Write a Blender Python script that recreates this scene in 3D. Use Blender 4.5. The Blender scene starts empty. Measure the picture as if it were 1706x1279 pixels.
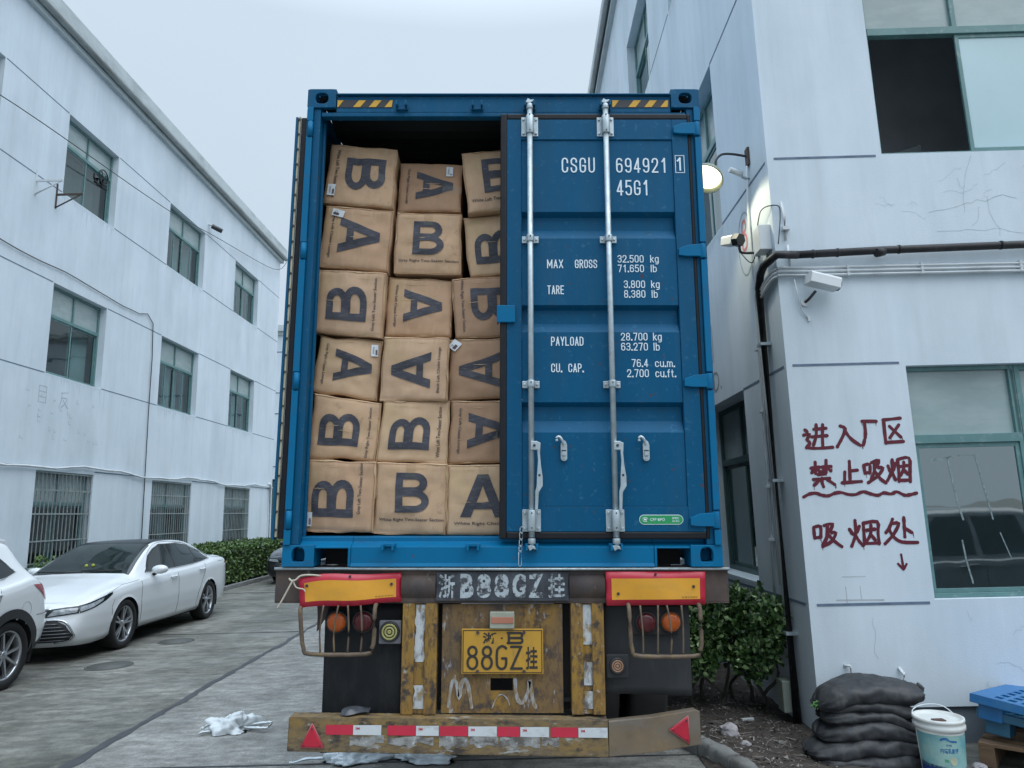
import bpy, bmesh, math, random
from mathutils import Vector, Matrix, noise
R_ = math.radians
random.seed(7)
SC = bpy.context.scene
COL = SC.collection

# ---------------------------------------------------------------- camera
H = 1.74                      # eye height
PITCH = R_(10.3)
RHO = 0.0235                  # hand-held roll
ROLL = Matrix.Rotation(RHO, 4, 'Y')
cam_d = bpy.data.cameras.new('camera')
cam = bpy.data.objects.new('camera', cam_d)
COL.objects.link(cam)
cam_d.sensor_fit = 'HORIZONTAL'
cam_d.sensor_width = 36.0
cam_d.lens = 36.0 * 1180 / 1706
cam_d.clip_start = 0.05
cam_d.clip_end = 3000
cam.matrix_world = Matrix.Translation((0, 0, H)) @ ROLL @ Matrix.Rotation(math.pi / 2 + PITCH, 4, 'X')
SC.camera = cam

# ---------------------------------------------------------------- sky, sun, exposure
SUN_EL, SUN_AZ = R_(55), R_(128)
W = bpy.data.worlds.new('World'); SC.world = W; W.use_nodes = True
nt = W.node_tree; nt.nodes.clear()
N = nt.nodes.new
out = N('ShaderNodeOutputWorld'); sky = N('ShaderNodeTexSky'); sky.sky_type = 'NISHITA'; sky.sun_disc = False
sky.sun_elevation = SUN_EL; sky.sun_rotation = SUN_AZ; sky.air_density = 1.0; sky.dust_density = 3.0
b1 = N('ShaderNodeBackground'); b1.inputs[1].default_value = 0.05
nt.links.new(sky.outputs[0], b1.inputs[0])
# overcast cloud layer, brighter towards the zenith as real overcast skies are
tc = N('ShaderNodeTexCoord'); sp = N('ShaderNodeSeparateXYZ'); nt.links.new(tc.outputs['Generated'], sp.inputs[0])
mr = N('ShaderNodeValToRGB'); els = mr.color_ramp.elements       # luminance by height above the horizon, scaled below
els[0].position = 0.0; els[0].color = (0.215,) * 3 + (1,); els[1].position = 1.0; els[1].color = (1, 1, 1, 1)
for q, v_ in ((0.30, 0.212), (0.60, 0.232), (0.76, 0.50), (0.90, 0.86)):
    e = els.new(q); e.color = (v_,) * 3 + (1,)
nt.links.new(sp.outputs['Z'], mr.inputs['Fac'])
ml_ = N('ShaderNodeMath'); ml_.operation = 'MULTIPLY'; ml_.inputs[1].default_value = 5.0; nt.links.new(mr.outputs[0], ml_.inputs[0])
no = N('ShaderNodeTexNoise'); no.inputs['Scale'].default_value = 1.6; no.inputs['Detail'].default_value = 5
nt.links.new(tc.outputs['Generated'], no.inputs['Vector'])
cr = N('ShaderNodeValToRGB'); cr.color_ramp.elements[0].color = (0.56, 0.67, 0.785, 1); cr.color_ramp.elements[1].color = (0.60, 0.712, 0.825, 1)
cr.color_ramp.elements[0].position = 0.3; cr.color_ramp.elements[1].position = 0.7
nt.links.new(no.outputs['Fac'], cr.inputs[0])
b2 = N('ShaderNodeBackground'); nt.links.new(cr.outputs[0], b2.inputs[0]); nt.links.new(ml_.outputs[0], b2.inputs[1])
mx = N('ShaderNodeMixShader'); mx.inputs[0].default_value = 0.93
nt.links.new(b1.outputs[0], mx.inputs[1]); nt.links.new(b2.outputs[0], mx.inputs[2]); nt.links.new(mx.outputs[0], out.inputs[0])

sd = bpy.data.lights.new('sun', 'SUN'); sd.energy = 1.3; sd.angle = R_(60); sd.color = (1.0, 0.985, 0.96)
so = bpy.data.objects.new('sun', sd); COL.objects.link(so)
so.rotation_euler = (R_(90) - SUN_EL, 0, R_(52))      # from behind the camera, high, softened by cloud
so.location = (0, -10, 30)
SC.view_settings.view_transform = 'Standard'
SC.view_settings.look = 'None'
SC.view_settings.gamma = 1.0
SC.view_settings.exposure = 0.0
SC.render.engine = 'CYCLES'

# ---------------------------------------------------------------- frames
B_ = 0.01406                  # the buildings run 0.8 degrees off the camera heading
FB = Matrix.Rotation(-B_, 4, 'Z')            # local (offset, along, z)
FT = Matrix.Translation((0, 0, H)) @ ROLL @ Matrix.Translation((-0.053, 4.03, 1.446 - H))   # container/trailer frame
FW = Matrix.Identity(4)

# ---------------------------------------------------------------- materials
MATS = {}
def mat(name, col, rough=0.6, metal=0.0, var=0.12, vs=3.0, layers=(), bump=0.0, bs=60.0, coat=0.0, spec=0.5,
        emit=None, trans=0.0, island=None, stretch=(1, 1, 1), rough2=None, subs=0.0):
    """layers: (colour, amount 0..1, scale, stretch xyz, sharpness, roughness or None)"""
    if name in MATS: return MATS[name]
    m = bpy.data.materials.new(name); m.use_nodes = True; MATS[name] = m
    t = m.node_tree; n = t.nodes; L = t.links; p = n['Principled BSDF']
    tc = n.new('ShaderNodeTexCoord')
    def nz(scale, st=(1, 1, 1), detail=6, rough=0.6, off=0.0):
        mp = n.new('ShaderNodeMapping'); mp.inputs['Scale'].default_value = st; mp.inputs['Location'].default_value = (off, off * 1.7, off * 0.6)
        L.new(tc.outputs['Object'], mp.inputs[0])
        q = n.new('ShaderNodeTexNoise'); q.inputs['Scale'].default_value = scale; q.inputs['Detail'].default_value = detail; q.inputs['Roughness'].default_value = rough
        L.new(mp.outputs[0], q.inputs['Vector']); return q.outputs['Fac']
    a = nz(vs, stretch)
    r = n.new('ShaderNodeValToRGB'); r.color_ramp.elements[0].position = 0.3; r.color_ramp.elements[1].position = 0.7
    r.color_ramp.elements[0].color = tuple(c * (1 - var) for c in col[:3]) + (1,)
    r.color_ramp.elements[1].color = tuple(min(1, c * (1 + var)) for c in col[:3]) + (1,)
    L.new(a, r.inputs[0]); cur = r.outputs[0]
    rv = None
    if island:
        g = n.new('ShaderNodeNewGeometry'); r2 = n.new('ShaderNodeValToRGB')
        els = r2.color_ramp.elements
        els[0].color = tuple(island[0]) + (1,); els[1].color = tuple(island[-1]) + (1,)
        for k, c in enumerate(island[1:-1]):
            e = els.new((k + 1) / (len(island) - 1)); e.color = tuple(c) + (1,)
        L.new(g.outputs['Random Per Island'], r2.inputs[0])
        mm = n.new('ShaderNodeMixRGB'); mm.blend_type = 'MULTIPLY'; mm.inputs[0].default_value = 0.6
        L.new(r2.outputs[0], mm.inputs[1]); L.new(cur, mm.inputs[2]); cur = r2.outputs[0]
    for k, ly in enumerate(layers):
        c, amt, sc, st, sharp, ro = ly
        f = nz(sc, st, 8, 0.65, 3.1 * (k + 1))
        rr = n.new('ShaderNodeValToRGB')
        pos = 0.72 - 0.42 * amt
        rr.color_ramp.elements[0].position = max(0, pos - 0.5 * (1 - sharp) * 0.3); rr.color_ramp.elements[1].position = min(1, pos + 0.5 * (1 - sharp) * 0.3 + 0.01)
        L.new(f, rr.inputs[0])
        mi = n.new('ShaderNodeMixRGB'); mi.inputs[2].default_value = tuple(c[:3]) + (1,)
        al = c[3] if len(c) > 3 else 1.0
        mu = n.new('ShaderNodeMath'); mu.operation = 'MULTIPLY'; mu.inputs[1].default_value = al; L.new(rr.outputs[0], mu.inputs[0])
        L.new(mu.outputs[0], mi.inputs[0]); L.new(cur, mi.inputs[1]); cur = mi.outputs[0]
        if ro is not None:
            mv = n.new('ShaderNodeMix'); mv.data_type = 'FLOAT'
            L.new(mu.outputs[0], mv.inputs[0])
            if rv is None: mv.inputs[2].default_value = rough
            else: L.new(rv, mv.inputs[2])
            mv.inputs[3].default_value = ro; rv = mv.outputs[0]
    L.new(cur, p.inputs['Base Color'])
    p.inputs['Roughness'].default_value = rough; p.inputs['Metallic'].default_value = metal
    p.inputs['Specular IOR Level'].default_value = spec
    if rv is not None: L.new(rv, p.inputs['Roughness'])
    if coat: p.inputs['Coat Weight'].default_value = coat; p.inputs['Coat Roughness'].default_value = 0.05
    if trans: p.inputs['Transmission Weight'].default_value = trans
    if subs: p.inputs['Subsurface Weight'].default_value = subs
    if emit: p.inputs['Emission Color'].default_value = tuple(emit[:3]) + (1,); p.inputs['Emission Strength'].default_value = emit[3]
    if bump:
        b = n.new('ShaderNodeBump'); b.inputs['Strength'].default_value = 1.0; b.inputs['Distance'].default_value = bump
        L.new(nz(bs, stretch, 6, 0.6, 9.0), b.inputs['Height']); L.new(b.outputs[0], p.inputs['Normal'])
    return m

def glass(name, tint=(0.35, 0.45, 0.45), refl=0.25, rough=0.02):
    if name in MATS: return MATS[name]
    m = bpy.data.materials.new(name); m.use_nodes = True; MATS[name] = m
    t = m.node_tree; n = t.nodes; L = t.links; n.clear()
    o = n.new('ShaderNodeOutputMaterial'); tr = n.new('ShaderNodeBsdfTransparent'); tr.inputs[0].default_value = tint + (1,)
    gl = n.new('ShaderNodeBsdfGlossy'); gl.inputs['Roughness'].default_value = rough; gl.inputs[0].default_value = (0.86, 0.95, 0.95, 1)
    fr = n.new('ShaderNodeLayerWeight'); fr.inputs[0].default_value = .5
    pw = n.new('ShaderNodeMath'); pw.operation = 'POWER'; pw.inputs[1].default_value = 4.0; L.new(fr.outputs['Facing'], pw.inputs[0])
    mr = n.new('ShaderNodeMapRange'); mr.inputs['To Min'].default_value = refl; mr.inputs['To Max'].default_value = 1.0
    L.new(pw.outputs[0], mr.inputs[0])
    tc = n.new('ShaderNodeTexCoord'); q = n.new('ShaderNodeTexNoise'); q.inputs['Scale'].default_value = 1.5; L.new(tc.outputs['Object'], q.inputs['Vector'])
    bp = n.new('ShaderNodeBump'); bp.inputs['Distance'].default_value = 0.004; L.new(q.outputs[0], bp.inputs['Height']); L.new(bp.outputs[0], gl.inputs['Normal'])
    mx = n.new('ShaderNodeMixShader'); L.new(mr.outputs[0], mx.inputs[0]); L.new(tr.outputs[0], mx.inputs[1]); L.new(gl.outputs[0], mx.inputs[2]); L.new(mx.outputs[0], o.inputs[0])
    return m

V3 = (1, 1, 1)
WALLC = (0.66, 0.742, 0.808)
M_wall = mat('white_render', WALLC, 0.85, var=0.05, vs=0.7, bump=0.0015, bs=90,
    layers=[((0.46, 0.54, 0.58, 0.5), 0.42, 1.1, (1.2, 1.2, 0.22), 0.1, None), ((0.44, 0.49, 0.53, 0.3), 0.24, 3.0, (2.2, 2.2, 0.14), 0.1, None),
            ((0.74, 0.80, 0.85, 0.4), 0.3, 1.2, V3, 0.1, None)])
M_corn = mat('cornice_paint', (0.50, 0.56, 0.57), 0.75, var=0.08, layers=[((0.22, 0.24, 0.24, 0.6), 0.3, 2, (1, .3, 1), 0.3, None)])
M_gut = mat('gutter_metal', (0.30, 0.33, 0.33), 0.5, var=0.15, layers=[((0.12, 0.12, 0.11, 0.8), 0.3, 3, (1, .2, 1), 0.4, None)])
M_joint = mat('joint_mortar', (0.14, 0.19, 0.26), 0.9, var=0.25, vs=8)
M_alu = mat('green_aluminium', (0.115, 0.235, 0.235), 0.45, var=0.12, vs=6, layers=[((0.35, 0.42, 0.40, 0.6), 0.22, 12, V3, 0.5, None)])
M_alud = mat('dark_green_aluminium', (0.05, 0.10, 0.10), 0.45, var=0.15, vs=6)
M_frost = mat('frosted_glass', (0.30, 0.38, 0.38), 0.25, var=0.12, vs=1.2, spec=0.6, layers=[((0.45, 0.52, 0.52, 0.6), 0.35, 1.5, (1, 1, 3), 0.1, None)])
M_frostl = mat('pale_frosted_glass', (0.46, 0.62, 0.66), 0.25, var=0.05, vs=1.2, spec=0.6)
M_glass = glass('window_glass', (0.45, 0.60, 0.60), 0.10)
M_glassg = glass('ground_floor_glass', (0.40, 0.52, 0.52), 0.03)
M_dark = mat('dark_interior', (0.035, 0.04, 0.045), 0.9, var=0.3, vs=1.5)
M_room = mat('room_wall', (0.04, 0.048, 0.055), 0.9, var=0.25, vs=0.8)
M_curt = mat('blind_cloth', (0.45, 0.52, 0.52), 0.9, var=0.12, vs=2)
M_steel = mat('painted_bar', (0.25, 0.29, 0.29), 0.5, var=0.2, vs=8, layers=[((0.16, 0.10, 0.07, 0.7), 0.25, 10, V3, 0.5, None)])
M_black = mat('black_rubber', (0.018, 0.018, 0.02), 0.6, var=0.3, vs=10)
M_pvc = mat('white_pvc', (0.62, 0.66, 0.68), 0.45, var=0.08, vs=4, layers=[((0.35, 0.37, 0.37, 0.5), 0.25, 6, V3, 0.3, None)])
M_blackpipe = mat('black_foam_pipe', (0.016, 0.016, 0.018), 0.55, var=0.3, vs=5, layers=[((0.08, 0.08, 0.085, 0.6), 0.25, 12, V3, 0.4, None)], bump=0.001, bs=40)
BLUE = (0.0, 0.084, 0.186)
M_blue = mat('container_blue', BLUE, 0.5, spec=0.18, var=0.06, vs=1.2, bump=0.0004, bs=25,
    layers=[((0.02, 0.10, 0.20, 0.5), 0.25, 3, (3, 3, .4), 0.2, 0.55), ((0.05, 0.17, 0.28, 0.5), 0.22, 26, V3, 0.7, 0.6), ((0.012, 0.07, 0.13, 0.45), 0.34, 2, (5, 5, .35), 0.2, 0.6), ((0.10, 0.05, 0.03, 0.9), 0.13, 16, V3, 0.9, 0.9)])
M_blues = mat('container_blue_sill', (0.0, 0.135, 0.29), 0.5, spec=0.18, var=0.07, vs=2,
    layers=[((0.02, 0.10, 0.20, 0.6), 0.28, 5, (1, 1, 3), 0.3, 0.6), ((0.10, 0.06, 0.04, 0.9), 0.07, 16, V3, 0.8, 0.8)])
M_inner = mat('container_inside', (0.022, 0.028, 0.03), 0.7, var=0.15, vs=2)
M_ply = mat('plywood_floor', (0.16, 0.10, 0.06), 0.8, var=0.25, vs=4)
M_gask = mat('door_gasket', (0.010, 0.011, 0.014), 0.45, spec=0.3, var=0.3, vs=12)
M_zinc = mat('galvanised_steel', (0.46, 0.53, 0.56), 0.42, metal=0.55, var=0.14, vs=18,
    layers=[((0.30, 0.33, 0.34, 0.7), 0.3, 14, (2, 2, .6), 0.3, 0.55), ((0.20, 0.14, 0.10, 0.7), 0.06, 25, V3, 0.7, 0.8)])
M_bolt = mat('dark_steel', (0.06, 0.065, 0.07), 0.45, metal=0.6, var=0.2)
M_letter = mat('white_lettering', (0.72, 0.82, 0.88), 0.5, var=0.04, vs=30)
M_card = mat('cardboard', (0.53, 0.345, 0.21), 0.75, var=0.09, vs=4, bump=0.0012, bs=9,
    layers=[((0.32, 0.205, 0.12, 0.6), 0.3, 5, (1, 1, 1.5), 0.2, None), ((0.56, 0.42, 0.30, 0.55), 0.28, 9, (5, 1, 1), 0.5, None), ((0.46, 0.32, 0.16, 0.5), 0.25, 3, V3, 0.3, 0.35), ((0.24, 0.15, 0.09, 0.5), 0.22, 14, V3, 0.6, None)])
M_cardd = mat('cardboard_darker', (0.40, 0.243, 0.148), 0.75, var=0.09, vs=4, bump=0.0012, bs=9,
    layers=[((0.27, 0.165, 0.10, 0.6), 0.3, 5, (1, 1, 1.5), 0.2, None), ((0.46, 0.32, 0.20, 0.5), 0.22, 9, (4, 1, 1), 0.4, None)])
M_cedge = mat('worn_card_edge', (0.54, 0.385, 0.225), 0.7, var=0.15, vs=20)
M_ink = mat('printed_ink', (0.048, 0.049, 0.064), 0.7, var=0.12, vs=6, layers=[((0.17, 0.155, 0.16, 0.6), 0.24, 20, (1, 1, 4), 0.3, None), ((0.10, 0.12, 0.2, 0.4), 0.3, 4, V3, 0.2, 0.4)])
M_inks = mat('small_print_ink', (0.09, 0.07, 0.065), 0.7, var=0.2, vs=30)
M_tape = mat('clear_tape', (0.50, 0.42, 0.30), 0.12, var=0.06, vs=10, trans=0.0, spec=0.6)
M_tapec = glass('packing_tape_film', (0.93, 0.90, 0.84), 0.05, 0.25)
M_paper = mat('paper_label', (0.66, 0.70, 0.74), 0.6, var=0.06, vs=40)
M_yel = mat('rusted_yellow_paint', (0.31, 0.172, 0.024), 0.6, var=0.18, vs=6, bump=0.0012, bs=30,
    layers=[((0.20, 0.115, 0.045, 0.75), 0.50, 4, (1.5, 1.5, .6), 0.0, 0.8), ((0.10, 0.06, 0.035, .8), 0.42, 26, (1.6, 1.6, .6), 0.5, 0.9), ((0.045, 0.036, 0.034, .95), 0.35, 11, (1.2, 1.2, .9), 0.75, 0.8), ((0.40, 0.39, 0.37, 0.9), 0.20, 20, V3, 0.8, 0.7)])
M_yelp = mat('rusted_yellow_panel', (0.31, 0.172, 0.022), 0.6, var=0.2, vs=4, bump=0.0012, bs=30,
    layers=[((0.17, 0.10, 0.05, 0.8), 0.52, 2.6, (1.3, 1.3, .8), 0.0, 0.8), ((0.11, 0.062, 0.035, .8), 0.42, 30, (1.5, 1.5, .6), 0.5, 0.9), ((0.05, 0.04, 0.036, .95), 0.35, 9, V3, 0.7, 0.8), ((0.075, 0.06, 0.055, .85), 0.46, 2.2, (1.5, 1, .6), 0.1, 0.8), ((0.40, 0.41, 0.43, 0.9), 0.22, 12, (2, 2, .8), 0.75, 0.7)])
M_bump = mat('scraped_bumper_paint', (0.25, 0.155, 0.042), 0.6, var=0.2, vs=5, bump=0.0012, bs=30,
    layers=[((0.15, 0.125, 0.095, 0.85), 0.54, 3, (.7, 1.6, 2.5), 0.0, 0.8), ((0.10, 0.075, 0.055, .8), 0.42, 26, (.7, 1.6, 1.6), 0.5, 0.9), ((0.05, 0.04, 0.035, .95), 0.36, 12, (.8, 1, 1.5), 0.7, 0.9), ((0.38, 0.39, 0.38, 0.9), 0.23, 12, (.7, 1.4, 2), 0.75, 0.7)])
M_rust = mat('brown_rusty_steel', (0.066, 0.046, 0.038), 0.75, var=0.25, vs=5, bump=0.001, bs=50,
    layers=[((0.14, 0.10, 0.08, 0.7), 0.35, 8, (1, 1, .5), 0.3, None), ((0.05, 0.045, 0.05, 0.8), 0.3, 4, V3, 0.3, None), ((0.35, 0.33, 0.30, 0.8), 0.06, 12, V3, 0.7, None)])
M_beam = mat('black_painted_beam', (0.032, 0.036, 0.045), 0.65, var=0.25, vs=6,
    layers=[((0.09, 0.10, 0.12, 0.8), 0.35, 8, V3, 0.3, None), ((0.13, 0.09, 0.07, 0.8), 0.12, 10, V3, 0.6, None)], bump=0.001, bs=40)
M_sten = mat('worn_white_stencil', (0.42, 0.47, 0.50), 0.8, var=0.15, vs=20, layers=[((0.07, 0.075, 0.085), 0.45, 34, V3, 0.75, None), ((0.10, 0.10, 0.11), 0.25, 9, V3, 0.6, None)])
M_chas = mat('chassis_steel', (0.018, 0.017, 0.018), 0.8, var=0.3, vs=4)
M_red = mat('red_reflective', (0.48, 0.016, 0.04), 0.35, var=0.1, vs=6, layers=[((0.30, 0.02, 0.05, 0.6), 0.25, 5, V3, 0.2, None)])
M_orr = mat('orange_reflective', (0.70, 0.33, 0.03), 0.3, var=0.06, vs=5, layers=[((0.45, 0.25, 0.06, 0.5), 0.28, 4, (1, 1, 2), 0.2, None)], bump=0.002, bs=5)
M_tapew = mat('white_reflective', (0.60, 0.63, 0.65), 0.35, var=0.05, vs=8, layers=[((0.30, 0.29, 0.27, 0.6), 0.25, 12, (1, 1, 2), 0.4, None)])
M_taper = mat('red_reflective_tape', (0.55, 0.025, 0.06), 0.35, var=0.08, vs=8, layers=[((0.30, 0.05, 0.06, 0.6), 0.2, 12, V3, 0.4, None)])
M_peel = mat('peeling_white_tape', (0.52, 0.54, 0.55), 0.5, var=0.1, vs=12, layers=[((0.14, 0.125, 0.12), 0.42, 16, (1.5, 1.5, .6), 0.6, None), ((0.28, 0.19, 0.06), 0.32, 9, V3, 0.7, None)])
M_peelg = mat('grey_tape_remains', (0.30, 0.30, 0.29), 0.6, var=0.15, vs=12, layers=[((0.11, 0.095, 0.085), 0.52, 13, (1, 1.5, 1.5), 0.5, None), ((0.50, 0.51, 0.51), 0.28, 18, V3, 0.7, None)])
M_plate = mat('yellow_plate', (0.50, 0.27, 0.03), 0.45, var=0.07, vs=9, layers=[((0.25, 0.15, 0.06, 0.6), 0.2, 12, (1.5, 1, .6), 0.4, None)])
M_pink = mat('plate_ink', (0.028, 0.024, 0.022), 0.5, var=0.3, vs=20, layers=[((0.20, 0.12, 0.05, 0.6), 0.12, 40, V3, 0.5, None)])
M_flap = mat('mudflap_rubber', (0.012, 0.013, 0.015), 0.6, spec=0.25, var=0.2, vs=3, layers=[((0.04, 0.04, 0.042, 0.7), 0.28, 4, (2, 2, .6), 0.2, None)])
M_flapg = mat('grey_mudflap', (0.036, 0.038, 0.041), 0.6, spec=0.25, var=0.15, vs=3, layers=[((0.065, 0.065, 0.066, 0.6), 0.25, 4, (2, 2, .6), 0.2, None)])
M_lo = mat('amber_lens', (0.42, 0.085, 0.012), 0.25, var=0.08, vs=30)
M_lr = mat('red_lens', (0.085, 0.010, 0.014), 0.25, var=0.1, vs=30)
M_ly = mat('yellow_lens', (0.36, 0.34, 0.13), 0.3, var=0.1, vs=30)
M_lt = mat('tan_lens', (0.34, 0.19, 0.12), 0.4, var=0.1, vs=30)
M_graf = mat('dark_red_paint', (0.115, 0.006, 0.020), 0.6, var=0.25, vs=14)
M_grafp = mat('pink_faded_paint', (0.60, 0.22, 0.22), 0.8, var=0.15, vs=10)
M_faint = mat('faded_black_paint', (0.30, 0.34, 0.35), 0.85, var=0.25, vs=20)
M_faintl = mat('very_faded_paint', (0.44, 0.50, 0.56), 0.85, var=0.15, vs=20)
M_conc = mat('grey_plinth', (0.16, 0.19, 0.22), 0.9, var=0.15, vs=3, bump=0.002, bs=40)
M_carw = mat('white_car_paint', (0.74, 0.77, 0.79), 0.32, var=0.01, vs=0.5, coat=1.0)
M_cark = mat('black_car_paint', (0.02, 0.022, 0.028), 0.25, var=0.05, coat=1.0)
M_carg = mat('grey_car_paint', (0.10, 0.11, 0.12), 0.3, var=0.05, coat=1.0)
M_cglass = mat('tinted_car_glass', (0.018, 0.026, 0.028), 0.03, var=0.2, vs=1.2, spec=0.45)
M_wglass = mat('windscreen_glass', (0.016, 0.024, 0.024), 0.03, var=0.4, vs=2.5, spec=0.45)
M_roofb = mat('black_roof_glass', (0.012, 0.014, 0.018), 0.25, var=0.1, spec=0.15)
M_trim = mat('black_plastic', (0.022, 0.023, 0.025), 0.5, var=0.15)
M_tyre = mat('tyre_rubber', (0.014, 0.014, 0.015), 0.75, var=0.25, vs=8)
M_rim = mat('silver_rim', (0.45, 0.47, 0.49), 0.3, metal=0.8, var=0.08)
M_well = mat('wheel_well', (0.01, 0.01, 0.011), 0.9, var=0.2)
M_chrome = mat('chrome_trim', (0.6, 0.63, 0.66), 0.15, metal=0.9, var=0.05)
M_hl = mat('headlamp_glass', (0.30, 0.33, 0.35), 0.08, var=0.5, vs=18, spec=0.8)
M_tail = mat('tail_lamp_lens', (0.33, 0.010, 0.02), 0.12, var=0.4, vs=12, spec=0.8)
LEAFS = ((0.014, 0.04, 0.013), (0.036, 0.088, 0.026), (0.075, 0.155, 0.042), (0.30, 0.42, 0.18))
M_leaf = mat('glossy_leaf', (0.05, 0.1, 0.03), 0.35, var=0.1, island=LEAFS)
M_leafh = mat('hedge_leaf', (0.05, 0.1, 0.03), 0.45, var=0.1, island=((0.02, 0.045, 0.012), (0.05, 0.10, 0.025), (0.09, 0.17, 0.04), (0.17, 0.26, 0.08)))
M_bark = mat('shrub_bark', (0.075, 0.065, 0.055), 0.9, var=0.3, vs=20)
M_soil = mat('soil_litter', (0.060, 0.050, 0.043), 0.95, var=0.35, vs=6, bump=0.012, bs=25,
    layers=[((0.12, 0.10, 0.085, 0.8), 0.3, 22, V3, 0.5, None), ((0.025, 0.02, 0.018, 0.8), 0.35, 9, V3, 0.3, None)])
M_litter = mat('pebble_mix', (0.2, 0.18, 0.16), 0.9, var=0.2, island=((0.05, 0.04, 0.035), (0.10, 0.075, 0.055), (0.20, 0.18, 0.16), (0.42, 0.40, 0.38)))
M_stone = mat('pale_rock', (0.38, 0.36, 0.37), 0.85, var=0.2, vs=8, bump=0.01, bs=15, layers=[((0.20, 0.17, 0.15, 0.7), 0.25, 8, V3, 0.4, None)])
M_kerb = mat('kerb_stone', (0.20, 0.205, 0.20), 0.9, var=0.2, vs=5, bump=0.006, bs=25, layers=[((0.11, 0.10, 0.09, 0.7), 0.3, 6, V3, 0.3, None)])
M_sack = mat('black_woven_sack', (0.026, 0.028, 0.033), 0.55, var=0.25, vs=3, bump=0.003, bs=22, layers=[((0.10, 0.095, 0.085, 0.5), 0.32, 9, (2, 2, .8), 0.3, 0.7), ((0.075, 0.078, 0.08, 0.7), 0.25, 4, V3, 0.15, None)])
M_sackm = mat('sack_print', (0.16, 0.15, 0.09), 0.8, var=0.3, vs=30, layers=[((0.045, 0.047, 0.05), 0.5, 30, V3, 0.6, None)])
M_buck = mat('white_bucket', (0.66, 0.68, 0.66), 0.35, var=0.06, vs=6, layers=[((0.50, 0.46, 0.38, 0.6), 0.2, 6, V3, 0.3, None)])
M_blab = mat('aqua_bucket_label', (0.16, 0.42, 0.47), 0.35, var=0.2, vs=4, layers=[((0.42, 0.60, 0.52, 0.9), 0.42, 4, V3, 0.1, None)])
M_blab2 = mat('navy_bucket_band', (0.02, 0.05, 0.22), 0.35, var=0.1)
M_bluet = mat('blue_label_print', (0.02, 0.14, 0.35), 0.5, var=0.2, vs=30)
M_pal = mat('blue_plastic', (0.015, 0.14, 0.36), 0.4, var=0.1, vs=4, layers=[((0.06, 0.20, 0.34, 0.5), 0.25, 8, V3, 0.3, 0.6)])
M_pal2 = mat('faded_blue_plastic', (0.03, 0.13, 0.22), 0.45, var=0.1, vs=4)
M_wood = mat('pallet_wood', (0.17, 0.105, 0.06), 0.85, var=0.25, vs=5, stretch=(.4, 3, 3), layers=[((0.09, 0.06, 0.04, 0.8), 0.35, 7, (.5, 3, 3), 0.3, None)])
M_bag = mat('white_plastic_bag', (0.70, 0.74, 0.75), 0.3, var=0.08, vs=15, subs=0.0)
M_bagc = mat('cloudy_plastic_film', (0.55, 0.62, 0.66), 0.22, var=0.2, vs=10)
M_iron = mat('manhole_iron', (0.085, 0.088, 0.08), 0.6, var=0.25, vs=30, bump=0.003, bs=60)
M_tar = mat('tar_seam', (0.045, 0.047, 0.052), 0.6, var=0.3, vs=6)
M_camw = mat('camera_housing', (0.70, 0.73, 0.74), 0.35, var=0.04)
M_lamps = mat('lamp_enamel', (0.30, 0.34, 0.28), 0.4, var=0.1)
M_bulb = mat('lamp_bulb', (1, 1, 0.9), 0.3, emit=(1.0, 0.90, 0.52, 3.2))
M_rope = mat('cream_rope', (0.50, 0.45, 0.36), 0.8, var=0.1, vs=60)
M_hzy = mat('hazard_yellow', (0.65, 0.36, 0.03), 0.5, var=0.08, vs=12)
M_hzk = mat('hazard_black', (0.03, 0.03, 0.035), 0.5, var=0.2, vs=12)
M_green = mat('green_sticker', (0.02, 0.30, 0.10), 0.35, var=0.04)
M_cream = mat('cream_strip', (0.46, 0.42, 0.30), 0.6, var=0.15, vs=14)
M_ybadge = mat('yellow_toy_fabric', (0.36, 0.38, 0.05), 0.6, var=0.1)
M_crack = mat('hairline_crack', (0.44, 0.52, 0.56), 0.9, var=0.2)

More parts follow.
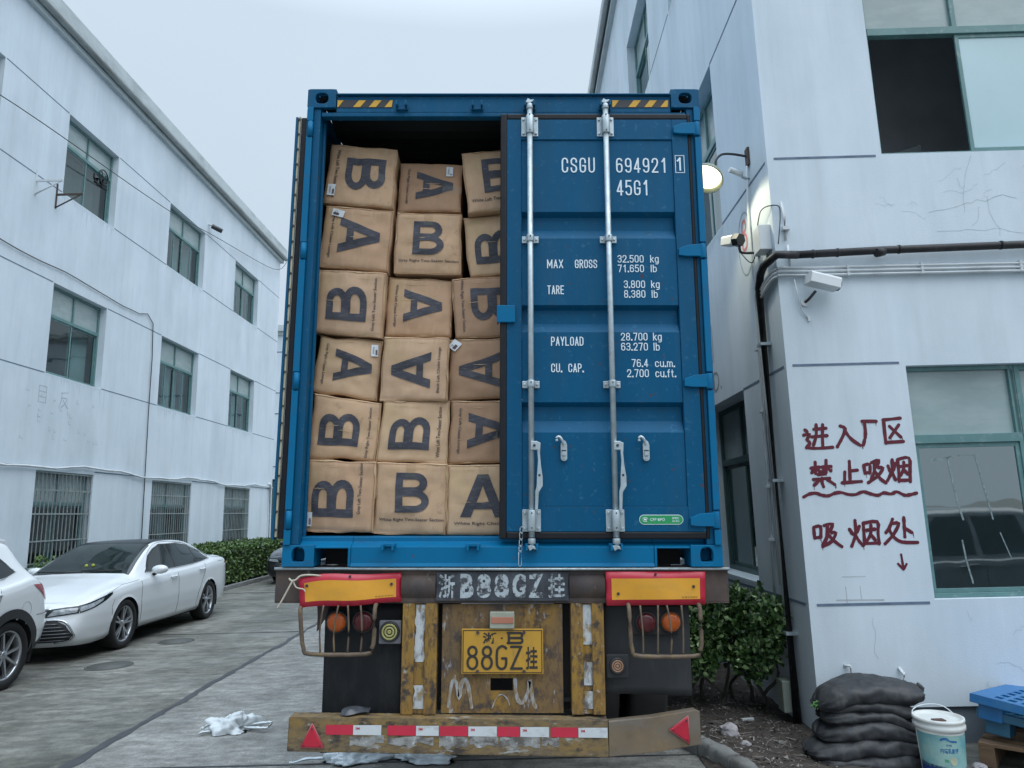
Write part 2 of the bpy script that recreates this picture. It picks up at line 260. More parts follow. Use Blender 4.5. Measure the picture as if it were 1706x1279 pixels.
def ground_mat(name, c0, c1, stain, wet, broom=0.0):
    m = bpy.data.materials.new(name); m.use_nodes = True; t = m.node_tree; n = t.nodes; L = t.links; p = n['Principled BSDF']
    g = n.new('ShaderNodeNewGeometry')
    def nz(sc, st=V3, d=8, off=0, ro=0.6):
        mp = n.new('ShaderNodeMapping'); mp.inputs['Scale'].default_value = st; mp.inputs['Location'].default_value = (off, off, off)
        L.new(g.outputs['Position'], mp.inputs[0]); q = n.new('ShaderNodeTexNoise'); q.inputs['Scale'].default_value = sc; q.inputs['Detail'].default_value = d
        q.inputs['Roughness'].default_value = ro; L.new(mp.outputs[0], q.inputs['Vector']); return q.outputs['Fac']
    def ramp(f, a, b, ca, cb):
        r = n.new('ShaderNodeValToRGB'); r.color_ramp.elements[0].position = a; r.color_ramp.elements[1].position = b
        r.color_ramp.elements[0].color = ca + (1,); r.color_ramp.elements[1].color = cb + (1,); L.new(f, r.inputs[0]); return r.outputs[0]
    def mul(a, b, f=1.0):
        x = n.new('ShaderNodeMixRGB'); x.blend_type = 'MULTIPLY'; x.inputs[0].default_value = f; L.new(a, x.inputs[1]); L.new(b, x.inputs[2]); return x.outputs[0]
    col = ramp(nz(0.9, (.8, 1.6, 1)), 0.35, 0.65, c0, c1)
    col = mul(col, ramp(nz(5, (.8, 1.9, 1), off=14), 0.4, 0.62, (0.80, 0.80, 0.78), (1.12, 1.12, 1.12)))
    col = mul(col, ramp(nz(3.2, (1.2, 2.4, 1), off=4), 0.38, 0.6, (stain,) * 3, (1, 1, 1)))
    col = mul(col, ramp(nz(0.35, (2.2, .5, 1), off=9), 0.42, 0.6, (stain + .08, stain + .10, stain + .08), (1.05, 1.05, 1.05)))
    col = mul(col, ramp(nz(70, off=2, d=3), 0.3, 0.7, (0.72, 0.72, 0.72), (1.2, 1.2, 1.2)))
    col = mul(col, ramp(nz(13, off=21, d=8, ro=.75), 0.36, 0.56, (0.74, 0.73, 0.71), (1.06, 1.06, 1.06)))
    col = mul(col, ramp(nz(6, off=33, d=6, ro=.7), 0.29, 0.35, (0.5, 0.5, 0.5), (1, 1, 1)))
    vor = n.new('ShaderNodeTexVoronoi'); vor.inputs['Scale'].default_value = 2.6; L.new(g.outputs['Position'], vor.inputs['Vector'])
    spot = ramp(vor.outputs['Distance'], 0.03, 0.06, (0.45, 0.45, 0.45), (1, 1, 1)); col = mul(col, spot, 0.7)
    L.new(col, p.inputs['Base Color'])
    rr = ramp(nz(1.1, (1, 2, 1), off=6), 0.4, 0.62, (wet,) * 3, (0.85,) * 3); L.new(rr, p.inputs['Roughness'])
    b = n.new('ShaderNodeBump'); b.inputs['Distance'].default_value = 0.004; b.inputs['Strength'].default_value = 0.8
    h = nz(45, off=5)
    if broom:
        w = n.new('ShaderNodeTexWave'); w.bands_direction = 'Y'; w.inputs['Scale'].default_value = 9; w.inputs['Distortion'].default_value = 1.2
        w.inputs['Detail'].default_value = 2; w.inputs['Detail Scale'].default_value = 2; L.new(g.outputs['Position'], w.inputs['Vector'])
        ad = n.new('ShaderNodeMath'); ad.operation = 'MULTIPLY_ADD'; ad.inputs[1].default_value = broom; L.new(w.outputs['Fac'], ad.inputs[0]); L.new(h, ad.inputs[2]); h = ad.outputs[0]
    L.new(h, b.inputs['Height']); L.new(b.outputs[0], p.inputs['Normal'])
    MATS[name] = m
    return m
M_gr1 = ground_mat('worn_dark_concrete', (0.165, 0.160, 0.138), (0.30, 0.292, 0.265), 0.60, 0.42)
M_gr2 = ground_mat('broomed_concrete', (0.27, 0.265, 0.25), (0.37, 0.362, 0.345), 0.70, 0.55, 0.6)

# ---------------------------------------------------------------- mesh helpers
def BM(): return bmesh.new()
I3 = lambda a, b, c: Vector((a, b, c))
def hexa(bm, pts):
    v = [bm.verts.new(p) for p in pts]
    for f in ((0, 1, 2, 3), (7, 6, 5, 4), (0, 4, 5, 1), (1, 5, 6, 2), (2, 6, 7, 3), (3, 7, 4, 0)):
        bm.faces.new([v[i] for i in f])
def box(bm, a0, a1, b0, b1, c0, c1, m=I3):
    hexa(bm, [m(a0, b0, c0), m(a1, b0, c0), m(a1, b1, c0), m(a0, b1, c0), m(a0, b0, c1), m(a1, b0, c1), m(a1, b1, c1), m(a0, b1, c1)])
def poly(bm, pts): return bm.faces.new([bm.verts.new(p) for p in pts])
def prism(bm, outline, d0, d1, m):
    """outline list of (a,c); m(a,d,c)"""
    n = len(outline)
    A = [bm.verts.new(m(a, d0, c)) for a, c in outline]; Bv = [bm.verts.new(m(a, d1, c)) for a, c in outline]
    bm.faces.new(A); bm.faces.new(list(reversed(Bv)))
    for i in range(n): bm.faces.new([A[i], Bv[i], Bv[(i + 1) % n], A[(i + 1) % n]])
def frame_of(d):
    d = d.normalized(); u = d.cross(Vector((0, 0, 1)))
    if u.length < 1e-3: u = Vector((1, 0, 0))
    u.normalize(); return u, d.cross(u).normalized()
def tube(bm, pts, r, n=8, cap=True, smooth=True):
    pts = [Vector(p) for p in pts]; rs = r if isinstance(r, (list, tuple)) else [r] * len(pts)
    rings = []
    for i, p in enumerate(pts):
        a = pts[max(0, i - 1)]; b = pts[min(len(pts) - 1, i + 1)]
        u, w = frame_of(b - a)
        rings.append([bm.verts.new(p + (u * math.cos(k * 2 * math.pi / n) + w * math.sin(k * 2 * math.pi / n)) * rs[i]) for k in range(n)])
    for i in range(len(rings) - 1):
        for k in range(n):
            f = bm.faces.new([rings[i][k], rings[i][(k + 1) % n], rings[i + 1][(k + 1) % n], rings[i + 1][k]]); f.smooth = smooth
    if cap:
        bm.faces.new(list(reversed(rings[0]))); bm.faces.new(rings[-1])
def cyl(bm, p0, p1, r, n=12): tube(bm, [p0, p1], r, n)
def lathe(bm, prof, n=32, c=(0, 0, 0), axis='Z', smooth=True, cap=True):
    """prof list of (r, h)"""
    c = Vector(c); rings = []
    for r, h in prof:
        ring = []
        for k in range(n):
            a = 2 * math.pi * k / n; x, y = r * math.cos(a), r * math.sin(a)
            p = {'Z': (x, y, h), 'Y': (x, h, y), 'X': (h, x, y)}[axis]
            ring.append(bm.verts.new(c + Vector(p)))
        rings.append(ring)
    for i in range(len(rings) - 1):
        for k in range(n):
            f = bm.faces.new([rings[i][k], rings[i][(k + 1) % n], rings[i + 1][(k + 1) % n], rings[i + 1][k]]); f.smooth = smooth
    if cap and prof[0][0] > 1e-5: bm.faces.new(list(reversed(rings[0])))
    if cap and prof[-1][0] > 1e-5: bm.faces.new(rings[-1])
def smooth_pts(pts, k=4):
    P = [Vector(p) for p in pts]; o = []
    for i in range(len(P) - 1):
        p0, p1, p2, p3 = P[max(0, i - 1)], P[i], P[i + 1], P[min(len(P) - 1, i + 2)]
        for j in range(k):
            t = j / k
            o.append(0.5 * ((2 * p1) + (p2 - p0) * t + (2 * p0 - 5 * p1 + 4 * p2 - p3) * t * t + (3 * p1 - p0 - 3 * p2 + p3) * t ** 3))
    o.append(P[-1]); return o
def grid(bm, nu, nv, fn, smooth=True):
    v = [[bm.verts.new(fn(i / nu, j / nv)) for j in range(nv + 1)] for i in range(nu + 1)]
    for i in range(nu):
        for j in range(nv):
            f = bm.faces.new([v[i][j], v[i + 1][j], v[i + 1][j + 1], v[i][j + 1]]); f.smooth = smooth
    return v
def ribbon(bm, pts, w, nrm, thick=0.002):
    """flat raised stripe along pts (painted stroke) of width w, lying on plane with normal nrm"""
    P = [Vector(p) for p in pts]; nrm = Vector(nrm).normalized(); n = len(P); L = []; R = []
    for i in range(n):
        d = (P[min(n - 1, i + 1)] - P[max(0, i - 1)]).normalized(); s = d.cross(nrm).normalized(); ww = w[i] if isinstance(w, list) else w
        L.append(P[i] + s * ww / 2); R.append(P[i] - s * ww / 2)
    o = nrm * thick
    a = [bm.verts.new(p + o) for p in L]; b = [bm.verts.new(p + o) for p in R]
    for i in range(n - 1): bm.faces.new([a[i], a[i + 1], b[i + 1], b[i]])

# condensed single-pen lettering, as sprayed through container stencils
_O = [(0, .2), (0, .8), (.14, .95), (.5, 1), (.86, .95), (1, .8), (1, .2), (.86, .05), (.5, 0), (.14, .05), (0, .2)]
_C = [(1, .70), (1, .82), (.86, .95), (.5, 1), (.14, .95), (0, .8), (0, .2), (.14, .05), (.5, 0), (.86, .05), (1, .18), (1, .30)]
GLY = {'0': [_O], 'O': [_O], 'C': [_C], 'G': [_C[:-1] + [(1, .2), (1, .46)], [(1, .46), (.55, .46)]], 'U': [[(0, 1), (0, .2), (.14, .05), (.5, 0), (.86, .05), (1, .2), (1, 1)]],
 'S': [[(1, .74), (1, .84), (.84, .96), (.5, 1), (.16, .96), (0, .84), (0, .68), (.12, .58), (.88, .42), (1, .32), (1, .16), (.84, .04), (.5, 0), (.16, .04), (0, .16), (0, .28)]],
 '6': [[(.95, .86), (.84, .96), (.5, 1), (.16, .96), (0, .8), (0, .2), (.14, .05), (.5, 0), (.86, .05), (1, .2), (1, .42), (.86, .56), (.5, .6), (.14, .54), (0, .44)]],
 '9': [[(.05, .14), (.16, .04), (.5, 0), (.84, .04), (1, .2), (1, .8), (.86, .95), (.5, 1), (.14, .95), (0, .8), (0, .58), (.14, .44), (.5, .4), (.86, .46), (1, .56)]],
 '4': [[(.72, 0), (.72, 1)], [(.72, 1), (0, .28)], [(0, .24), (1, .24)]], '2': [[(0, .74), (0, .84), (.16, .96), (.5, 1), (.84, .96), (1, .82), (1, .68), (.85, .5), (0, .02)], [(0, 0), (1, 0)]],
 '1': [[(.62, 0), (.62, 1)], [(.62, 1), (.2, .78)]], '5': [[(.92, 1), (.08, 1)], [(.08, 1), (.04, .56)], [(.04, .56), (.3, .62), (.7, .62), (1, .48), (1, .18), (.84, .04), (.5, 0), (.16, .04), (0, .18)]],
 '3': [[(0, .82), (.16, .96), (.5, 1), (.84, .96), (1, .84), (1, .64), (.84, .54), (.4, .52)], [(.84, .53), (1, .4), (1, .18), (.84, .04), (.5, 0), (.16, .04), (0, .18)]],
 '8': [[(.5, 1), (.14, .95), (.04, .8), (.04, .66), (.16, .55), (.84, .48), (1, .36), (1, .16), (.84, .03), (.5, 0), (.16, .03), (0, .16), (0, .36), (.16, .48), (.84, .55), (.96, .66), (.96, .8), (.86, .95), (.5, 1)]],
 '7': [[(0, 1), (1, 1)], [(1, 1), (.4, 0)]], 'M': [[(0, 0), (0, 1)], [(0, 1), (.5, .25)], [(.5, .25), (1, 1)], [(1, 1), (1, 0)]], 'A': [[(0, 0), (.5, 1)], [(.5, 1), (1, 0)], [(.2, .28), (.8, .28)]],
 'X': [[(0, 0), (1, 1)], [(0, 1), (1, 0)]], 'R': [[(0, 0), (0, 1)], [(0, 1), (.6, 1), (.95, .9), (.95, .6), (.6, .5), (0, .5)], [(.5, .5), (1, 0)]], 'P': [[(0, 0), (0, 1)], [(0, 1), (.6, 1), (.95, .9), (.95, .56), (.6, .46), (0, .46)]],
 'T': [[(0, 1), (1, 1)], [(.5, 1), (.5, 0)]], 'E': [[(0, 0), (0, 1)], [(0, 1), (.95, 1)], [(0, .52), (.85, .52)], [(0, 0), (.95, 0)]], 'Y': [[(0, 1), (.5, .45)], [(1, 1), (.5, .45)], [(.5, .45), (.5, 0)]],
 'L': [[(0, 1), (0, 0)], [(0, 0), (.95, 0)]], 'D': [[(0, 0), (0, 1)], [(0, 1), (.55, 1), (.9, .92), (1, .75), (1, .25), (.9, .08), (.55, 0), (0, 0)]],
 'k': [[(0, 0), (0, 1)], [(.9, .68), (.05, .3)], [(.3, .42), (1, 0)]], 'l': [[(.5, 0), (.5, 1)]], 'b': [[(0, 0), (0, 1)], [(0, .55), (.3, .7), (.75, .7), (1, .55), (1, .15), (.75, 0), (.3, 0), (0, .12)]],
 'g': [[(1, .7), (1, -.12), (.8, -.26), (.2, -.26)], [(1, .58), (.7, .7), (.25, .7), (0, .55), (0, .15), (.25, 0), (.7, 0), (1, .12)]],
 'c': [[(1, .55), (.7, .7), (.25, .7), (0, .55), (0, .15), (.25, 0), (.7, 0), (1, .15)]], 'u': [[(0, .7), (0, .15), (.25, 0), (.7, 0), (1, .15)], [(1, .7), (1, 0)]],
 'm': [[(0, 0), (0, .7)], [(0, .6), (.25, .7), (.5, .58), (.5, 0)], [(.5, .6), (.75, .7), (1, .58), (1, 0)]], 'f': [[(.9, 1), (.5, .95), (.35, .8), (.35, 0)], [(0, .68), (.8, .68)]], 't': [[(.4, .95), (.4, .1), (.6, 0), (.9, 0)], [(0, .68), (.9, .68)]],
 '.': [[(.35, -.02), (.35, .08)]], 'I': [[(.5, 0), (.5, 1)]]}
def stencil(bm, s, mp, x, z0, h, w, gap, t):
    """writes s from x to the right; returns the x reached"""
    for ch in s:
        if ch == ' ': x += w * .7; continue
        cw = w * {'.': .28, 'l': .35, 'm': 1.45, 'f': .7, 't': .7, 'I': .3, '1': 1, 'M': 1.25, 'k': .95}.get(ch, 1)
        for k, l in enumerate(GLY[ch]):
            P = [Vector(mp(x + t / 2 + a * (cw - t), z0 + t / 2 + b * (h - t))) + Vector((0, -.00006 * i, 0)) for i, (a, b) in enumerate(l)]
            d0 = (P[1] - P[0]).normalized(); d1 = (P[-1] - P[-2]).normalized(); P[0] -= d0 * t * .5; P[-1] += d1 * t * .5
            ribbon(bm, P, t * (1.6 if ch == '.' else 1), (0, -1, 0), .0002 * (k % 3))
        x += cw + gap
    return x

# ---------------------------------------------------------------- things
def split_pieces(o, grow=.014):
    """one mesh part holding several far-apart pieces -> one object per piece"""
    bm = BM(); bm.from_mesh(o.data); bm.verts.ensure_lookup_table(); n = len(bm.verts); lab = [-1] * n; k = 0
    for v in bm.verts:
        if lab[v.index] < 0:
            st = [v]; lab[v.index] = k
            while st:
                a = st.pop()
                for e in a.link_edges:
                    b = e.other_vert(a)
                    if lab[b.index] < 0: lab[b.index] = k; st.append(b)
            k += 1
    bb = [[Vector((1e9,) * 3), Vector((-1e9,) * 3)] for _ in range(k)]
    for v in bm.verts:
        b = bb[lab[v.index]]
        for i in range(3): b[0][i] = min(b[0][i], v.co[i]); b[1][i] = max(b[1][i], v.co[i])
    par = list(range(k))
    def find(i):
        while par[i] != i: i = par[i]
        return i
    for i in range(k):
        for j in range(i):
            if all(bb[i][0][q] - grow < bb[j][1][q] and bb[j][0][q] - grow < bb[i][1][q] for q in range(3)): par[find(i)] = find(j)
    roots = sorted({find(i) for i in range(k)})
    if len(roots) > 1:
        for r in roots:
            c = bm.copy(); c.verts.ensure_lookup_table(); bmesh.ops.delete(c, geom=[v for v in c.verts if find(lab[v.index]) != r], context='VERTS')
            if r == roots[0]: first = c; continue
            me = bpy.data.meshes.new(o.data.name); c.to_mesh(me); c.free(); me.materials.append(o.data.materials[0]); d = o.copy(); d.data = me; COL.objects.link(d)
            for ch in []: pass
        first.to_mesh(o.data); first.free()
    bm.free()
def new_obj(name, bm, material, bevel=0.0, fix=True, seg=2):
    if fix: bmesh.ops.recalc_face_normals(bm, faces=bm.faces)
    me = bpy.data.meshes.new(name); bm.to_mesh(me); bm.free()
    me.materials.append(material)
    o = bpy.data.objects.new(name, me); COL.objects.link(o)
    if bevel:
        b = o.modifiers.new('bevel', 'BEVEL'); b.width = bevel; b.segments = seg; b.limit_method = 'ANGLE'; b.angle_limit = R_(35)
    return o
def tag(o, label=None, cat=None, group=None, kind=None):
    if label: o['label'] = label
    if cat: o['category'] = cat
    if group: o['group'] = group
    if kind: o['kind'] = kind
class Thing:
    def __init__(s, name, label, cat, base=(0, 0, 0), frame=FW, group=None):
        s.base = Vector(base)
        s.o = bpy.data.objects.new(name, None); COL.objects.link(s.o); s.o.empty_display_size = 0.1
        s.o.matrix_world = frame @ Matrix.Translation(s.base)
        tag(s.o, label, cat, group)
    def part(s, name, bm, material, bevel=0.0, parent=None, label=None, fix=True, seg=2):
        if not bm.verts: bm.free(); return None
        bm.transform(Matrix.Translation(-s.base))
        o = new_obj(name, bm, material, bevel, fix, seg)
        o.parent = parent or s.o
        if label: o['label'] = label
        return o
def solo(name, bm, material, label, cat, base=(0, 0, 0), frame=FW, group=None, bevel=0.0, kind=None, fix=True):
    bm.transform(Matrix.Translation(-Vector(base)))
    o = new_obj(name, bm, material, bevel, fix); o.matrix_world = frame @ Matrix.Translation(Vector(base))
    tag(o, label, cat, group, kind); return o
def struct(name, bm, material, label=None, frame=FW, bevel=0.0, kind='structure', fix=True):
    o = new_obj(name, bm, material, bevel, fix); o.matrix_world = frame.copy(); o['kind'] = kind
    o['label'] = label or name.replace('_', ' '); o['category'] = name.split('_')[-1]; return o
def dup_tree(o, parent=None):
    c = o.copy(); COL.objects.link(c); c.parent = parent
    for ch in o.children: dup_tree(ch, c)
    return c

TXT = {}
def text_bm(bm, s, mp, x0, x1, z0, z1, bold=0.0, keep=False):
    """flat lettering filling the rectangle x0..x1 / z0..z1 ; mp(x,z) -> point"""
    key = (s, bold)
    if key not in TXT:
        cu = bpy.data.curves.new('t', 'FONT'); cu.body = s; cu.size = 1.0; cu.offset = bold; cu.resolution_u = 3
        ob = bpy.data.objects.new('t', cu); COL.objects.link(ob)
        dg = bpy.context.evaluated_depsgraph_get(); dg.update()
        me = bpy.data.meshes.new_from_object(ob.evaluated_get(dg))
        TXT[key] = ([tuple(v.co) for v in me.vertices], [tuple(p.vertices) for p in me.polygons])
        bpy.data.objects.remove(ob); bpy.data.curves.remove(cu); bpy.data.meshes.remove(me)
    vs, fs = TXT[key]
    if not vs: return
    ax, bx = min(v[0] for v in vs), max(v[0] for v in vs); ay, by = min(v[1] for v in vs), max(v[1] for v in vs)
    nv = [bm.verts.new(mp(x0 + (v[0] - ax) / (bx - ax) * (x1 - x0), z0 + (v[1] - ay) / (by - ay) * (z1 - z0))) for v in vs]
    for f in fs:
        try: bm.faces.new([nv[i] for i in f])
        except ValueError: pass
def strokes(bm, lines, mp, w, nrm, thick=0.002, jitter=0.0):
    for l in lines:
        P = [Vector(mp(*q)) for q in l]
        P = smooth_pts(P, 3) if len(P) > 2 else [P[0], P[0].lerp(P[1], .5), P[1]]
        ws = [w * (1 + jitter * random.uniform(-1, 1)) for _ in P]
        ribbon(bm, P, ws, nrm, thick + random.uniform(0, 0.0008))
        for e in (P[0], P[-1]):       # round brush ends
            nn = Vector(nrm).normalized(); u, v = frame_of(nn)
            poly(bm, [e + nn * (thick + 0.0002 + random.uniform(0, .0006)) + (u * math.cos(a * math.pi / 4) + v * math.sin(a * math.pi / 4)) * w * .5 for a in range(8)])
# ================================================================ GROUND
bm = BM(); s_ = 400.0
poly(bm, [(-s_, -s_, 0), (s_, -s_, 0), (s_, s_, 0), (-s_, s_, 0)])
struct('ground', bm, M_gr1, 'dark stained concrete yard reaching to the horizon')
bm = BM()
poly(bm, [(-3.27, -12, .004), (1.35, -12, .004), (1.35, 60, .004), (-3.27, 60, .004)])
struct('driveway', bm, M_gr2, 'pale broomed concrete driveway under the truck')
bm = BM(); rnd = random.Random(3)
L_, Rr = [], []
y = -3.0
while y < 45:
    w = 0.026 + 0.045 * noise.noise(Vector((y * 2.2, 3, 0))) + 0.022 * rnd.random(); w = max(.006, w); x = -3.27 + 0.05 * noise.noise(Vector((y * 1.3, 0, 5))) + .02 * noise.noise(Vector((y * 5, 0, 5)))
    L_.append((x - w, y, .008)); Rr.append((x + w, y, .008)); y += 0.09
a = [bm.verts.new(p) for p in L_]; b = [bm.verts.new(p) for p in Rr]
for i in range(len(a) - 1): bm.faces.new([a[i], b[i], b[i + 1], a[i + 1]])
struct('tar_seam', bm, M_tar, 'dark tar filled seam between the two concrete slabs')
bm = BM()
box(bm, -9.0, 1.3, 5.455, 5.475, .005, .009)
for yy in (11.5, 17.5): box(bm, -7.2, -3.32, yy, yy + .02, .003, .006)
struct('slab_joint', bm, M_tar, 'thin dark joint sawn across the concrete slabs')
for k, (x, yy, r, rt) in enumerate([(-5.0, 9.2, .27, 0), (-4.97, 10.9, .25, 0)]):
    bm = BM(); lathe(bm, [(0.0, .006), (r * .9, .006), (r * .9, .003), (r * .93, .003), (r * .93, .007), (r, .006), (r, .0)], 40, (x, yy, 0))
    solo('manhole_cover', bm, M_iron, ['round iron manhole cover nearer the sport utility vehicle wheel', 'round iron manhole cover beside the front wheel of the sedan'][k], 'manhole cover', (x, yy, 0), group='manhole covers in the yard')

# ================================================================ BUILDINGS
def wall_sheet(bm, m, u0, u1, z0, z1, ops, depth):
    """wall with real openings; m(u, outward, z)"""
    us = sorted({u0, u1, *[o[0] for o in ops], *[o[1] for o in ops]}); zs = sorted({z0, z1, *[o[2] for o in ops], *[o[3] for o in ops]})
    inside = lambda u, z: any(o[0] < u < o[1] and o[2] < z < o[3] for o in ops)
    for d in (0, -depth):
        for i in range(len(us) - 1):
            for j in range(len(zs) - 1):
                if not inside((us[i] + us[i + 1]) / 2, (zs[j] + zs[j + 1]) / 2):
                    poly(bm, [m(us[i], d, zs[j]), m(us[i + 1], d, zs[j]), m(us[i + 1], d, zs[j + 1]), m(us[i], d, zs[j + 1])])
    for o in ops:
        a, b, c, e = o[:4]
        for q in ([(a, c), (a, e)], [(b, c), (b, e)], [(a, c), (b, c)], [(a, e), (b, e)]):
            (p, r), (s, t) = q
            poly(bm, [m(p, 0, r), m(s, 0, t), m(s, -depth, t), m(p, -depth, r)])
    bmesh.ops.remove_doubles(bm, verts=bm.verts, dist=1e-4)

def window(T, m, u0, u1, z0, z1, setb=0.14, style='slide', mull=0.5, rail=0.66, split=None, grille=False, panes=None, curtain=(), fm=None, fw=0.05, kid=None):
    """aluminium window: frame part with panes (and grille) as its children; m(u,outward,z)"""
    fm = fm or M_alu
    bm = BM(); zr = z0 + (z1 - z0) * rail; um = u0 + (u1 - u0) * mull; d0, d1 = -setb - .06, -setb
    box(bm, u0 + .002, u0 + fw, d0, d1, z0 + .002, z1 - .002, m); box(bm, u1 - fw, u1 - .002, d0, d1, z0 + .002, z1 - .002, m)
    box(bm, u0 + fw, u1 - fw, d0, d1, z0 + .002, z0 + fw, m); box(bm, u0 + fw, u1 - fw, d0, d1, z1 - fw, z1 - .002, m)
    box(bm, u0 + fw, u1 - fw, d0, d1 + .006, zr - .035, zr + .035, m)
    box(bm, um - .022, um + .022, d0, d1, zr + .035, z1 - fw, m)
    fr = T.part('window', bm, fm, .003)
    sets = []                                   # sliding sashes
    n = split or [(0.0, 0.52, 0), (0.48, 1.0, 1)]
    for (a, b, lay) in n:
        ua, ub = u0 + fw + (u1 - u0 - 2 * fw) * a, u0 + fw + (u1 - u0 - 2 * fw) * b; dd = -setb - .012 - .024 * lay
        bs = BM(); t = .034
        box(bs, ua, ua + t, dd - .02, dd, z0 + fw, zr - .036, m); box(bs, ub - t, ub, dd - .02, dd, z0 + fw, zr - .036, m)
        box(bs, ua + t, ub - t, dd - .02, dd, z0 + fw, z0 + fw + t, m); box(bs, ua + t, ub - t, dd - .02, dd, zr - .036 - t, zr - .036, m)
        T.part('sash', bs, fm, .002, fr)
        bp = BM(); poly(bp, [m(ua + t, dd - .01, z0 + fw + t), m(ub - t, dd - .01, z0 + fw + t), m(ub - t, dd - .01, zr - .036 - t), m(ua + t, dd - .01, zr - .036 - t)])
        T.part('pane', bp, (panes or {}).get(lay, M_glass), 0, fr)
    for a, b in ((u0 + fw, um - .022), (um + .022, u1 - fw)):
        bp = BM(); poly(bp, [m(a, -setb - .03, zr + .035), m(b, -setb - .03, zr + .035), m(b, -setb - .03, z1 - fw), m(a, -setb - .03, z1 - fw)])
        T.part('pane', bp, M_frost, 0, fr)
    for (a, b, mm) in curtain:
        bc = BM(); ua, ub = u0 + (u1 - u0) * a, u0 + (u1 - u0) * b; k = 14
        for i in range(k):
            f0, f1 = ua + (ub - ua) * i / k, ua + (ub - ua) * (i + 1) / k; e0, e1 = (.03 * (i % 2)), (.03 * ((i + 1) % 2))
            poly(bc, [m(f0, -setb - .25 - e0, z0), m(f1, -setb - .25 - e1, z0), m(f1, -setb - .25 - e1, zr), m(f0, -setb - .25 - e0, zr)])
        T.part('curtain', bc, mm, 0, fr)
    if grille:
        bg = BM(); nb = int((u1 - u0) / .115)
        for i in range(nb + 1):
            u = u0 + .015 + (u1 - u0 - .03) * i / nb; box(bg, u - .008, u + .008, -.045, -.029, z0 + .01, z1 - .01, m)
        for z in [z0 + (z1 - z0) * f for f in (.04, .27, .55, .80, .985)]: box(bg, u0 + .004, u1 - .004, -.028, -.020, z - .014, z + .014, m)
        T.part('window_grille', bg, M_steel, 0, fr)
    return fr

# ---------------- left building
LX = -9.09; ml = lambda u, d, z: Vector((LX + d, u, z))
T = Thing('factory_building', 'long white three storey factory building with barred ground floor windows behind the parked cars', 'building', (LX, 14, 0), FB)
WU = [(4.7, 6.75), (8.95, 11.38), (13.23, 15.04), (17.47, 19.57), (21.8, 23.83)]
ZF = [(0.93, 2.74), (4.60, 6.41), (8.30, 10.03)]
ops = [(a, b, c, d) for a, b in WU for c, d in ZF]
bm = BM(); wall_sheet(bm, ml, 1.0, 25.96, -.02, 11.45, ops, .24)
T.part('wall', bm, M_wall)
bm = BM()   # end walls, rear wall, roof, floors
for u in (1.0, 25.96): poly(bm, [ml(u, -.24 if u == 1.0 else 0, 0), ml(u, -10, 0), ml(u, -10, 11.45), ml(u, -.24 if u == 1.0 else 0, 11.45)])
poly(bm, [ml(1.0, -10, 0), ml(25.96, -10, 0), ml(25.96, -10, 11.45), ml(1.0, -10, 11.45)])
T.part('side_wall', bm, M_wall)
bm = BM()
for z in (.3, 3.6, 7.4, 11.4):
    box(bm, 1.05, 25.9, -9.9, -.26, z - .1, z, ml)
box(bm, 1.1, 25.8, -2.6, -2.5, .3, 11.2, ml)
for u in (2, 7.85, 12.3, 16.3, 20.7, 24.9): box(bm, u, u + .1, -2.5, -.3, .3, 11.2, ml)
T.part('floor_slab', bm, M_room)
bm = BM()
box(bm, .9, 26.08, -10.1, .10, 11.45, 11.58, ml); box(bm, .9, 26.16, -10.1, .20, 11.70, 12.0, ml)
T.part('roof', bm, M_corn, .01)
bm = BM(); tube(bm, [ml(.9, .17, 11.62), ml(26.1, .17, 11.62)], .075, 10); box(bm, .9, 26.1, .0, .10, 11.585, 11.695, ml)
T.part('gutter', bm, M_gut)
bm = BM()
for z in (4.60, 6.41, 8.30, 10.03, 2.80):
    prev = 1.0
    for a, b in WU + [(25.96, 26)]:
        bm = BM(); box(bm, prev + (.0 if prev == 1.0 else .03), a - (.0 if a > 25.9 else .03), -.004, .0025, z - .011, z + .011, ml); T.part('wall_joint', bm, M_joint)
        prev = b
cur = M_curt
wsp = {(13.23, 1): [(0, .5, 0), (.47, 1, 1)], (17.47, 1): [(0, .28, 0), (.24, .55, 1), (.6, 1, 0)], }
for i, (a, b) in enumerate(WU):
    for j, (c, d) in enumerate(ZF):
        rr = random.Random(i * 7 + j)
        cu = []
        if j: cu = {(2, 1): [(.72, 1, cur)], (3, 1): [(.45, .62, cur), (.72, .8, cur)], (4, 1): [(.0, .35, cur), (.5, .7, cur)], (2, 2): [(.0, 1, mat('warm_blind', (.30, .27, .25), .9))],
                    (3, 2): [(.1, .3, cur), (.45, .62, cur), (.75, .95, cur)], (4, 2): [(.2, .4, cur), (.7, .85, cur)]}.get((i, j), [(.1, .4, cur)])
        else: cu = [(.55, .66, M_curt)]
        sp_ = [(0, .5, 0), (.47, 1, 1)] if i <= 2 else [(0, .27, 0), (.24, .51, 1), (.49, .76, 0), (.73, 1, 1)]
        window(T, ml, a, b, c, d, .14, grille=(j == 0), curtain=cu, split=sp_, panes={0: M_glassg, 1: M_glassg} if j == 0 else None)
# exhaust fan set into the third floor pane
bm = BM(); uu, zz = 14.72, 9.37
tube(bm, [ml(uu + .17 * math.cos(t * math.pi / 8), -.125, zz + .17 * math.sin(t * math.pi / 8)) for t in range(17)], .015, 6, False)
for k in range(4):
    t = k * math.pi / 2 + .5
    poly(bm, [ml(uu, -.13, zz), ml(uu + .15 * math.cos(t), -.12, zz + .15 * math.sin(t)), ml(uu + .15 * math.cos(t + .7), -.15, zz + .15 * math.sin(t + .7))])
box(bm, uu - .22, uu + .22, -.168, -.155, zz - .2, zz - .185, ml)
T.part('exhaust_fan', bm, M_bolt)
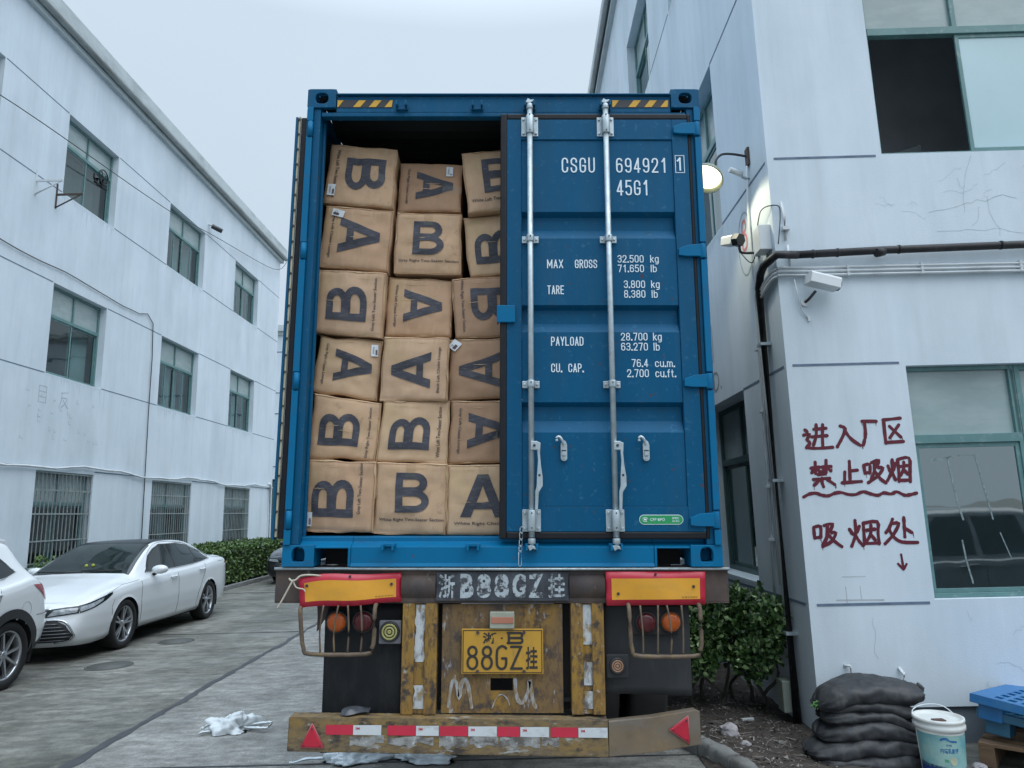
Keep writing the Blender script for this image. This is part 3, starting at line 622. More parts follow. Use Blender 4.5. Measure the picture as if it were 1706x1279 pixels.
# faint remains of an old painted sign
bm = BM()
def old(lines, u, z, s, w=.02): strokes(bm, [[(u + a * s, z + b * s) for a, b in l] for l in lines], lambda a, b: ml(a, 0, b), w, (1, 0, 0), .002, .3)
MU = [[(0, 0), (0, 1.2)], [(.8, 0), (.8, 1.2)], [(0, 1.2), (.8, 1.2)], [(0, .8), (.8, .8)], [(0, .4), (.8, .4)], [(0, 0), (.8, 0)]]
FAN = [[(0, 1.1), (.8, 1.25)], [(.1, 1.1), (.05, .5), (-.15, 0)], [(.1, .75), (.75, .75), (.45, .3), (.1, 0)], [(.3, .6), (.55, .3), (.9, .02)]]
old(MU, 13.1, 4.02, .26); old(FAN, 13.75, 4.0, .26)
for k in range(26):
    u = rnd.uniform(12.7, 15.3); z = rnd.uniform(3.25, 4.2); old([[(0, 0), (rnd.uniform(-.1, .1), rnd.uniform(.2, .5))], [(0.1, .1), (.3, .1 + rnd.uniform(-.1, .1))]], u, z, .22, .013)
T.part('faded_sign_marks', bm, M_faintl)

bm = BM()   # thin cables on the left facade
pts = [ml(u, .03, 6.60 + (.10 if u < 14 else .06) + .03 * math.sin(u * 1.9)) for u in [3 + .7 * k for k in range(20)] if u < 16.9] + [ml(16.95, .03, 6.58), ml(17.02, .03, 4.4), ml(17.1, .03, 1.2)]
tube(bm, smooth_pts(pts, 2), .011, 5)
solo('wall_cable', bm, M_bolt, 'thin dark cable above the second floor windows dropping down the long building wall', 'cable', (LX, 10, 6.6), FB)
bm = BM(); pts = [ml(u, .05, 2.83 + .05 * math.sin(u * 1.35) + .02 * math.sin(u * 4)) for u in [2 + .45 * k for k in range(54)] if u < 25.9]
tube(bm, pts, .024, 6)
solo('cable_conduit', bm, M_pvc, 'wavy pale cable bundle running just above the barred windows', 'conduit', (LX, 10, 2.8), FB)
bm = BM(); pts = [Vector((LX + .35, 3.0, 8.1)), Vector((LX + .3, 8, 8.6)), Vector((LX + .25, 11.4, 9.1)), Vector((LX + .2, 15.5, 9.46)), Vector((LX + .15, 17.6, 9.70)), Vector((LX + .1, 20, 10.1)), Vector((LX + .1, 25, 10.85)), Vector((LX + .25, 26.0, 11.5))]
tube(bm, smooth_pts(pts, 5), .010, 5)
solo('overhead_wire', bm, M_bolt, 'thin wire strung across the top floor of the long building up to its eave', 'wire', (LX, 12, 9), FB)
bm = BM(); tube(bm, [ml(25.6, .07, 0), ml(25.6, .07, 2.9), ml(25.5, .05, 2.98)], .045, 8)
solo('drain_pipe', bm, M_pvc, 'white drainpipe at the far end of the long building behind the hedge', 'pipe', (LX, 25.6, 0), FB)
# air conditioner brackets
for k, u in enumerate((12.45, 13.05)):
    bm = BM(); z = 8.1
    box(bm, u - .02, u + .02, .0, .012, z - .22, z + .3, ml); box(bm, u - .018, u + .018, .012, .52, z + .05, z + .085, ml)
    tube(bm, [ml(u, .01, z - .2), ml(u, .48, z + .05)], .014, 6)
    solo('air_conditioner_bracket', bm, [M_pvc, M_rust][k], ['pale metal bracket on the wall left of the top floor fan window', 'rusty brown metal bracket just under the top floor fan window'][k], 'bracket', (LX, u, z), FB, 'empty wall brackets by the top floor window')
# lamp / camera on left wall
T = Thing('security_camera', 'small dark camera high on the long building near the third top floor window', 'camera', (LX, 19.75, 10.3), FB, 'security cameras')
bm = BM(); cyl(bm, ml(19.75, 0, 10.38), ml(19.75, .12, 10.34), .03); T.part('mount', bm, M_camw)
bm = BM(); cyl(bm, ml(19.72, .10, 10.32), ml(19.9, .34, 10.22), .07); T.part('housing', bm, M_bolt, .01)

# ---------------- right building
RX, SY = 2.15, 5.60
mr_ = lambda u, d, z: Vector((RX - d, u, z))
mf = lambda u, d, z: Vector((u, SY - d, z))
T = Thing('workshop_building', 'white corner building with red painted Chinese writing, green windows and a black drainpipe', 'building', (RX, SY, 0), FB)
opR = [(6.72, 8.35, 1.06, 2.85), (6.95, 8.6, 4.62, 6.46), (6.95, 8.55, 8.34, 10.15), (9.9, 11.8, 8.34, 10.15), (9.9, 11.8, 4.62, 6.46), (9.9, 11.8, 1.06, 2.85), (13.2, 15.1, 8.34, 10.15), (13.2, 15.1, 4.62, 6.46)]
bm = BM(); wall_sheet(bm, mr_, SY, 19.0, -.02, 11.75, opR, .24); T.part('wall', bm, M_wall)
opF = [(3.10, 5.6, 1.02, 2.825), (3.12, 5.6, 4.655, 6.46), (3.12, 5.6, 8.34, 10.15), (7.2, 9.6, 1.02, 2.825), (7.2, 9.6, 4.655, 6.46)]
bm = BM(); wall_sheet(bm, mf, RX, 12.0, .26, 11.75, opF, .24); T.part('wall', bm, M_wall)
bm = BM(); poly(bm, [(RX, 19, 0), (12, 19, 0), (12, 19, 11.75), (RX, 19, 11.75)]); poly(bm, [(12, SY, 0), (12, 19, 0), (12, 19, 11.75), (12, SY, 11.75)]); T.part('side_wall', bm, M_wall)
bm = BM(); box(bm, RX + .02, 11.98, -.14, -.03, -.02, .262, mf); T.part('plinth', bm, M_conc)
bm = BM()
for z in (.3, 3.55, 7.4, 11.7): box(bm, RX + .26, 11.9, SY + .26, 18.9, z - .1, z)
box(bm, RX + .3, 11.8, 9.2, 9.3, .3, 11.6)
T.part('floor_slab', bm, mat('pale_room', (.60, .62, .66), .9, var=.2, vs=.8))
bm = BM(); box(bm, 2.45, 6.2, SY + 1.5, SY + 1.6, 3.56, 7.28); T.part('added_pale_wall', bm, mat('pale_room', (.6, .6, .6)))  # pale partition added close behind the open window to catch skylight and brighten it
bm = BM(); box(bm, RX - .10, 12.1, SY - .10, 19.1, 11.75, 11.86); box(bm, RX - .2, 12.2, SY - .2, 19.2, 11.98, 12.3); T.part('roof', bm, M_corn, .01)
bm = BM(); tube(bm, [mr_(5.4, .17, 11.92), mr_(19.1, .17, 11.92)], .06, 10); tube(bm, [mf(RX - .1, .17, 11.92), mf(12.1, .17, 11.92)], .06, 10); T.part('gutter', bm, M_gut)
bm = BM()
def jl(m, u0, u1, z, t=.0095):
    bm = BM(); box(bm, u0, u1, -.004, .003, z - t, z + t, m); T.part('wall_joint', bm, M_joint)
jl(mr_, SY + .05, 6.72, 2.85); jl(mr_, SY + .05, 6.95, 4.63); jl(mr_, SY + .05, 6.95, 6.46); jl(mr_, 8.6, 9.9, 8.35); jl(mr_, SY + .1, 6.95, 8.35); jl(mr_, 11.8, 13.2, 8.35); jl(mr_, SY + .05, 9.9, 1.0)
jl(mr_, 8.6, 9.9, 6.46); jl(mr_, SY + .1, 9.9, 10.15)
jl(mf, RX + .06, 3.07, 4.64); jl(mf, RX + .05, 3.05, 2.85); jl(mf, RX + .06, 3.06, .998, .010); jl(mf, RX + .05, 3.07, 8.33)
# hairline cracks in the render
bm = BM(); rc = random.Random(11)
def crack(u, z, du, dz, n, w=.004):
    P = [(u, z)]
    for i in range(n): P.append((P[-1][0] + du / n + rc.uniform(-.02, .02), P[-1][1] + dz / n + rc.uniform(-.03, .03)))
    ribbon(bm, [mf(a, 0, b) for a, b in P], w, (0, -1, 0), .0015)
crack(3.45, 4.12, .75, .12, 12); crack(3.75, 4.12, .12, .45, 8, .003); crack(3.95, 4.25, .05, -.3, 6, .003); crack(3.5, 3.95, .9, .05, 12, .003); crack(4.3, 4.35, .35, -.12, 7)
crack(2.62, .9, .03, -.25, 7, .003); crack(3.9, .9, -.08, -.3, 8); crack(3.5, .55, .25, -.1, 6, .003)
for k in range(12):
    a0, b0 = rc.uniform(3.0, 4.3), rc.uniform(3.95, 4.5); crack(a0, b0, rc.uniform(-.15, .25), rc.uniform(-.12, .14), 6, rc.uniform(.0015, .003))
for k in range(8):
    a0, b0 = rc.uniform(3.3, 4.4), rc.uniform(.4, .95); crack(a0, b0, rc.uniform(-.15, .15), rc.uniform(-.18, .1), 6, rc.uniform(.0015, .003))
T.part('wall_crack', bm, M_crack)
# windows
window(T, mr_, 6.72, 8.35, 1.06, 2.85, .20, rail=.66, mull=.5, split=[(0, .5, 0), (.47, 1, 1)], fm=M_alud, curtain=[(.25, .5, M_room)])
for o in opR[1:]: window(T, mr_, *o, .14, curtain=[(.5, .8, M_curt)], fm=M_alu)
# facade windows: upper one open at its left sash
ZU = 4.655
window(T, mf, 3.12, 4.80, ZU, 6.46, .07, rail=.665, mull=.49, split=[(.485, 1.0, 0)], panes={0: M_frostl}, fw=.045)
window(T, mf, 4.80, 5.6, ZU, 6.46, .07, rail=.665, mull=.49, split=[(0, 1.0, 1)], panes={1: M_frostl}, fw=.045)
M_gl2 = glass('lower_window_glass', (0.40, 0.55, 0.55), 0.30)
window(T, mf, 3.10, 4.00, 1.02, 2.825, .07, rail=.675, mull=.97, split=[(0, 1, 0)], panes={0: M_gl2}, fw=.035)
window(T, mf, 4.00, 5.6, 1.02, 2.825, .07, rail=.675, mull=.97, split=[(0, .5, 0), (.47, 1, 1)], panes={0: M_gl2, 1: M_gl2}, fw=.045)
for o in opF[2:]: window(T, mf, *o, .1)
# adhesive tape remains on the lower window pane
bm = BM()
def st(P, w): ribbon(bm, [mf(a, -.0905, b) for a, b in P], w * .6, (0, -1, 0), .0)
st([(3.25, 2.075), (3.36, 2.08), (3.42, 2.09)], .03); st([(3.36, 2.09), (3.55, 2.11), (3.64, 2.10)], .018); st([(3.39, 2.09), (3.42, 1.75), (3.45, 1.6)], .025)
st([(3.61, 2.1), (3.66, 1.75), (3.68, 1.6)], .02); st([(3.42, 1.45), (3.43, 1.3), (3.46, 1.12)], .022); st([(3.72, 1.5), (3.78, 1.3)], .014)
T.part('tape_remains', bm, mat('old_tape', (.24, .30, .30), .6, var=.2, vs=30, layers=[((.12, .17, .17), .42, 40, V3, .4, None)]))
# angled board leaning inside the open upper window
bm = BM(); poly(bm, [mf(3.13, -.6, 4.72), mf(3.85, -.6, 4.72), mf(3.83, -.6, 5.05), mf(3.6, -.6, 4.98)]); T.part('inside_board', bm, mat('grey_board', (.10, .12, .12), .8))
bm = BM(); box(bm, 3.1, 4.8, -.62, -.58, 4.92, 4.96, mf); T.part('inside_rail', bm, M_dark)

# red writing painted on the wall:  stroke coordinates are read off the wall plane (metres: u right, z up)
GU = lambda px: 3.0885 + (px - 720) * 0.001545          # overall wall units of the lettering
GX = [(125, 728), (155, 712), (190, 708), (220, 718), (255, 722), (290, 708), (325, 704), (360, 714), (400, 715), (440, 700), (480, 711), (520, 719), (550, 706), (590, 712), (620, 700), (660, 718), (690, 716), (725, 707)]
ST = [
 [(178, 368), (243, 362)], [(166, 408), (249, 401)], [(190, 343), (191, 400), (176, 452)], [(225, 343), (224, 400), (226, 456)], [(131, 371), (142, 381)], [(124, 399), (155, 395), (142, 424), (158, 440), (139, 466)], [(140, 466), (200, 469), (279, 463)],
 [(318, 350), (345, 364), (330, 410), (303, 461)], [(341, 374), (378, 420), (426, 453)], [(434, 325), (510, 325)], [(447, 330), (453, 395), (442, 451)],
 [(546, 318), (638, 308)], [(549, 320), (556, 390), (562, 442)], [(560, 438), (655, 432)], [(630, 344), (583, 413)], [(581, 352), (642, 409)],
 [(163, 575), (210, 569)], [(185, 543), (187, 602)], [(185, 571), (167, 599)], [(188, 572), (209, 591)], [(220, 569), (270, 565)], [(243, 533), (243, 599)], [(243, 570), (224, 593)], [(245, 570), (269, 589)],
 [(200, 608), (240, 603)], [(176, 635), (263, 628)], [(222, 628), (222, 650), (230, 673)], [(206, 640), (180, 666)], [(250, 635), (289, 661)],
 [(367, 538), (370, 600), (371, 648)], [(343, 595), (342, 650)], [(370, 590), (410, 585)], [(329, 653), (432, 645)],
 [(444, 560), (451, 602)], [(443, 560), (475, 554), (477, 596)], [(451, 600), (478, 597)], [(485, 545), (525, 533), (513, 570), (546, 572), (520, 615), (468, 652)], [(500, 545), (500, 590), (484, 636)], [(505, 594), (532, 630), (562, 653)],
 [(573, 563), (583, 590)], [(612, 549), (602, 585)], [(595, 530), (594, 590), (570, 641)], [(594, 594), (613, 637)], [(624, 530), (630, 590), (632, 645)], [(625, 528), (685, 520), (690, 590), (692, 646)], [(632, 640), (690, 638)], [(638, 566), (676, 560)], [(657, 543), (655, 582), (640, 613)], [(657, 580), (677, 606)],
 GX,
 [(177, 893), (183, 947)], [(178, 890), (213, 885), (215, 943)], [(183, 946), (215, 942)], [(233, 880), (278, 872), (264, 915), (296, 918), (272, 965), (226, 992)], [(250, 880), (248, 940), (226, 985)], [(255, 930), (290, 965), (327, 992)],
 [(368, 900), (386, 926)], [(420, 884), (408, 915)], [(397, 853), (401, 925), (380, 990)], [(402, 935), (421, 965), (441, 987)], [(441, 868), (445, 920), (449, 978)], [(440, 868), (515, 860), (520, 920), (526, 977)], [(449, 976), (524, 973)], [(458, 905), (505, 899)], [(482, 878), (480, 928), (461, 961)], [(482, 928), (505, 957)],
 [(597, 846), (583, 885), (562, 918)], [(590, 871), (630, 868), (604, 925), (558, 977)], [(580, 905), (608, 945), (650, 968), (731, 970)], [(657, 838), (660, 890), (663, 940)], [(665, 895), (700, 917)],
]
def wpt(a, b):     # lettering units -> wall metres (the writing slopes a little and sits between corner and window)
    px, py = 1300 + a / 3.197, 600 + b / 3.197
    return WP(px, py)
def WP(px, py):
    s, c = math.sin(PITCH), math.cos(PITCH); A, Bq = (px - 853) / 1180, (639.5 - py) / 1180
    x, y, z = A, c - Bq * s, s + Bq * c
    x, z = x * math.cos(RHO) + z * math.sin(RHO), -x * math.sin(RHO) + z * math.cos(RHO)
    t = SY / (x * math.sin(B_) + y * math.cos(B_)); return ((x * math.cos(B_) - y * math.sin(B_)) * t, H + z * t)
WRITING = [[tuple(round(q, 4) for q in wpt(*p)) for p in l] for l in ST]
ARROW = [[tuple(round(q, 4) for q in wpt(*p)) for p in l] for l in ([(643, 1034), (650, 1075), (655, 1112)], [(627, 1084), (642, 1100), (656, 1114)], [(656, 1114), (672, 1085)])]
bm = BM(); strokes(bm, WRITING, lambda a, b: mf(a, 0, b), .0265, (0, -1, 0), .002, .18)
strokes(bm, ARROW, lambda a, b: mf(a, 0, b), .018, (0, -1, 0), .002, .1)
for k in range(70):          # paint drips below the strokes
    l = rc.choice(WRITING); p = rc.choice(l); u = p[0] + rc.uniform(-.012, .012); z = p[1] - .006
    if rc.random() < .75 and p[1] < l[0][1] - .02 or len(l) == 2: ribbon(bm, [mf(u, 0, z), mf(u, 0, z - rc.uniform(.008, .035))], .004, (0, -1, 0), .0015)
T.part('painted_writing', bm, M_graf)
bm = BM()
for (u, z, l) in ((2.44, 1.13, .12), (2.55, 1.13, .1)): ribbon(bm, [mf(u, 0, z), mf(u, 0, z - l)], .006, (0, -1, 0), .001)
ribbon(bm, [mf(2.36, 0, 1.03), mf(2.72, 0, 1.025)], .012, (0, -1, 0), .001); ribbon(bm, [mf(2.42, 0, 1.2), mf(2.6, 0, 1.2)], .006, (0, -1, 0), .001)
T.part('paint_smudge', bm, mat('smudge', (.46, .50, .52), .9, var=.2))
# faded writing on the side wall
bm = BM(); ms = lambda a, b: mr_(a, 0, b)
fz = lambda L0, u, z, s: strokes(bm, [[(u - a * s, z + b * s) for a, b in l] for l in L0], ms, .012, (-1, 0, 0), .002, .3)
SI = [[(0, 1.0), (.8, 1.0), (.8, 0), (.65, .05)], [(0, .75), (.55, .75)], [(0, .5), (.5, .5)], [(.05, .15), (.05, .4), (.5, .4), (.5, .15), (.05, .15)]]
fz(SI, 8.0, 3.35, .42); fz(SI, 8.0, 2.92, .25)
text_bm(bm, 'LTD.', lambda x, z: mr_(-x, .002, z), -8.1, -7.42, 2.98, 3.2)
T.part('faded_writing', bm, M_faint)
bm = BM()
strokes(bm, [[(6.36, 4.22), (6.36, 4.36), (6.28, 4.38), (6.26, 4.3), (6.34, 4.27)], [(6.34, 4.27), (6.26, 4.22), (6.27, 4.12), (6.37, 4.12), (6.37, 4.22)]], ms, .03, (-1, 0, 0), .002)
T.part('pink_mark', bm, M_grafp)
bm = BM(); strokes(bm, [[(6.31 + .19 * math.cos(t * .45), 4.16 + .30 * math.sin(t * .45)) for t in range(15)]], ms, .012, (-1, 0, 0), .0015); T.part('ring_mark', bm, M_faint)

def stain(T, m, u0, u1, z, n, lo, hi, seed):      # run-off stains below a sill, one jagged sheet
    q = random.Random(seed); bm = BM(); a = []; b = []
    for i in range(n + 1):
        u = u0 + (u1 - u0) * i / n; d = q.uniform(.01, .05) if i % 2 else q.uniform(lo, hi) * (q.random() ** 1.5 + .15)
        a.append(bm.verts.new(m(u, .0012, z))); b.append(bm.verts.new(m(u + q.uniform(-.008, .008), .0012, z - d)))
    for i in range(n): bm.faces.new([a[i], a[i + 1], b[i + 1], b[i]])
    T.part('water_stain', bm, M_stain)
M_stain = mat('water_stain', (0.575, 0.655, 0.715), .9, var=.05, vs=2, layers=[((.50, .57, .62, .6), .4, 6, (3, 3, .3), .2, None)])
for o_ in opR[:3]: stain(T, mr_, o_[0], o_[1], o_[2] - .02, 40, .08, .4, 8)
TL = [o for o in COL.objects if o.name == 'factory_building'][0]
class _P:                      # same part() but for the building made earlier
    o = TL; base = Vector((LX, 14, 0)); part = Thing.part
for i, (a_, b_) in enumerate(WU):
    for j in (1, 2): stain(_P(), ml, a_, b_, ZF[j][0] - .015, 44, .1, .6, i * 3 + j)

# pipes on the right building
bm = BM()
P = [mr_(5.92, .05, .02), mr_(5.92, .05, 3.60), mr_(5.82, .06, 3.70), mr_(5.70, .07, 3.73), Vector((2.12, 5.50, 3.75)), Vector((2.30, 5.53, 3.755))]
tube(bm, P, .034, 12); P2 = [Vector((2.30, 5.53, 3.755)), Vector((3.0, 5.535, 3.777)), Vector((4.2, 5.54, 3.795)), Vector((5.6, 5.54, 3.82))]
tube(bm, P2, .032, 12)
for x, z in ((2.42, 3.759), (2.62, 3.765), (3.12, 3.779), (3.95, 3.791)): cyl(bm, (x, 5.533, z), (x + .015, 5.533, z), .037)
cyl(bm, (2.93, 5.51, 3.745), (3.0, 5.53, 3.765), .036)
T = Thing('drain_pipe', 'thick black lagged pipe bending round the corner of the white building', 'pipe', (RX - .05, 5.92, 0), FB)
T.part('pipe', bm, M_blackpipe)
bm = BM()
for z in (.75, 1.95, 3.1): box(bm, RX - .095, RX + .005, 5.87, 5.97, z - .012, z + .012)
T.part('pipe_clip', bm, M_zinc)
for k in range(3):
    bm = BM(); z = 3.655 - .032 * k; off = .035
    P = [mr_(5.99 + .045 * k, off, .5 + .3 * k), mr_(5.99 + .045 * k, off, z - .18), mr_(5.90, off + .01, z - .08), mr_(5.66, off, z - .01), Vector((RX + .02, SY - off, z)), Vector((RX + .3, SY - off, z)), Vector((5.6, SY - off, z - .02))]
    tube(bm, smooth_pts(P, 3), .0115, 8)
    for x in (2.7, 3.3, 4.1): box(bm, x, x + .02, SY - .050, SY - .0, z - .0145, z + .0145)
    solo('conduit', bm, M_pvc, ['topmost of the three thin white conduits under the black pipe', 'middle of the three thin white conduits under the black pipe', 'lowest of the three thin white conduits under the black pipe'][k], 'conduit', (RX, SY, 3.6), FB, 'white conduits round the corner')
bm = BM(); tube(bm, [mr_(6.03, .02, 4.80), mr_(6.10, .02, 4.4), mr_(6.13, .02, 3.4), mr_(6.2, .02, 2.2), mr_(6.28, .02, .95)], .011, 6)
for z in (3.1, 2.55, 1.9, 1.45): box(bm, RX - .05, RX + .001, 6.1 + (3.4 - z) * .06, 6.16 + (3.4 - z) * .06, z, z + .02)
solo('conduit', bm, M_pvc, 'thin white conduit running down the side wall beneath the lit lamp', 'conduit', (RX, 6.1, 0), FB)
bm = BM(); box(bm, RX - .10, RX, 5.66, 5.82, 3.86, 4.08); solo('junction_box', bm, M_camw, 'pale junction box on the corner above the pipe bend', 'box', (RX, 5.7, 3.9), FB, bevel=.006)
bm = BM(); box(bm, RX - .13, RX - .0, 5.96, 6.10, .14, .38); solo('meter_box', bm, M_lamps, 'small grey meter box low on the wall behind the shrub', 'box', (RX, 6.0, .2), FB, bevel=.008)
bm = BM(); tube(bm, smooth_pts([mf(2.16, .05, 3.86), mf(2.20, .04, 4.10), mf(2.19, .04, 4.2), mr_(5.66, .05, 4.22), mr_(5.8, .05, 4.15), mr_(5.9, .05, 3.95), mr_(6.05, .05, 3.88), mr_(6.2, .1, 4.05)], 5), .005, 5)
solo('loose_cable', bm, M_bolt, 'loose thin cable looping round the corner by the junction box', 'cable', (RX, 5.7, 4), FB)
bm = BM()
tube(bm, [mf(2.235, .02, 3.9), mf(2.245, .02, 4.12), mf(2.225, .02, 4.24)], .010, 6); box(bm, 2.215, 2.275, SY - .04, SY, 3.99, 4.02); tube(bm, [mf(2.245, .02, 3.86), mf(2.25, .02, 3.67)], .010, 6)
solo('conduit', bm, M_pvc, 'short white conduit stub standing above the black pipe at the corner', 'conduit', (2.24, SY, 3.9), FB)

# lit lamp on a swan neck
T = Thing('wall_lamp', 'lit enamel wall lamp on a curved black arm above the container corner', 'lamp', (RX, 6.03, 4.88), FB)
bm = BM(); box(bm, RX - .02, RX, 5.99, 6.07, 4.80, 4.97); T.part('wall_plate', bm, M_rust, .004)
bm = BM(); tube(bm, smooth_pts([mr_(6.03, 0, 4.89), mr_(6.03, .14, 4.92), mr_(6.02, .24, 4.915), mr_(6.0, .30, 4.86), mr_(6.0, .315, 4.80)], 5), .011, 8); T.part('arm', bm, M_bolt)
hc = mr_(6.0, .345, 4.78); ax = Vector((-.45, -.34, -.80)).normalized(); u_, w_ = frame_of(ax)
bm = BM()
prof = [(.03, 0), (.036, .03), (.07, .05), (.12, .10), (.148, .15), (.153, .175), (.146, .175), (.116, .11), (.06, .07)]
rings = [[bm.verts.new(hc + ax * h + (u_ * math.cos(k * math.pi / 14) + w_ * math.sin(k * math.pi / 14)) * r) for k in range(28)] for r, h in prof]
for i in range(len(rings) - 1):
    for k in range(28): bm.faces.new([rings[i][k], rings[i][(k + 1) % 28], rings[i + 1][(k + 1) % 28], rings[i + 1][k]]).smooth = True
bm.faces.new(rings[0])
T.part('shade', bm, M_lamps)
bm = BM(); bmesh.ops.create_uvsphere(bm, u_segments=20, v_segments=12, radius=.120)
rm = Matrix((tuple(u_) + (0,), tuple(w_) + (0,), tuple(ax) + (0,), (0, 0, 0, 1))).transposed()
bm.transform(Matrix.Translation(hc + ax * .135) @ rm @ Matrix.Diagonal((1, 1, .6, 1)))
for f in bm.faces: f.smooth = True
T.part('bulb', bm, M_bulb)
ld = bpy.data.lights.new('lamp_light', 'SPOT'); ld.energy = 20; ld.spot_size = R_(125); ld.spot_blend = .35; ld.shadow_soft_size = .06; ld.color = (1.0, .90, .60)
lo = bpy.data.objects.new('lamp_light', ld); COL.objects.link(lo); lo.parent = T.o
lo.matrix_parent_inverse = Matrix.Identity(4)
aim = Vector((.55, -.25, -.80)).normalized(); aim = Vector((.35, -.12, -.93)).normalized()
lo.location = hc + ax * .25 - T.base; lo.rotation_euler = aim.to_track_quat('-Z', 'Y').to_euler()

def bullet(label, mount, arm, body0, body1, r, dark, frame=FB, group='security cameras'):
    T = Thing('security_camera', label, 'camera', mount[0], frame, group)
    bm = BM(); cyl(bm, mount[0], mount[1], .035, 16); T.part('mount', bm, M_camw if not dark else M_bolt)
    bm = BM(); tube(bm, smooth_pts(arm, 3), .012, 8); T.part('arm', bm, M_bolt)
    d = (Vector(body1) - Vector(body0)); L = d.length; d.normalize(); u, w = frame_of(d)
    bm = BM()
    oc = [(-r, -r * .7), (r, -r * .7), (r, r * .55), (r * .8, r * .8), (-r * .8, r * .8), (-r, r * .55)]
    a = [bm.verts.new(Vector(body0) + u * p + w * -q) for p, q in oc]; b = [bm.verts.new(Vector(body1) + u * p + w * -q) for p, q in oc]
    bm.faces.new(a); bm.faces.new(b)
    for i in range(6): bm.faces.new([a[i], a[(i + 1) % 6], b[(i + 1) % 6], b[i]])
    T.part('housing', bm, M_camw, .004)
    bm = BM(); cyl(bm, Vector(body1) - d * .01, Vector(body1) + d * .012, r * .72, 18); T.part('lens', bm, M_bolt)
    return T
bullet('white camera with a black front on the side wall under the lamp', [mr_(5.98, 0, 3.95), mr_(5.98, .02, 3.95)], [mr_(5.98, .0, 3.95), mr_(5.98, .14, 3.95), mr_(5.97, .17, 3.98), mr_(5.96, .17, 4.02)],
       mr_(6.10, .25, 4.10), mr_(5.98, .195, 4.07), .055, True)
bm = BM(); T_ = None
d0, d1 = mr_(5.98, .195, 4.07), mr_(5.93, .165, 4.055); tube(bm, [d0, d1], [.062, .058], 6, smooth=False); Tn = [o for o in COL.objects if o.name.startswith('security_camera')][-1]
bm.transform(Matrix.Translation(-mr_(5.98, 0, 3.95))); oo = new_obj('camera_face', bm, M_bolt); oo.parent = Tn
T = bullet('white bullet camera below the conduits on the front wall', [mf(2.345, 0, 3.37), mf(2.345, .02, 3.37)], [mf(2.345, .01, 3.37), mf(2.36, .05, 3.38), mf(2.41, .09, 3.44)],
       mf(2.34, .13, 3.535), mf(2.58, .11, 3.475), .062, False)
bm = BM(); tube(bm, [mf(2.27, .03, 3.56), mf(2.29, .03, 3.4), mf(2.31, .02, 3.3), mf(2.36, .01, 3.23)], .005, 5); box(bm, 2.355, 2.37, SY - .02, SY, 3.21, 3.25); T.part('cable', bm, M_camw)
T = Thing('light_sensor', 'small white sensor on the side wall just below the lamp arm', 'sensor', mr_(6.05, 0, 4.72), FB)
bm = BM(); tube(bm, [mr_(6.05, 0, 4.68), mr_(6.05, .06, 4.70), mr_(6.02, .10, 4.73)], .012, 8); T.part('arm', bm, M_zinc)
bm = BM(); cyl(bm, mr_(6.03, .07, 4.72), mr_(6.0, .19, 4.755), .025); T.part('housing', bm, M_camw)
# small hooks and a broken bracket on the lower wall
for lb, P in (('white angle hook left on the wall above the sandbags', [(2.37, .56), (2.40, .57), (2.40, .50)]), ('white curved hook on the wall above the bucket', [(2.77, .54), (2.785, .50), (2.785, .45)])):
    bm = BM(); tube(bm, [mf(P[0][0], 0, P[0][1]), mf(P[1][0], .04, P[1][1]), mf(P[2][0], .03, P[2][1])], .012, 6); solo('wall_hook', bm, M_pvc, lb, 'hook', (P[0][0], SY, P[0][1]), FB, 'hooks on the lower wall')

# ---------------- building beyond the yard
T = Thing('rear_building', 'pale grey building seen beyond the far end of the yard', 'building', (-20, 40, 0), FW)
mb = lambda u, d, z: Vector((u, 40 - d, z))
bm = BM(); wall_sheet(bm, mb, -34, 14, 0, 12.4, [(-15.5, -12.6, .0, 3.9), (-28, -25, 5, 7.4), (-22, -19, 5, 7.4), (-28, -25, 9, 11), (-22, -19, 9, 11), (-9.5, -7, 5, 7.4)], .3); T.part('wall', bm, M_wall)
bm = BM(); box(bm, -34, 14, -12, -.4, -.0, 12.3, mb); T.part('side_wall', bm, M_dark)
bm = BM(); box(bm, -34.2, 14.2, -12.2, .25, 12.4, 12.75, mb); box(bm, -34.1, 14.1, -12.2, .12, 12.2, 12.398, mb); T.part('roof', bm, M_corn)
bm = BM()
for z in (4.6, 7.6, 8.8, 11.2): box(bm, -34, 14, 0, .01, z - .03, z + .03, mb)
T.part('wall_joint', bm, M_joint)
bm = BM(); box(bm, -15.4, -12.7, -.2, -.15, 0, 3.8, mb); T.part('door', bm, M_alud)
# ================================================================ CONTAINER (frame FT: x right, y inwards, z up from its underside)
C = Thing('shipping_container', 'tall blue steel shipping container on the trailer, right door shut and left door open', 'container', (0, 0, 0), FT)
WC, HC, LC = 1.219, 2.896, 12.19
def plate_hole(bm, o, u, v, n, w, h, rx, ry, th):
    """plate w x h centred at o with an oblong hole; n = inward normal"""
    o, u, v, n = map(Vector, (o, u, v, n)); k = 32; A = []; Bq = []
    for i in range(k):
        a = 2 * math.pi * i / k; c, s = math.cos(a), math.sin(a)
        q = 1 / max(abs(c) / (w / 2), abs(s) / (h / 2)); A.append(u * c * q + v * s * q)
        e = (abs(c) ** 2.6 + abs(s) ** 2.6) ** (-1 / 2.6); Bq.append(u * c * e * rx + v * s * e * ry)
    L = [[bm.verts.new(o + p + n * d) for p in S] for S, d in ((A, 0), (Bq, 0), (Bq, th), (A, th))]
    for i in range(k):
        j = (i + 1) % k
        for a_, b_ in ((0, 1), (1, 2), (2, 3), (3, 0)): bm.faces.new([L[a_][i], L[a_][j], L[b_][j], L[b_][i]])
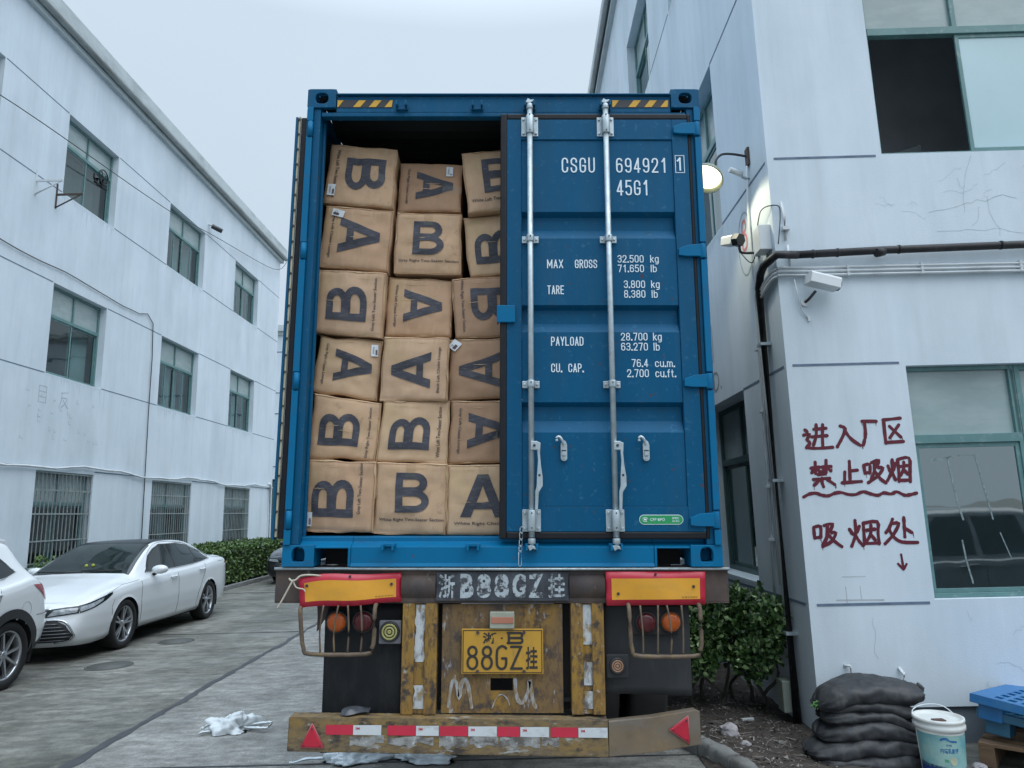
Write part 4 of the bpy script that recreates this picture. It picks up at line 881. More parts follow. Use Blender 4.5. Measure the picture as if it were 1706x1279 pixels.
for sx in (-1, 1):
    for top in (0, 1):
        for far in (0, 1):
            bm = BM(); w, h, d = .178, (.128 if top else .118), .162
            x0 = sx * WC; x1 = sx * (WC - w); xc = (x0 + x1) / 2; z0 = HC - h if top else 0; zc = z0 + h / 2; y0 = -.012 if not far else LC - d; yf = y0 if not far else LC
            sgn = 1 if not far else -1
            plate_hole(bm, (xc, yf, zc), (1, 0, 0), (0, 0, 1), (0, sgn, 0), w, h, .036 if not top else .040, .047 if not top else .036, .03)
            plate_hole(bm, (x0, y0 + d / 2, zc), (0, 1, 0), (0, 0, 1), (-sx, 0, 0), d - .002, h - .002, .05, .034, .03)
            plate_hole(bm, (xc, y0 + d / 2, z0 + (h if top else 0)), (1, 0, 0), (0, 1, 0), (0, 0, -1 if top else 1), w - .002, d - .002, .032, .06, .028)
            box(bm, min(x1, x1 + sx * .012), max(x1, x1 + sx * .012), y0 + .001, y0 + d, z0, z0 + h)
            if not top: box(bm, min(x0, x1), max(x0, x1), y0 + d - .012, y0 + d, z0, z0 + h)
            C.part('corner_casting', bm, M_blue if top else M_blues, .004)
# rails, posts, header, sill
bm = BM()
box(bm, -1.04, 1.04, 0, .012, 2.742, 2.85)                 # header face
box(bm, -1.04, 1.04, .012, .10, 2.838, 2.85); box(bm, -1.13, 1.13, .0, .05, 2.715, 2.742)
box(bm, -1.04, 1.04, -.02, .0, 2.852, 2.862)
C.part('door_header', bm, M_blue, .004)
for s in (-1, 1):
    bm = BM(); f = lambda a, b: (min(s * a, s * b), max(s * a, s * b))
    box(bm, *f(1.135, 1.178), .0, .10, .118, 2.766); box(bm, *f(1.178, 1.219), -.006, .006, .118, 2.766); box(bm, *f(1.205, 1.219), .006, .14, .118, 2.766)
    box(bm, *f(1.120, 1.135), .07, .10, .13, 2.715)
    C.part('corner_post', bm, M_blue, .004)
bm = BM()
prism(bm, [(-.01, .0), (.0, .02), (.0, .108), (.055, .132), (.055, .160), (.30, .166), (.30, .04), (.05, .0)][::-1], -.842, .842, lambda a, d, c: Vector((d, a, c)))
for s in (-1, 1):
    f = lambda a, b: (min(s * a, s * b), max(s * a, s * b))
    prism(bm, [(-.0, .098), (.0, .108), (.055, .132), (.055, .160), (.30, .166), (.30, .098)][::-1], *f(.8425, 1.135), lambda a, d, c: Vector((d, a, c)))
    box(bm, *f(.842, .856), -.006, .2, .0, .104); box(bm, *f(.856, 1.041), -.006, .02, .099, .108)
C.part('door_sill', bm, M_blues, .004)
bm = BM(); box(bm, -.84, .84, .02, .06, -.02, .001); box(bm, -1.03, 1.03, .2, .21, .0, .15)
C.part('sill_underside', bm, M_chas)
# sides, roof, floor, front end
for s in (-1, 1):
    bm = BM(); y = .14; prev = None; k = 0
    while y < LC - .2:
        for dy, dx in ((.07, 0), (.07, .036), (.07, .036), (.07, 0)):
            p = (y, s * (WC - .01 - (0 if dx == 0 else .036)))
            if prev: poly(bm, [(prev[1], prev[0], .16), (p[1], p[0], .16), (p[1], p[0], 2.80), (prev[1], prev[0], 2.80)])
            prev = p; y += dy
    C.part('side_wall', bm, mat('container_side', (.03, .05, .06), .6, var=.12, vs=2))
for s in (-1, 1):
    f = lambda a, b: (min(s * a, s * b), max(s * a, s * b)); bm = BM(); box(bm, *f(1.155, 1.219), .14, LC - .15, 2.80, 2.87); C.part('side_rail', bm, M_blue, .004); bm = BM(); box(bm, *f(1.17, 1.219), .15, LC - .16, .0, .16); C.part('side_rail', bm, M_blue, .004)
bm = BM()
y = .012; k = 0
while y < LC - .2:
    z = 2.852 if k % 4 in (0, 1) else 2.872; z2 = 2.852 if (k + 1) % 4 in (0, 1) else 2.872
    poly(bm, [(-1.155, y, z), (1.155, y, z), (1.155, y + .1, z2), (-1.155, y + .1, z2)]); y += .1; k += 1
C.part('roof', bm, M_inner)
bm = BM(); box(bm, -1.155, 1.155, .03, LC - .1, 2.874, 2.882); C.part('roof_top', bm, M_blue)
bm = BM(); box(bm, -1.17, 1.17, .3, LC - .05, .13, .164); C.part('floor', bm, M_ply)
bm = BM(); box(bm, -1.2, 1.2, LC - .06, LC - .02, .1, 2.85); C.part('front_end', bm, M_blue)
bm = BM()
for s in (-1, 1):
    for k in range(24):
        y = .9 + k * .46; tube(bm, [(s * 1.165, y, 1.95), (s * 1.14, y + .05, 1.93), (s * 1.165, y + .1, 1.95)], .007, 5)
C.part('lashing_ring', bm, M_bolt)
# hinges on posts : lugs + pins
HZ = [2.62, 1.83, 1.04, .255]
for s in (-1, 1):
    zs = [.118] + [q for z in reversed(HZ) for q in (z - .055, z + .055)] + [2.766]
    for a, b in zip(zs[::2], zs[1::2]):
        bm = BM(); box(bm, min(s * 1.176, s * 1.212), max(s * 1.176, s * 1.212), -.024, -.006, a, b); C.part('post_flange', bm, M_blues, .003)
    for z in HZ:
        if s < 0: bm = BM(); tube(bm, [(s * 1.19, -.014, z - .05), (s * 1.19, -.014, z + .05)], .017, 10); C.part('hinge', bm, M_blues, 0)

# ---- right door
def door_leaf(T, mp, closed=True):
    """door leaf in its own plane: mp(x,y,z); x from .0 (free edge) to 1.17 (hinge side)"""
    bm = BM(); BX = lambda *a: box(bm, *a, mp)
    y0, y1 = -.008, .032
    BX(.022, .11, y0, y1, .190, 2.69); BX(1.038, 1.135, y0, y1, .190, 2.69); BX(.11, 1.038, y0, y1, 2.555, 2.69); BX(.11, 1.038, y0, y1, .190, .328)
    prof = [(0.0, 2.553)]
    for a, b in ((2.085, 1.915), (1.50, 1.335), (.92, .745)): prof += [(0.0, a), (.038, a - .022), (.038, a - .105), (0.0, b)]
    prof += [(0.0, .33)]
    for i in range(len(prof) - 1):
        (ya, za), (yb, zb) = prof[i], prof[i + 1]
        poly(bm, [mp(.112, ya, za), mp(1.036, ya, za), mp(1.036, yb, zb), mp(.112, yb, zb)])
    BX(.112, 1.036, .040, .046, .33, 2.553)
    leaf = T.part('door', bm, M_blue, .0035, label='closed right hand door' if closed else 'open left hand door folded back along the side')
    bm = BM()
    BX(-.018, .022, -.012, .05, .150, 2.728); BX(1.136, 1.158, -.006, .05, .150, 2.728); BX(.022, 1.136, -.010, .05, 2.69, 2.728); BX(.022, 1.136, -.010, .05, .150, .190)
    T.part('door_gasket', bm, M_gask, .008, leaf)
    return leaf
idm = lambda x, y, z: Vector((x, y, z))
leaf = door_leaf(C, idm)
bm = BM(); box(bm, -.036, .072, -.028, -.013, 1.388, 1.492); box(bm, -.036, -.026, -.013, .03, 1.388, 1.492)
C.part('anti_rack_plate', bm, M_blues, .004, leaf)
for z in HZ:
    bm = BM(); prism(bm, [(1.045, z - .030), (1.045, z + .012), (1.10, z + .034), (1.172, z + .040), (1.172, z - .036), (1.09, z - .036)], -.030, -.009, lambda a, d, c: Vector((a, d, c)))
    cyl(bm, (1.19, -.014, z - .045), (1.19, -.014, z + .045), .020, 10); box(bm, 1.165, 1.19, -.028, -.006, z - .038, z + .038)
    C.part('hinge', bm, M_blues, .003, leaf)
# locking bars
def lockbar(x, first):
    ya = -.040
    bm = BM(); tube(bm, [(x, ya, .16), (x, ya, 2.74)], .0165, 14)
    bar = C.part('locking_bar', bm, M_zinc, 0, leaf)
    bm = BM()
    for zb, z0, z1 in ((0, 2.572, 2.700), (1, .190, .312)):
        prism(bm, [(x - .052, z0), (x + .052, z0), (x + .052, z1), (x - .052, z1)], -.016, -.0095, lambda a, d, c: Vector((a, d, c)))
        tube(bm, [(x, ya, z0 + .004), (x, ya, z1 - .004)], .025, 14)
        for a in (-.038, .038):
            for b in (z0 + .018, z1 - .018): cyl(bm, (x + a, -.016, b), (x + a, -.024, b), .0085, 8)
    C.part('bar_bracket', bm, M_zinc, .003, bar)
    bm = BM()
    for z in (1.90, 1.02):
        box(bm, x - .050, x + .050, -.018, -.0095, z - .021, z + .021); tube(bm, [(x, ya, z - .021), (x, ya, z + .021)], .023, 12)
        for a in (-.036, .036): cyl(bm, (x + a, -.018, z), (x + a, -.025, z), .008, 8)
    C.part('bar_guide', bm, M_zinc, .003, bar)
    bm = BM()
    for z in (2.692, 2.588, .292, .212, 1.906, 1.026): cyl(bm, (x, ya - .021, z), (x, ya - .0265, z), .0045, 8)
    C.part('pin', bm, M_bolt, 0, bar)
    for s, zc in ((1, 2.74), (-1, .155)):           # cams at both ends
        bm = BM(); tube(bm, [(x, ya, zc), (x, ya, zc + s * .03)], .021, 12)
        tube(bm, [(x, ya, zc + s * .03), (x, ya, zc + s * .055)], .013, 10)
        prism(bm, [(x - .026, zc + s * .04), (x - .006, zc + s * .036), (x + .018, zc + s * .043), (x + .026, zc + s * .062), (x + .006, zc + s * .056), (x - .012, zc + s * .068)][::s], -.052, -.030, lambda a, d, c: Vector((a, d, c)))
        C.part('cam', bm, M_zinc, .003, bar)
    # handle
    hx = x + .022
    bm = BM()
    box(bm, hx - .026, hx + .012, -.066, -.036, .640, .690)
    oc = [(hx + .008, .69), (hx + .030, .68), (hx + .026, .62), (hx + .030, .56), (hx + .040, .49), (hx + .040, .44), (hx + .018, .405), (hx + .012, .31), (hx - .004, .31), (hx - .002, .41), (hx + .006, .44), (hx + .008, .50), (hx + .014, .58), (hx + .010, .64)]
    prism(bm, oc[::-1], -.060, -.052, lambda a, d, c: Vector((a, d, c)))
    C.part('bar_handle', bm, M_zinc, .003, bar)
    bm = BM(); cyl(bm, (hx - .006, -.066, .665), (hx - .006, -.072, .665), .008, 8); cyl(bm, (hx + .022, -.060, .50), (hx + .022, -.063, .50), .007, 8); C.part('rivet', bm, M_bolt, 0, bar)
    # catch plate further right
    cx = x + .185
    bm = BM()
    oc = [(cx - .018 + .0, .595), (cx - .012, .585), (cx, .581), (cx + .012, .585), (cx + .018, .595), (cx + .018, .672), (cx + .012, .69), (cx, .70), (cx - .018, .68)]
    prism(bm, oc, -.020, -.0005, lambda a, d, c: Vector((a, d, c)))
    tube(bm, smooth_pts([(cx - .003, -.024, .68), (cx - .014, -.028, .705), (cx - .030, -.030, .718), (cx - .042, -.030, .708), (cx - .040, -.030, .692)], 3), .0085, 8)
    cyl(bm, (cx, -.02, .683), (cx, -.030, .683), .010, 10); box(bm, cx - .011, cx + .011, -.030, -.02, .612, .634); cyl(bm, (cx, -.02, .597), (cx, -.027, .597), .006, 8)
    C.part('handle_catch', bm, M_zinc, .002, leaf)
    bm = BM(); box(bm, cx - .013, cx + .013, -.0245, -.0201, .637, .643); C.part('catch_slot', bm, M_bolt, 0, leaf)
lockbar(.162, True); lockbar(.628, False)
# seal chain on the left bar
bm = BM()
z = .21
for k, hgt in enumerate((.022, .03, .03, .022, .07)):
    cx0 = .105 - .002 * k; r = .008; yy = -.03
    tube(bm, [(cx0 - r, yy, z), (cx0 - r, yy, z - hgt), (cx0, yy, z - hgt - r), (cx0 + r, yy, z - hgt), (cx0 + r, yy, z), (cx0, yy, z + r), (cx0 - r, yy, z)], .0024, 6); z -= hgt + .006
C.part('seal_chain', bm, M_zinc, 0, leaf)
# cam keepers on header and sill
for x in (-.63, -.162, .162, .628):
    for z, s in ((2.775, 1), (.105, -1)):
        bm = BM()
        for a in (-.034, .022): box(bm, x + a, x + a + .012, -.058, (-.0 if s > 0 else .03), z - .016, z + .016)
        box(bm, x - .038, x + .038, -.018, (-.0 if s > 0 else .03), z - .024 if s > 0 else z + .004, z - .008 if s > 0 else z + .022)
        C.part('cam_keeper', bm, M_blue if s > 0 else M_blues, .003)
# open left door : folded right back along the side
ldm = lambda x, y, z: Vector((-1.248 - .0 + y - .012, .03 + (1.17 - x), z))
door_leaf(C, ldm, False)
bm = BM(); box(bm, -1.273, -1.262, .012, .030, .16, 2.72); C.part('gasket_strip', bm, M_cream)
bm = BM()
for k in range(26): cyl(bm, (-1.268, .012, .2 + k * .1), (-1.268, .004, .2 + k * .1), .0065, 8)
C.part('strip_rivet', bm, M_bolt)
bm = BM(); box(bm, -1.290, -1.275, .005, .06, .145, 2.715); C.part('door_edge', bm, M_blue, .003)
bm = BM(); box(bm, -1.260, -1.224, .02, .09, .15, 2.72); C.part('door_gasket', bm, M_gask, .006)
# lettering
bm = BM(); TF = lambda s, x0, x1, z0, z1, yy=-.0022, bold=.012: text_bm(bm, s, lambda x, z: Vector((x, yy, z)), x0, x1, z0, z1, bold)
def spaced(s, xs, w, z0, z1):
    for c, x in zip(s, xs): 
        if c == '.': TF('.', x + w * .3, x + w * .55, z0, z0 + (z1 - z0) * .14)
        elif c == '1': TF(c, x + w * .15, x + w * .75, z0, z1)
        else: TF(c, x, x + w, z0, z1)
LM = lambda x, z: Vector((x, -.0025, z))
def line(*items):
    bm = BM()
    for it in items: stencil(bm, it[0], LM, *it[1:])
    C.part('lettering', bm, M_letter, 0, leaf, fix=False)
line(('CSGU', .357, 2.338, .100, .040, .0145, .0095)); line(('694921', .690, 2.338, .098, .040, .0145, .0095)); line(('45G1', .690, 2.190, .100, .040, .0125, .0095)); LM = lambda x, z: Vector((x, -.0105, z)); line(('1', 1.054, 2.348, .086, .044, 0, .0100)); LM = lambda x, z: Vector((x, -.0025, z))
bm = BM()
for q in ((1.050, 1.054, 2.333, 2.449), (1.104, 1.108, 2.333, 2.449), (1.054, 1.104, 2.333, 2.337), (1.054, 1.104, 2.445, 2.449)): poly(bm, [(q[0], -.0105, q[2]), (q[1], -.0105, q[2]), (q[1], -.0105, q[3]), (q[0], -.0105, q[3])])
C.part('check_digit_box', bm, M_letter, 0, leaf, fix=False)
line(('MAX', .262, 1.727, .054, .0255, .0065, .0060)); line(('GROSS', .428, 1.727, .054, .0225, .0050, .0060)); line(('TARE', .262, 1.566, .054, .0210, .0050, .0060))
line(('PAYLOAD', .281, 1.253, .054, .0228, .0050, .0060)); line(('CU.', .280, 1.095, .052, .023, .0055, .0060)); line(('CAP.', .380, 1.095, .052, .0225, .0050, .0060))
for s_n, x0n, zn, un in (('32.500', .683, 1.762, 'kg'), ('71.650', .683, 1.702, 'lb'), ('3.800', .716, 1.604, 'kg'), ('8.380', .716, 1.544, 'lb'), ('28.700', .690, 1.284, 'kg'), ('63.270', .690, 1.224, 'lb'), ('76.4', .748, 1.126, 'cu.m.'), ('2.700', .720, 1.066, 'cu.ft.')):
    line((s_n, x0n, zn, .047, .0240, .0058, .0054), (un, {'k': .878, 'l': .878, 'c': .884}[un[0]], zn, .047, .0230, .0056, .0054))
# hazard stripes
for x0, x1, s in ((-1.035, -.688, 0), (.675, 1.028, 1)):
    bm = BM(); poly(bm, [(x0, -.003, 2.774), (x1, -.003, 2.774), (x1, -.003, 2.824), (x0, -.003, 2.824)])
    hz = C.part('hazard_sticker', bm, M_hzk, 0, fix=False); bm = BM(); n = 4; w = (x1 - x0) / 3.55
    for k in range(n):
        a = x0 + k * w + .002
        q = [(a, 2.776), (a + w * .45, 2.776), (a + w * .80, 2.822), (a + w * .35, 2.822)] if k or s else [(a, 2.776), (a + w * .06, 2.776), (a + w * .38, 2.822), (a, 2.822)]
        if s and k == 0: q = [(a, 2.776), (a + w * .1, 2.776), (a + w * .42, 2.822), (a, 2.822)]
        q = [(min(u, x1 - .002), v) for u, v in q]; poly(bm, [(u, -.0045, v) for u, v in q])
    C.part('yellow_stripe', bm, M_hzy, 0, hz, fix=False)
# green certificate sticker
bm = BM(); r = .026; cz = .256
def stad(x0, x1, r, yy):
    P = [(x0 + r - r * math.sin(t), yy, cz + r * math.cos(t)) for t in [math.pi * k / 10 for k in range(11)]] + [(x1 - r + r * math.sin(t), yy, cz - r * math.cos(t)) for t in [math.pi * k / 10 for k in range(11)]]
    return P
poly(bm, stad(.762, 1.008, .027, -.0100)); st_ = C.part('green_sticker', bm, M_letter, 0, leaf, fix=False)
bm = BM(); poly(bm, stad(.765, 1.005, .0235, -.0110)); C.part('sticker_field', bm, M_green, 0, leaf, fix=False)
bm = BM(); text_bm(bm, 'CFP BPO', lambda x, z: Vector((x, -.0118, z)), .822, .905, .249, .264, .01)
text_bm(bm, 'SPEC', lambda x, z: Vector((x, -.0118, z)), .945, .985, .258, .270, .01); text_bm(bm, '201903', lambda x, z: Vector((x, -.0118, z)), .945, .985, .243, .252, .01)
tube(bm, [(.795 + .014 * math.cos(t * .5) * 1.1, -.0118, cz + .012 * math.sin(t * .5)) for t in range(12)], .0015, 4); box(bm, .787, .803, -.0125, -.0118, .252, .262)
C.part('sticker_print', bm, M_letter, 0, leaf, fix=False)

# ================================================================ CARTONS
def TP(px, py, yy):          # photo reading -> point on the plane y = yy of the container frame
    s, c = math.sin(PITCH), math.cos(PITCH); a, b = (px - 853) / 1180, (639.5 - py) / 1180
    d = Vector((a, c - b * s, s + b * c)); t = (4.03 + yy) / d.y
    return Vector((d.x * t + .053, yy, d.z * t - (1.446 - H)))
CART = [  # corners TL TR BR BL, letter, turn (0 upright, 1 cw, 2 ccw), caption, depth, label sticker (u,v,w,h,rot) or None, describing words
 ((553,240),(661,248),(655,347),(538,338),'B',1,'White Left Two-Seater Section',.30,(.10,.22,.11,.19,0),'leftmost carton of the top row, tilted, letter B lying on its side'),
 ((669,270),(770,273),(768,354),(661,352),'A',1,'Gray Right Chaise Lounge',.36,(.80,.83,.11,.20,0),'middle carton of the top row, letter A lying on its side'),
 ((769,254),(877,247),(886,343),(781,357),'B',0,'White Left Two-Seater Section',.30,None,'rightmost carton of the top row, half hidden by the door, upright letter B'),
 ((543,341),(655,350),(645,453),(529,442),'A',1,'Gray Left Chaise Lounge',.28,(.20,.88,.18,.11,-12),'leftmost carton of the second row from the top, letter A pointing right'),
 ((662,354),(769,356),(766,456),(655,453),'B',0,'Gray Right Two-Seater Section',.30,None,'middle carton of the second row from the top, upright letter B'),
 ((772,362),(882,353),(886,453),(783,460),'B',2,'Gray Left Two-Seater Section',.34,None,'rightmost carton of the second row from the top, letter B with its bumps up'),
 ((530,447),(645,455),(635,562),(521,552),'B',2,'Gray Left Two-Seater Section',.27,None,'leftmost carton of the third row from the top, letter B with its bumps up'),
 ((648,461),(753,466),(751,561),(641,560),'A',1,'White Left Chaise Lounge',.33,None,'middle carton of the third row from the top, letter A pointing right'),
 ((754,464),(868,457),(871,560),(758,564),'B',1,'White Right Two-Seater Section',.31,None,'rightmost carton of the third row from the top, letter B hanging bumps down'),
 ((535,560),(637,569),(627,668),(520,651),'A',1,'Gray Right Chaise Lounge',.31,(.90,.83,.11,.20,4),'leftmost carton of the fourth row from the top, sagging, letter A pointing right'),
 ((640,561),(748,562),(745,667),(632,667),'A',2,'Black Left Chaise Lounge',.25,None,'middle carton of the fourth row from the top, letter A pointing left'),
 ((750,566),(864,562),(866,663),(749,665),'A',2,'Black Left Chaise Lounge',.30,(.07,.90,.16,.14,50),'rightmost carton of the fourth row from the top, letter A pointing left, crooked paper label'),
 ((524,654),(636,672),(625,768),(511,762),'B',2,'Gray Right Two-Seater Section',.26,None,'leftmost carton of the fifth row from the top, crushed top edge, letter B with bumps up'),
 ((639,668),(750,668),(744,772),(627,768),'B',2,'White Left Two-Seater Section',.27,None,'middle carton of the fifth row from the top, letter B with bumps up'),
 ((752,668),(866,666),(867,770),(746,773),'A',1,'Gray Left Chaise Lounge',.30,None,'rightmost carton of the fifth row from the top, letter A pointing right'),
 ((510,764),(627,770),(620,889),(501,885),'B',2,'Gray Left Two-Seater Section',.24,(.09,.17,.11,.19,0),'leftmost carton of the bottom row, dented top edge, paper label low at its side'),
 ((628,770),(745,772),(742,891),(621,889),'B',0,'White Right Two-Seater Section',.25,None,'middle carton of the bottom row, upright letter B above its caption'),
 ((747,774),(867,774),(870,891),(744,891),'A',0,'White Right Chaise Lounge',.27,None,'rightmost carton of the bottom row, upright letter A'),
]
for ci, (tl, tr, br, bl, letter, turn, cap, dep, lab, words) in enumerate(CART):
    rr = random.Random(100 + ci); q = [TP(*p, dep - .10) for p in (bl, br, tr, tl)]
    for p in q: p.y += rr.uniform(-.012, .012)
    D = .62; seed = Vector((ci * 3.3, 1.7, 0))
    def surf(u, v, q=q, seed=seed, rr=rr):
        p = q[0].lerp(q[1], u).lerp(q[3].lerp(q[2], u), v)
        e = 16 * u * (1 - u) * v * (1 - v)
        b = noise.noise(Vector((u * 2.4, v * 2.4, 0)) + seed) * .020 * min(1, e) - .008 * e + noise.noise(Vector((u * 6, v * 6, 4)) + seed) * .007 * min(1, e * 2)
        return p + Vector((0, b, 0))
    def edge(u, v, seed=seed):      # wavy crushed edges
        k = 1.5 if ci in (9, 12, 15) else .7
        return Vector((noise.noise(Vector((v * 3.1, 9, u)) + seed) * .010, 0, noise.noise(Vector((u * 3.3, v, 5)) + seed) * .010 * k))
    base = tuple((q[0] + q[1]) / 2 + Vector((0, D / 2, 0)))
    Tc = Thing('carton', 'cardboard carton, ' + words.replace('of the ', 'of ').replace(' from the top', '').replace('half hidden by the door', 'half behind the door').replace('letter ', ''), 'carton', base, FT, 'cartons stacked inside the container')
    bm = BM(); n = 22; rad = .045
    def sq(u):     # slight rounding at rim of the face
        return u
    V = {}
    for i in range(n + 1):
        for j in range(n + 1):
            u, v = i / n, j / n; p = surf(u, v) + edge(u, v) * (1 if (i in (0, n) or j in (0, n)) else .5)
            if i in (0, n) or j in (0, n): p = p + Vector((0, .007, 0))
            V[i, j] = bm.verts.new(p)
    for i in range(n):
        for j in range(n): bm.faces.new([V[i, j], V[i + 1, j], V[i + 1, j + 1], V[i, j + 1]]).smooth = True
    rim = [(i, 0) for i in range(n)] + [(n, j) for j in range(n)] + [(i, n) for i in range(n, 0, -1)] + [(0, j) for j in range(n, 0, -1)]
    prev = [V[k] for k in rim]; cen = (q[0] + q[1] + q[2] + q[3]) / 4
    for st_i, dy in enumerate((.012, .15, .35, D)):
        ring = []
        for k, kk in enumerate(rim):
            p = V[kk].co.copy(); p.y = cen.y + dy; out_ = (p - Vector((cen.x, p.y, cen.z)))
            f = 1.006 if st_i == 0 else 1.0 + .006 * noise.noise(Vector((k * .2, dy * 4, ci)))
            if st_i >= 1: f -= .012
            p = Vector((cen.x, p.y, cen.z)) + out_ * f; ring.append(bm.verts.new(p))
        for k in range(len(rim)):
            bm.faces.new([prev[k], prev[(k + 1) % len(rim)], ring[(k + 1) % len(rim)], ring[k]])
        prev = ring
    bm.faces.new(prev)
    tn = ci % 4; body = Tc.part('cardboard_body', bm, M_cardd if ci in (1, 8, 11, 14) else M_card if tn == 0 else mat('cardboard_tone_' + 'abc'[tn - 1], [(0.57, 0.385, 0.24), (0.51, 0.335, 0.215), (0.47, 0.295, 0.18)][tn - 1], 0.72, var=0.10, vs=3.2, bump=0.0018, bs=7,
        layers=[((0.36, 0.225, 0.125, 0.6), 0.36, 4, (1, 1, 1.5), 0.2, None), ((0.56, 0.41, 0.26, 0.55), 0.26, 8, (4, 1, 1), 0.4, None), ((0.50, 0.36, 0.16, 0.5), 0.28, 2.6, V3, 0.3, 0.35)]))
    # printed letter, mapped on the dented face; rot turns the print
    def mp(x, z, off=.0035):
        u, v = {0: (x, z), 1: (z, 1 - x), 2: (1 - z, x)}[turn]
        p = surf(u, v) + edge(u, v) * .5; return p + Vector((0, -off, 0))
    bm = BM()
    j1, j2 = rr.uniform(-.02, .02), rr.uniform(-.02, .02)
    if turn == 0: L4 = (.28 + j1, .75 + j1, .30, .86)
    else: L4 = (.20 + j1, .73 + j1, .27 + j2, .86 + j2)
    if letter == 'A': L4 = (L4[0] - .01, L4[1] + .03, L4[2], L4[3])
    if turn == 0 and letter == 'A': L4 = (.18, .78, .25, .86)
    # heavy block letters drawn as outlines
    x0, x1, z0, z1 = L4; w = x1 - x0; h = z1 - z0; s = .255
    if letter == 'A':
        sh = [[(0, 0), (.22, 0), (.50, .78), (.50, 1), (.385, 1)], [(1, 0), (.78, 0), (.50, .78), (.50, 1), (.615, 1)], [(.285, .20), (.715, .20), (.655, .36), (.345, .36)]]
        sh = [[(0, 0), (.235, 0), (.60, 1), (.375, 1)], [(1, 0), (.765, 0), (.48, .80), (.50, 1), (.625, 1)], [(.285, .19), (.715, .19), (.655, .36), (.345, .36)]]
        for k, P in enumerate(sh):
            f = bm.faces.new([bm.verts.new(Vector((x0 + a * w, k * .01, z0 + b * h))) for a, b in P])
    else:
        def arc(cx, cy, rx, ry, a0, a1, k=9): return [(cx + rx * math.cos(a0 + (a1 - a0) * i / k), cy + ry * math.sin(a0 + (a1 - a0) * i / k)) for i in range(k + 1)]
        P = [(0, 0), (.22, 0), (.22, 1), (0, 1)]; bm.faces.new([bm.verts.new(Vector((x0 + a * w, 0, z0 + b * h))) for a, b in P])
        hp = math.pi / 2
        for (cy, ry, cxr, rx) in ((.735, .265, .58, .36), (.285, .285, .58, .42)):
            O = [(.22, cy - ry)] + arc(cxr, cy, rx, ry, -hp, hp) + [(.22, cy + ry)]
            th = .165; I = [(.22, cy - ry + th)] + arc(cxr - .03, cy, rx - .19, ry - th, -hp, hp) + [(.22, cy + ry - th)]
            for i in range(len(O) - 1): bm.faces.new([bm.verts.new(Vector((x0 + a * w, .01 if cy > .5 else .02, z0 + b * h))) for a, b in (O[i], O[i + 1], I[i + 1], I[i])])
    bmesh.ops.triangulate(bm, faces=bm.faces)
    for _ in range(6):
        es = [e for e in bm.edges if e.calc_length() > .05]
        if es: bmesh.ops.subdivide_edges(bm, edges=es, cuts=1); bmesh.ops.triangulate(bm, faces=bm.faces)
    for v in bm.verts: v.co = mp(v.co.x, v.co.z, .0034 + v.co.y * .02)
    Tc.part('printed_letter', bm, M_ink, 0, body, fix=False)
    bm = BM()
    if turn == 0: cz = (.07, .97, .17, .225) if ci != 17 else (.10, 1.02, .13, .185)
    else: cz = (.06 + rr.uniform(-.03, .04), .90, .11, .165)
    if 'Chaise' in cap and turn: cz = (.12, .84, cz[2], cz[3])
    if ci == 15: cz = (.26, .98, .17, .23)
    text_bm(bm, cap, lambda x, z: mp(x, z, .0030), *cz, .015)
    Tc.part('caption', bm, M_inks, 0, body, fix=False)
    bm = BM()      # scuffed pale rim and creases of the face
    for side in range(4):
        n_ = 14; A_, B_2 = [], []
        for i in range(n_ + 1):
            t = i / n_; wd = .0015 + .030 * max(0, noise.noise(Vector((t * 6, side * 7, ci * 3.1)))) + .002 * rr.random()
            if side in (0, 2) : wd *= 1.3
            e0, e1 = {0: ((t, .004), (t, .004 + wd)), 1: ((.996, t), (.996 - wd, t)), 2: ((t, .996), (t, .996 - wd)), 3: ((.004, t), (.004 + wd, t))}[side]
            A_.append(bm.verts.new(surf(*e0) + edge(*e0) * .8 + Vector((0, -.0012 + .003, 0)))); B_2.append(bm.verts.new(surf(*e1) + edge(*e1) * .6 + Vector((0, -.0022, 0))))
        for i in range(n_):
            bm.faces.new([A_[i], A_[i + 1], B_2[i + 1], B_2[i]])
    Tc.part('worn_edge', bm, M_cedge, 0, body, fix=False)
    bm = BM()
    for k in range(rr.randint(1, 3)):
        v0 = rr.choice([rr.uniform(.40, .62), rr.uniform(.86, .95)]); u0 = rr.uniform(.03, .6); L0 = rr.uniform(.10, .24)
        ribbon(bm, [surf(min(.98, u0 + L0 * i / 6), v0 + rr.uniform(-.004, .004)) + Vector((0, -.0045, 0)) for i in range(7)], [.0012, .002, .003, .0035, .003, .002, .001], (0, -1, 0), .0003 * k)
    Tc.part('crease', bm, M_cedge, 0, body, fix=False)
    if lab:
        u, v, w, h, rot = lab; bm = BM(); rot = R_(rot); c, s_ = math.cos(rot), math.sin(rot)
        def lp(a, b, off): p = surf(u + (a * c - b * s_), v + (a * s_ + b * c)); return p + Vector((0, -off, 0))
        poly(bm, [lp(-w / 2, -h / 2, .009), lp(w / 2, -h / 2, .009), lp(w / 2, h / 2, .009), lp(-w / 2, h / 2, .009)])
        lb = Tc.part('paper_label', bm, M_paper, 0, body, fix=False)
        bm = BM(); hor = w > h
        for k in range(9):
            t = -.38 + k * .05
            if hor: P = [(t * w, -.34 * h), (t * w + .012 * (1 + k % 2), -.34 * h), (t * w + .012 * (1 + k % 2), .0), (t * w, .0)]
            else: P = [(.12 * w, t * h), (.40 * w, t * h), (.40 * w, t * h + .010 * (.6 + k % 2)), (.12 * w, t * h + .010 * (.6 + k % 2))]
            poly(bm, [lp(a, b, .0098) for a, b in P])
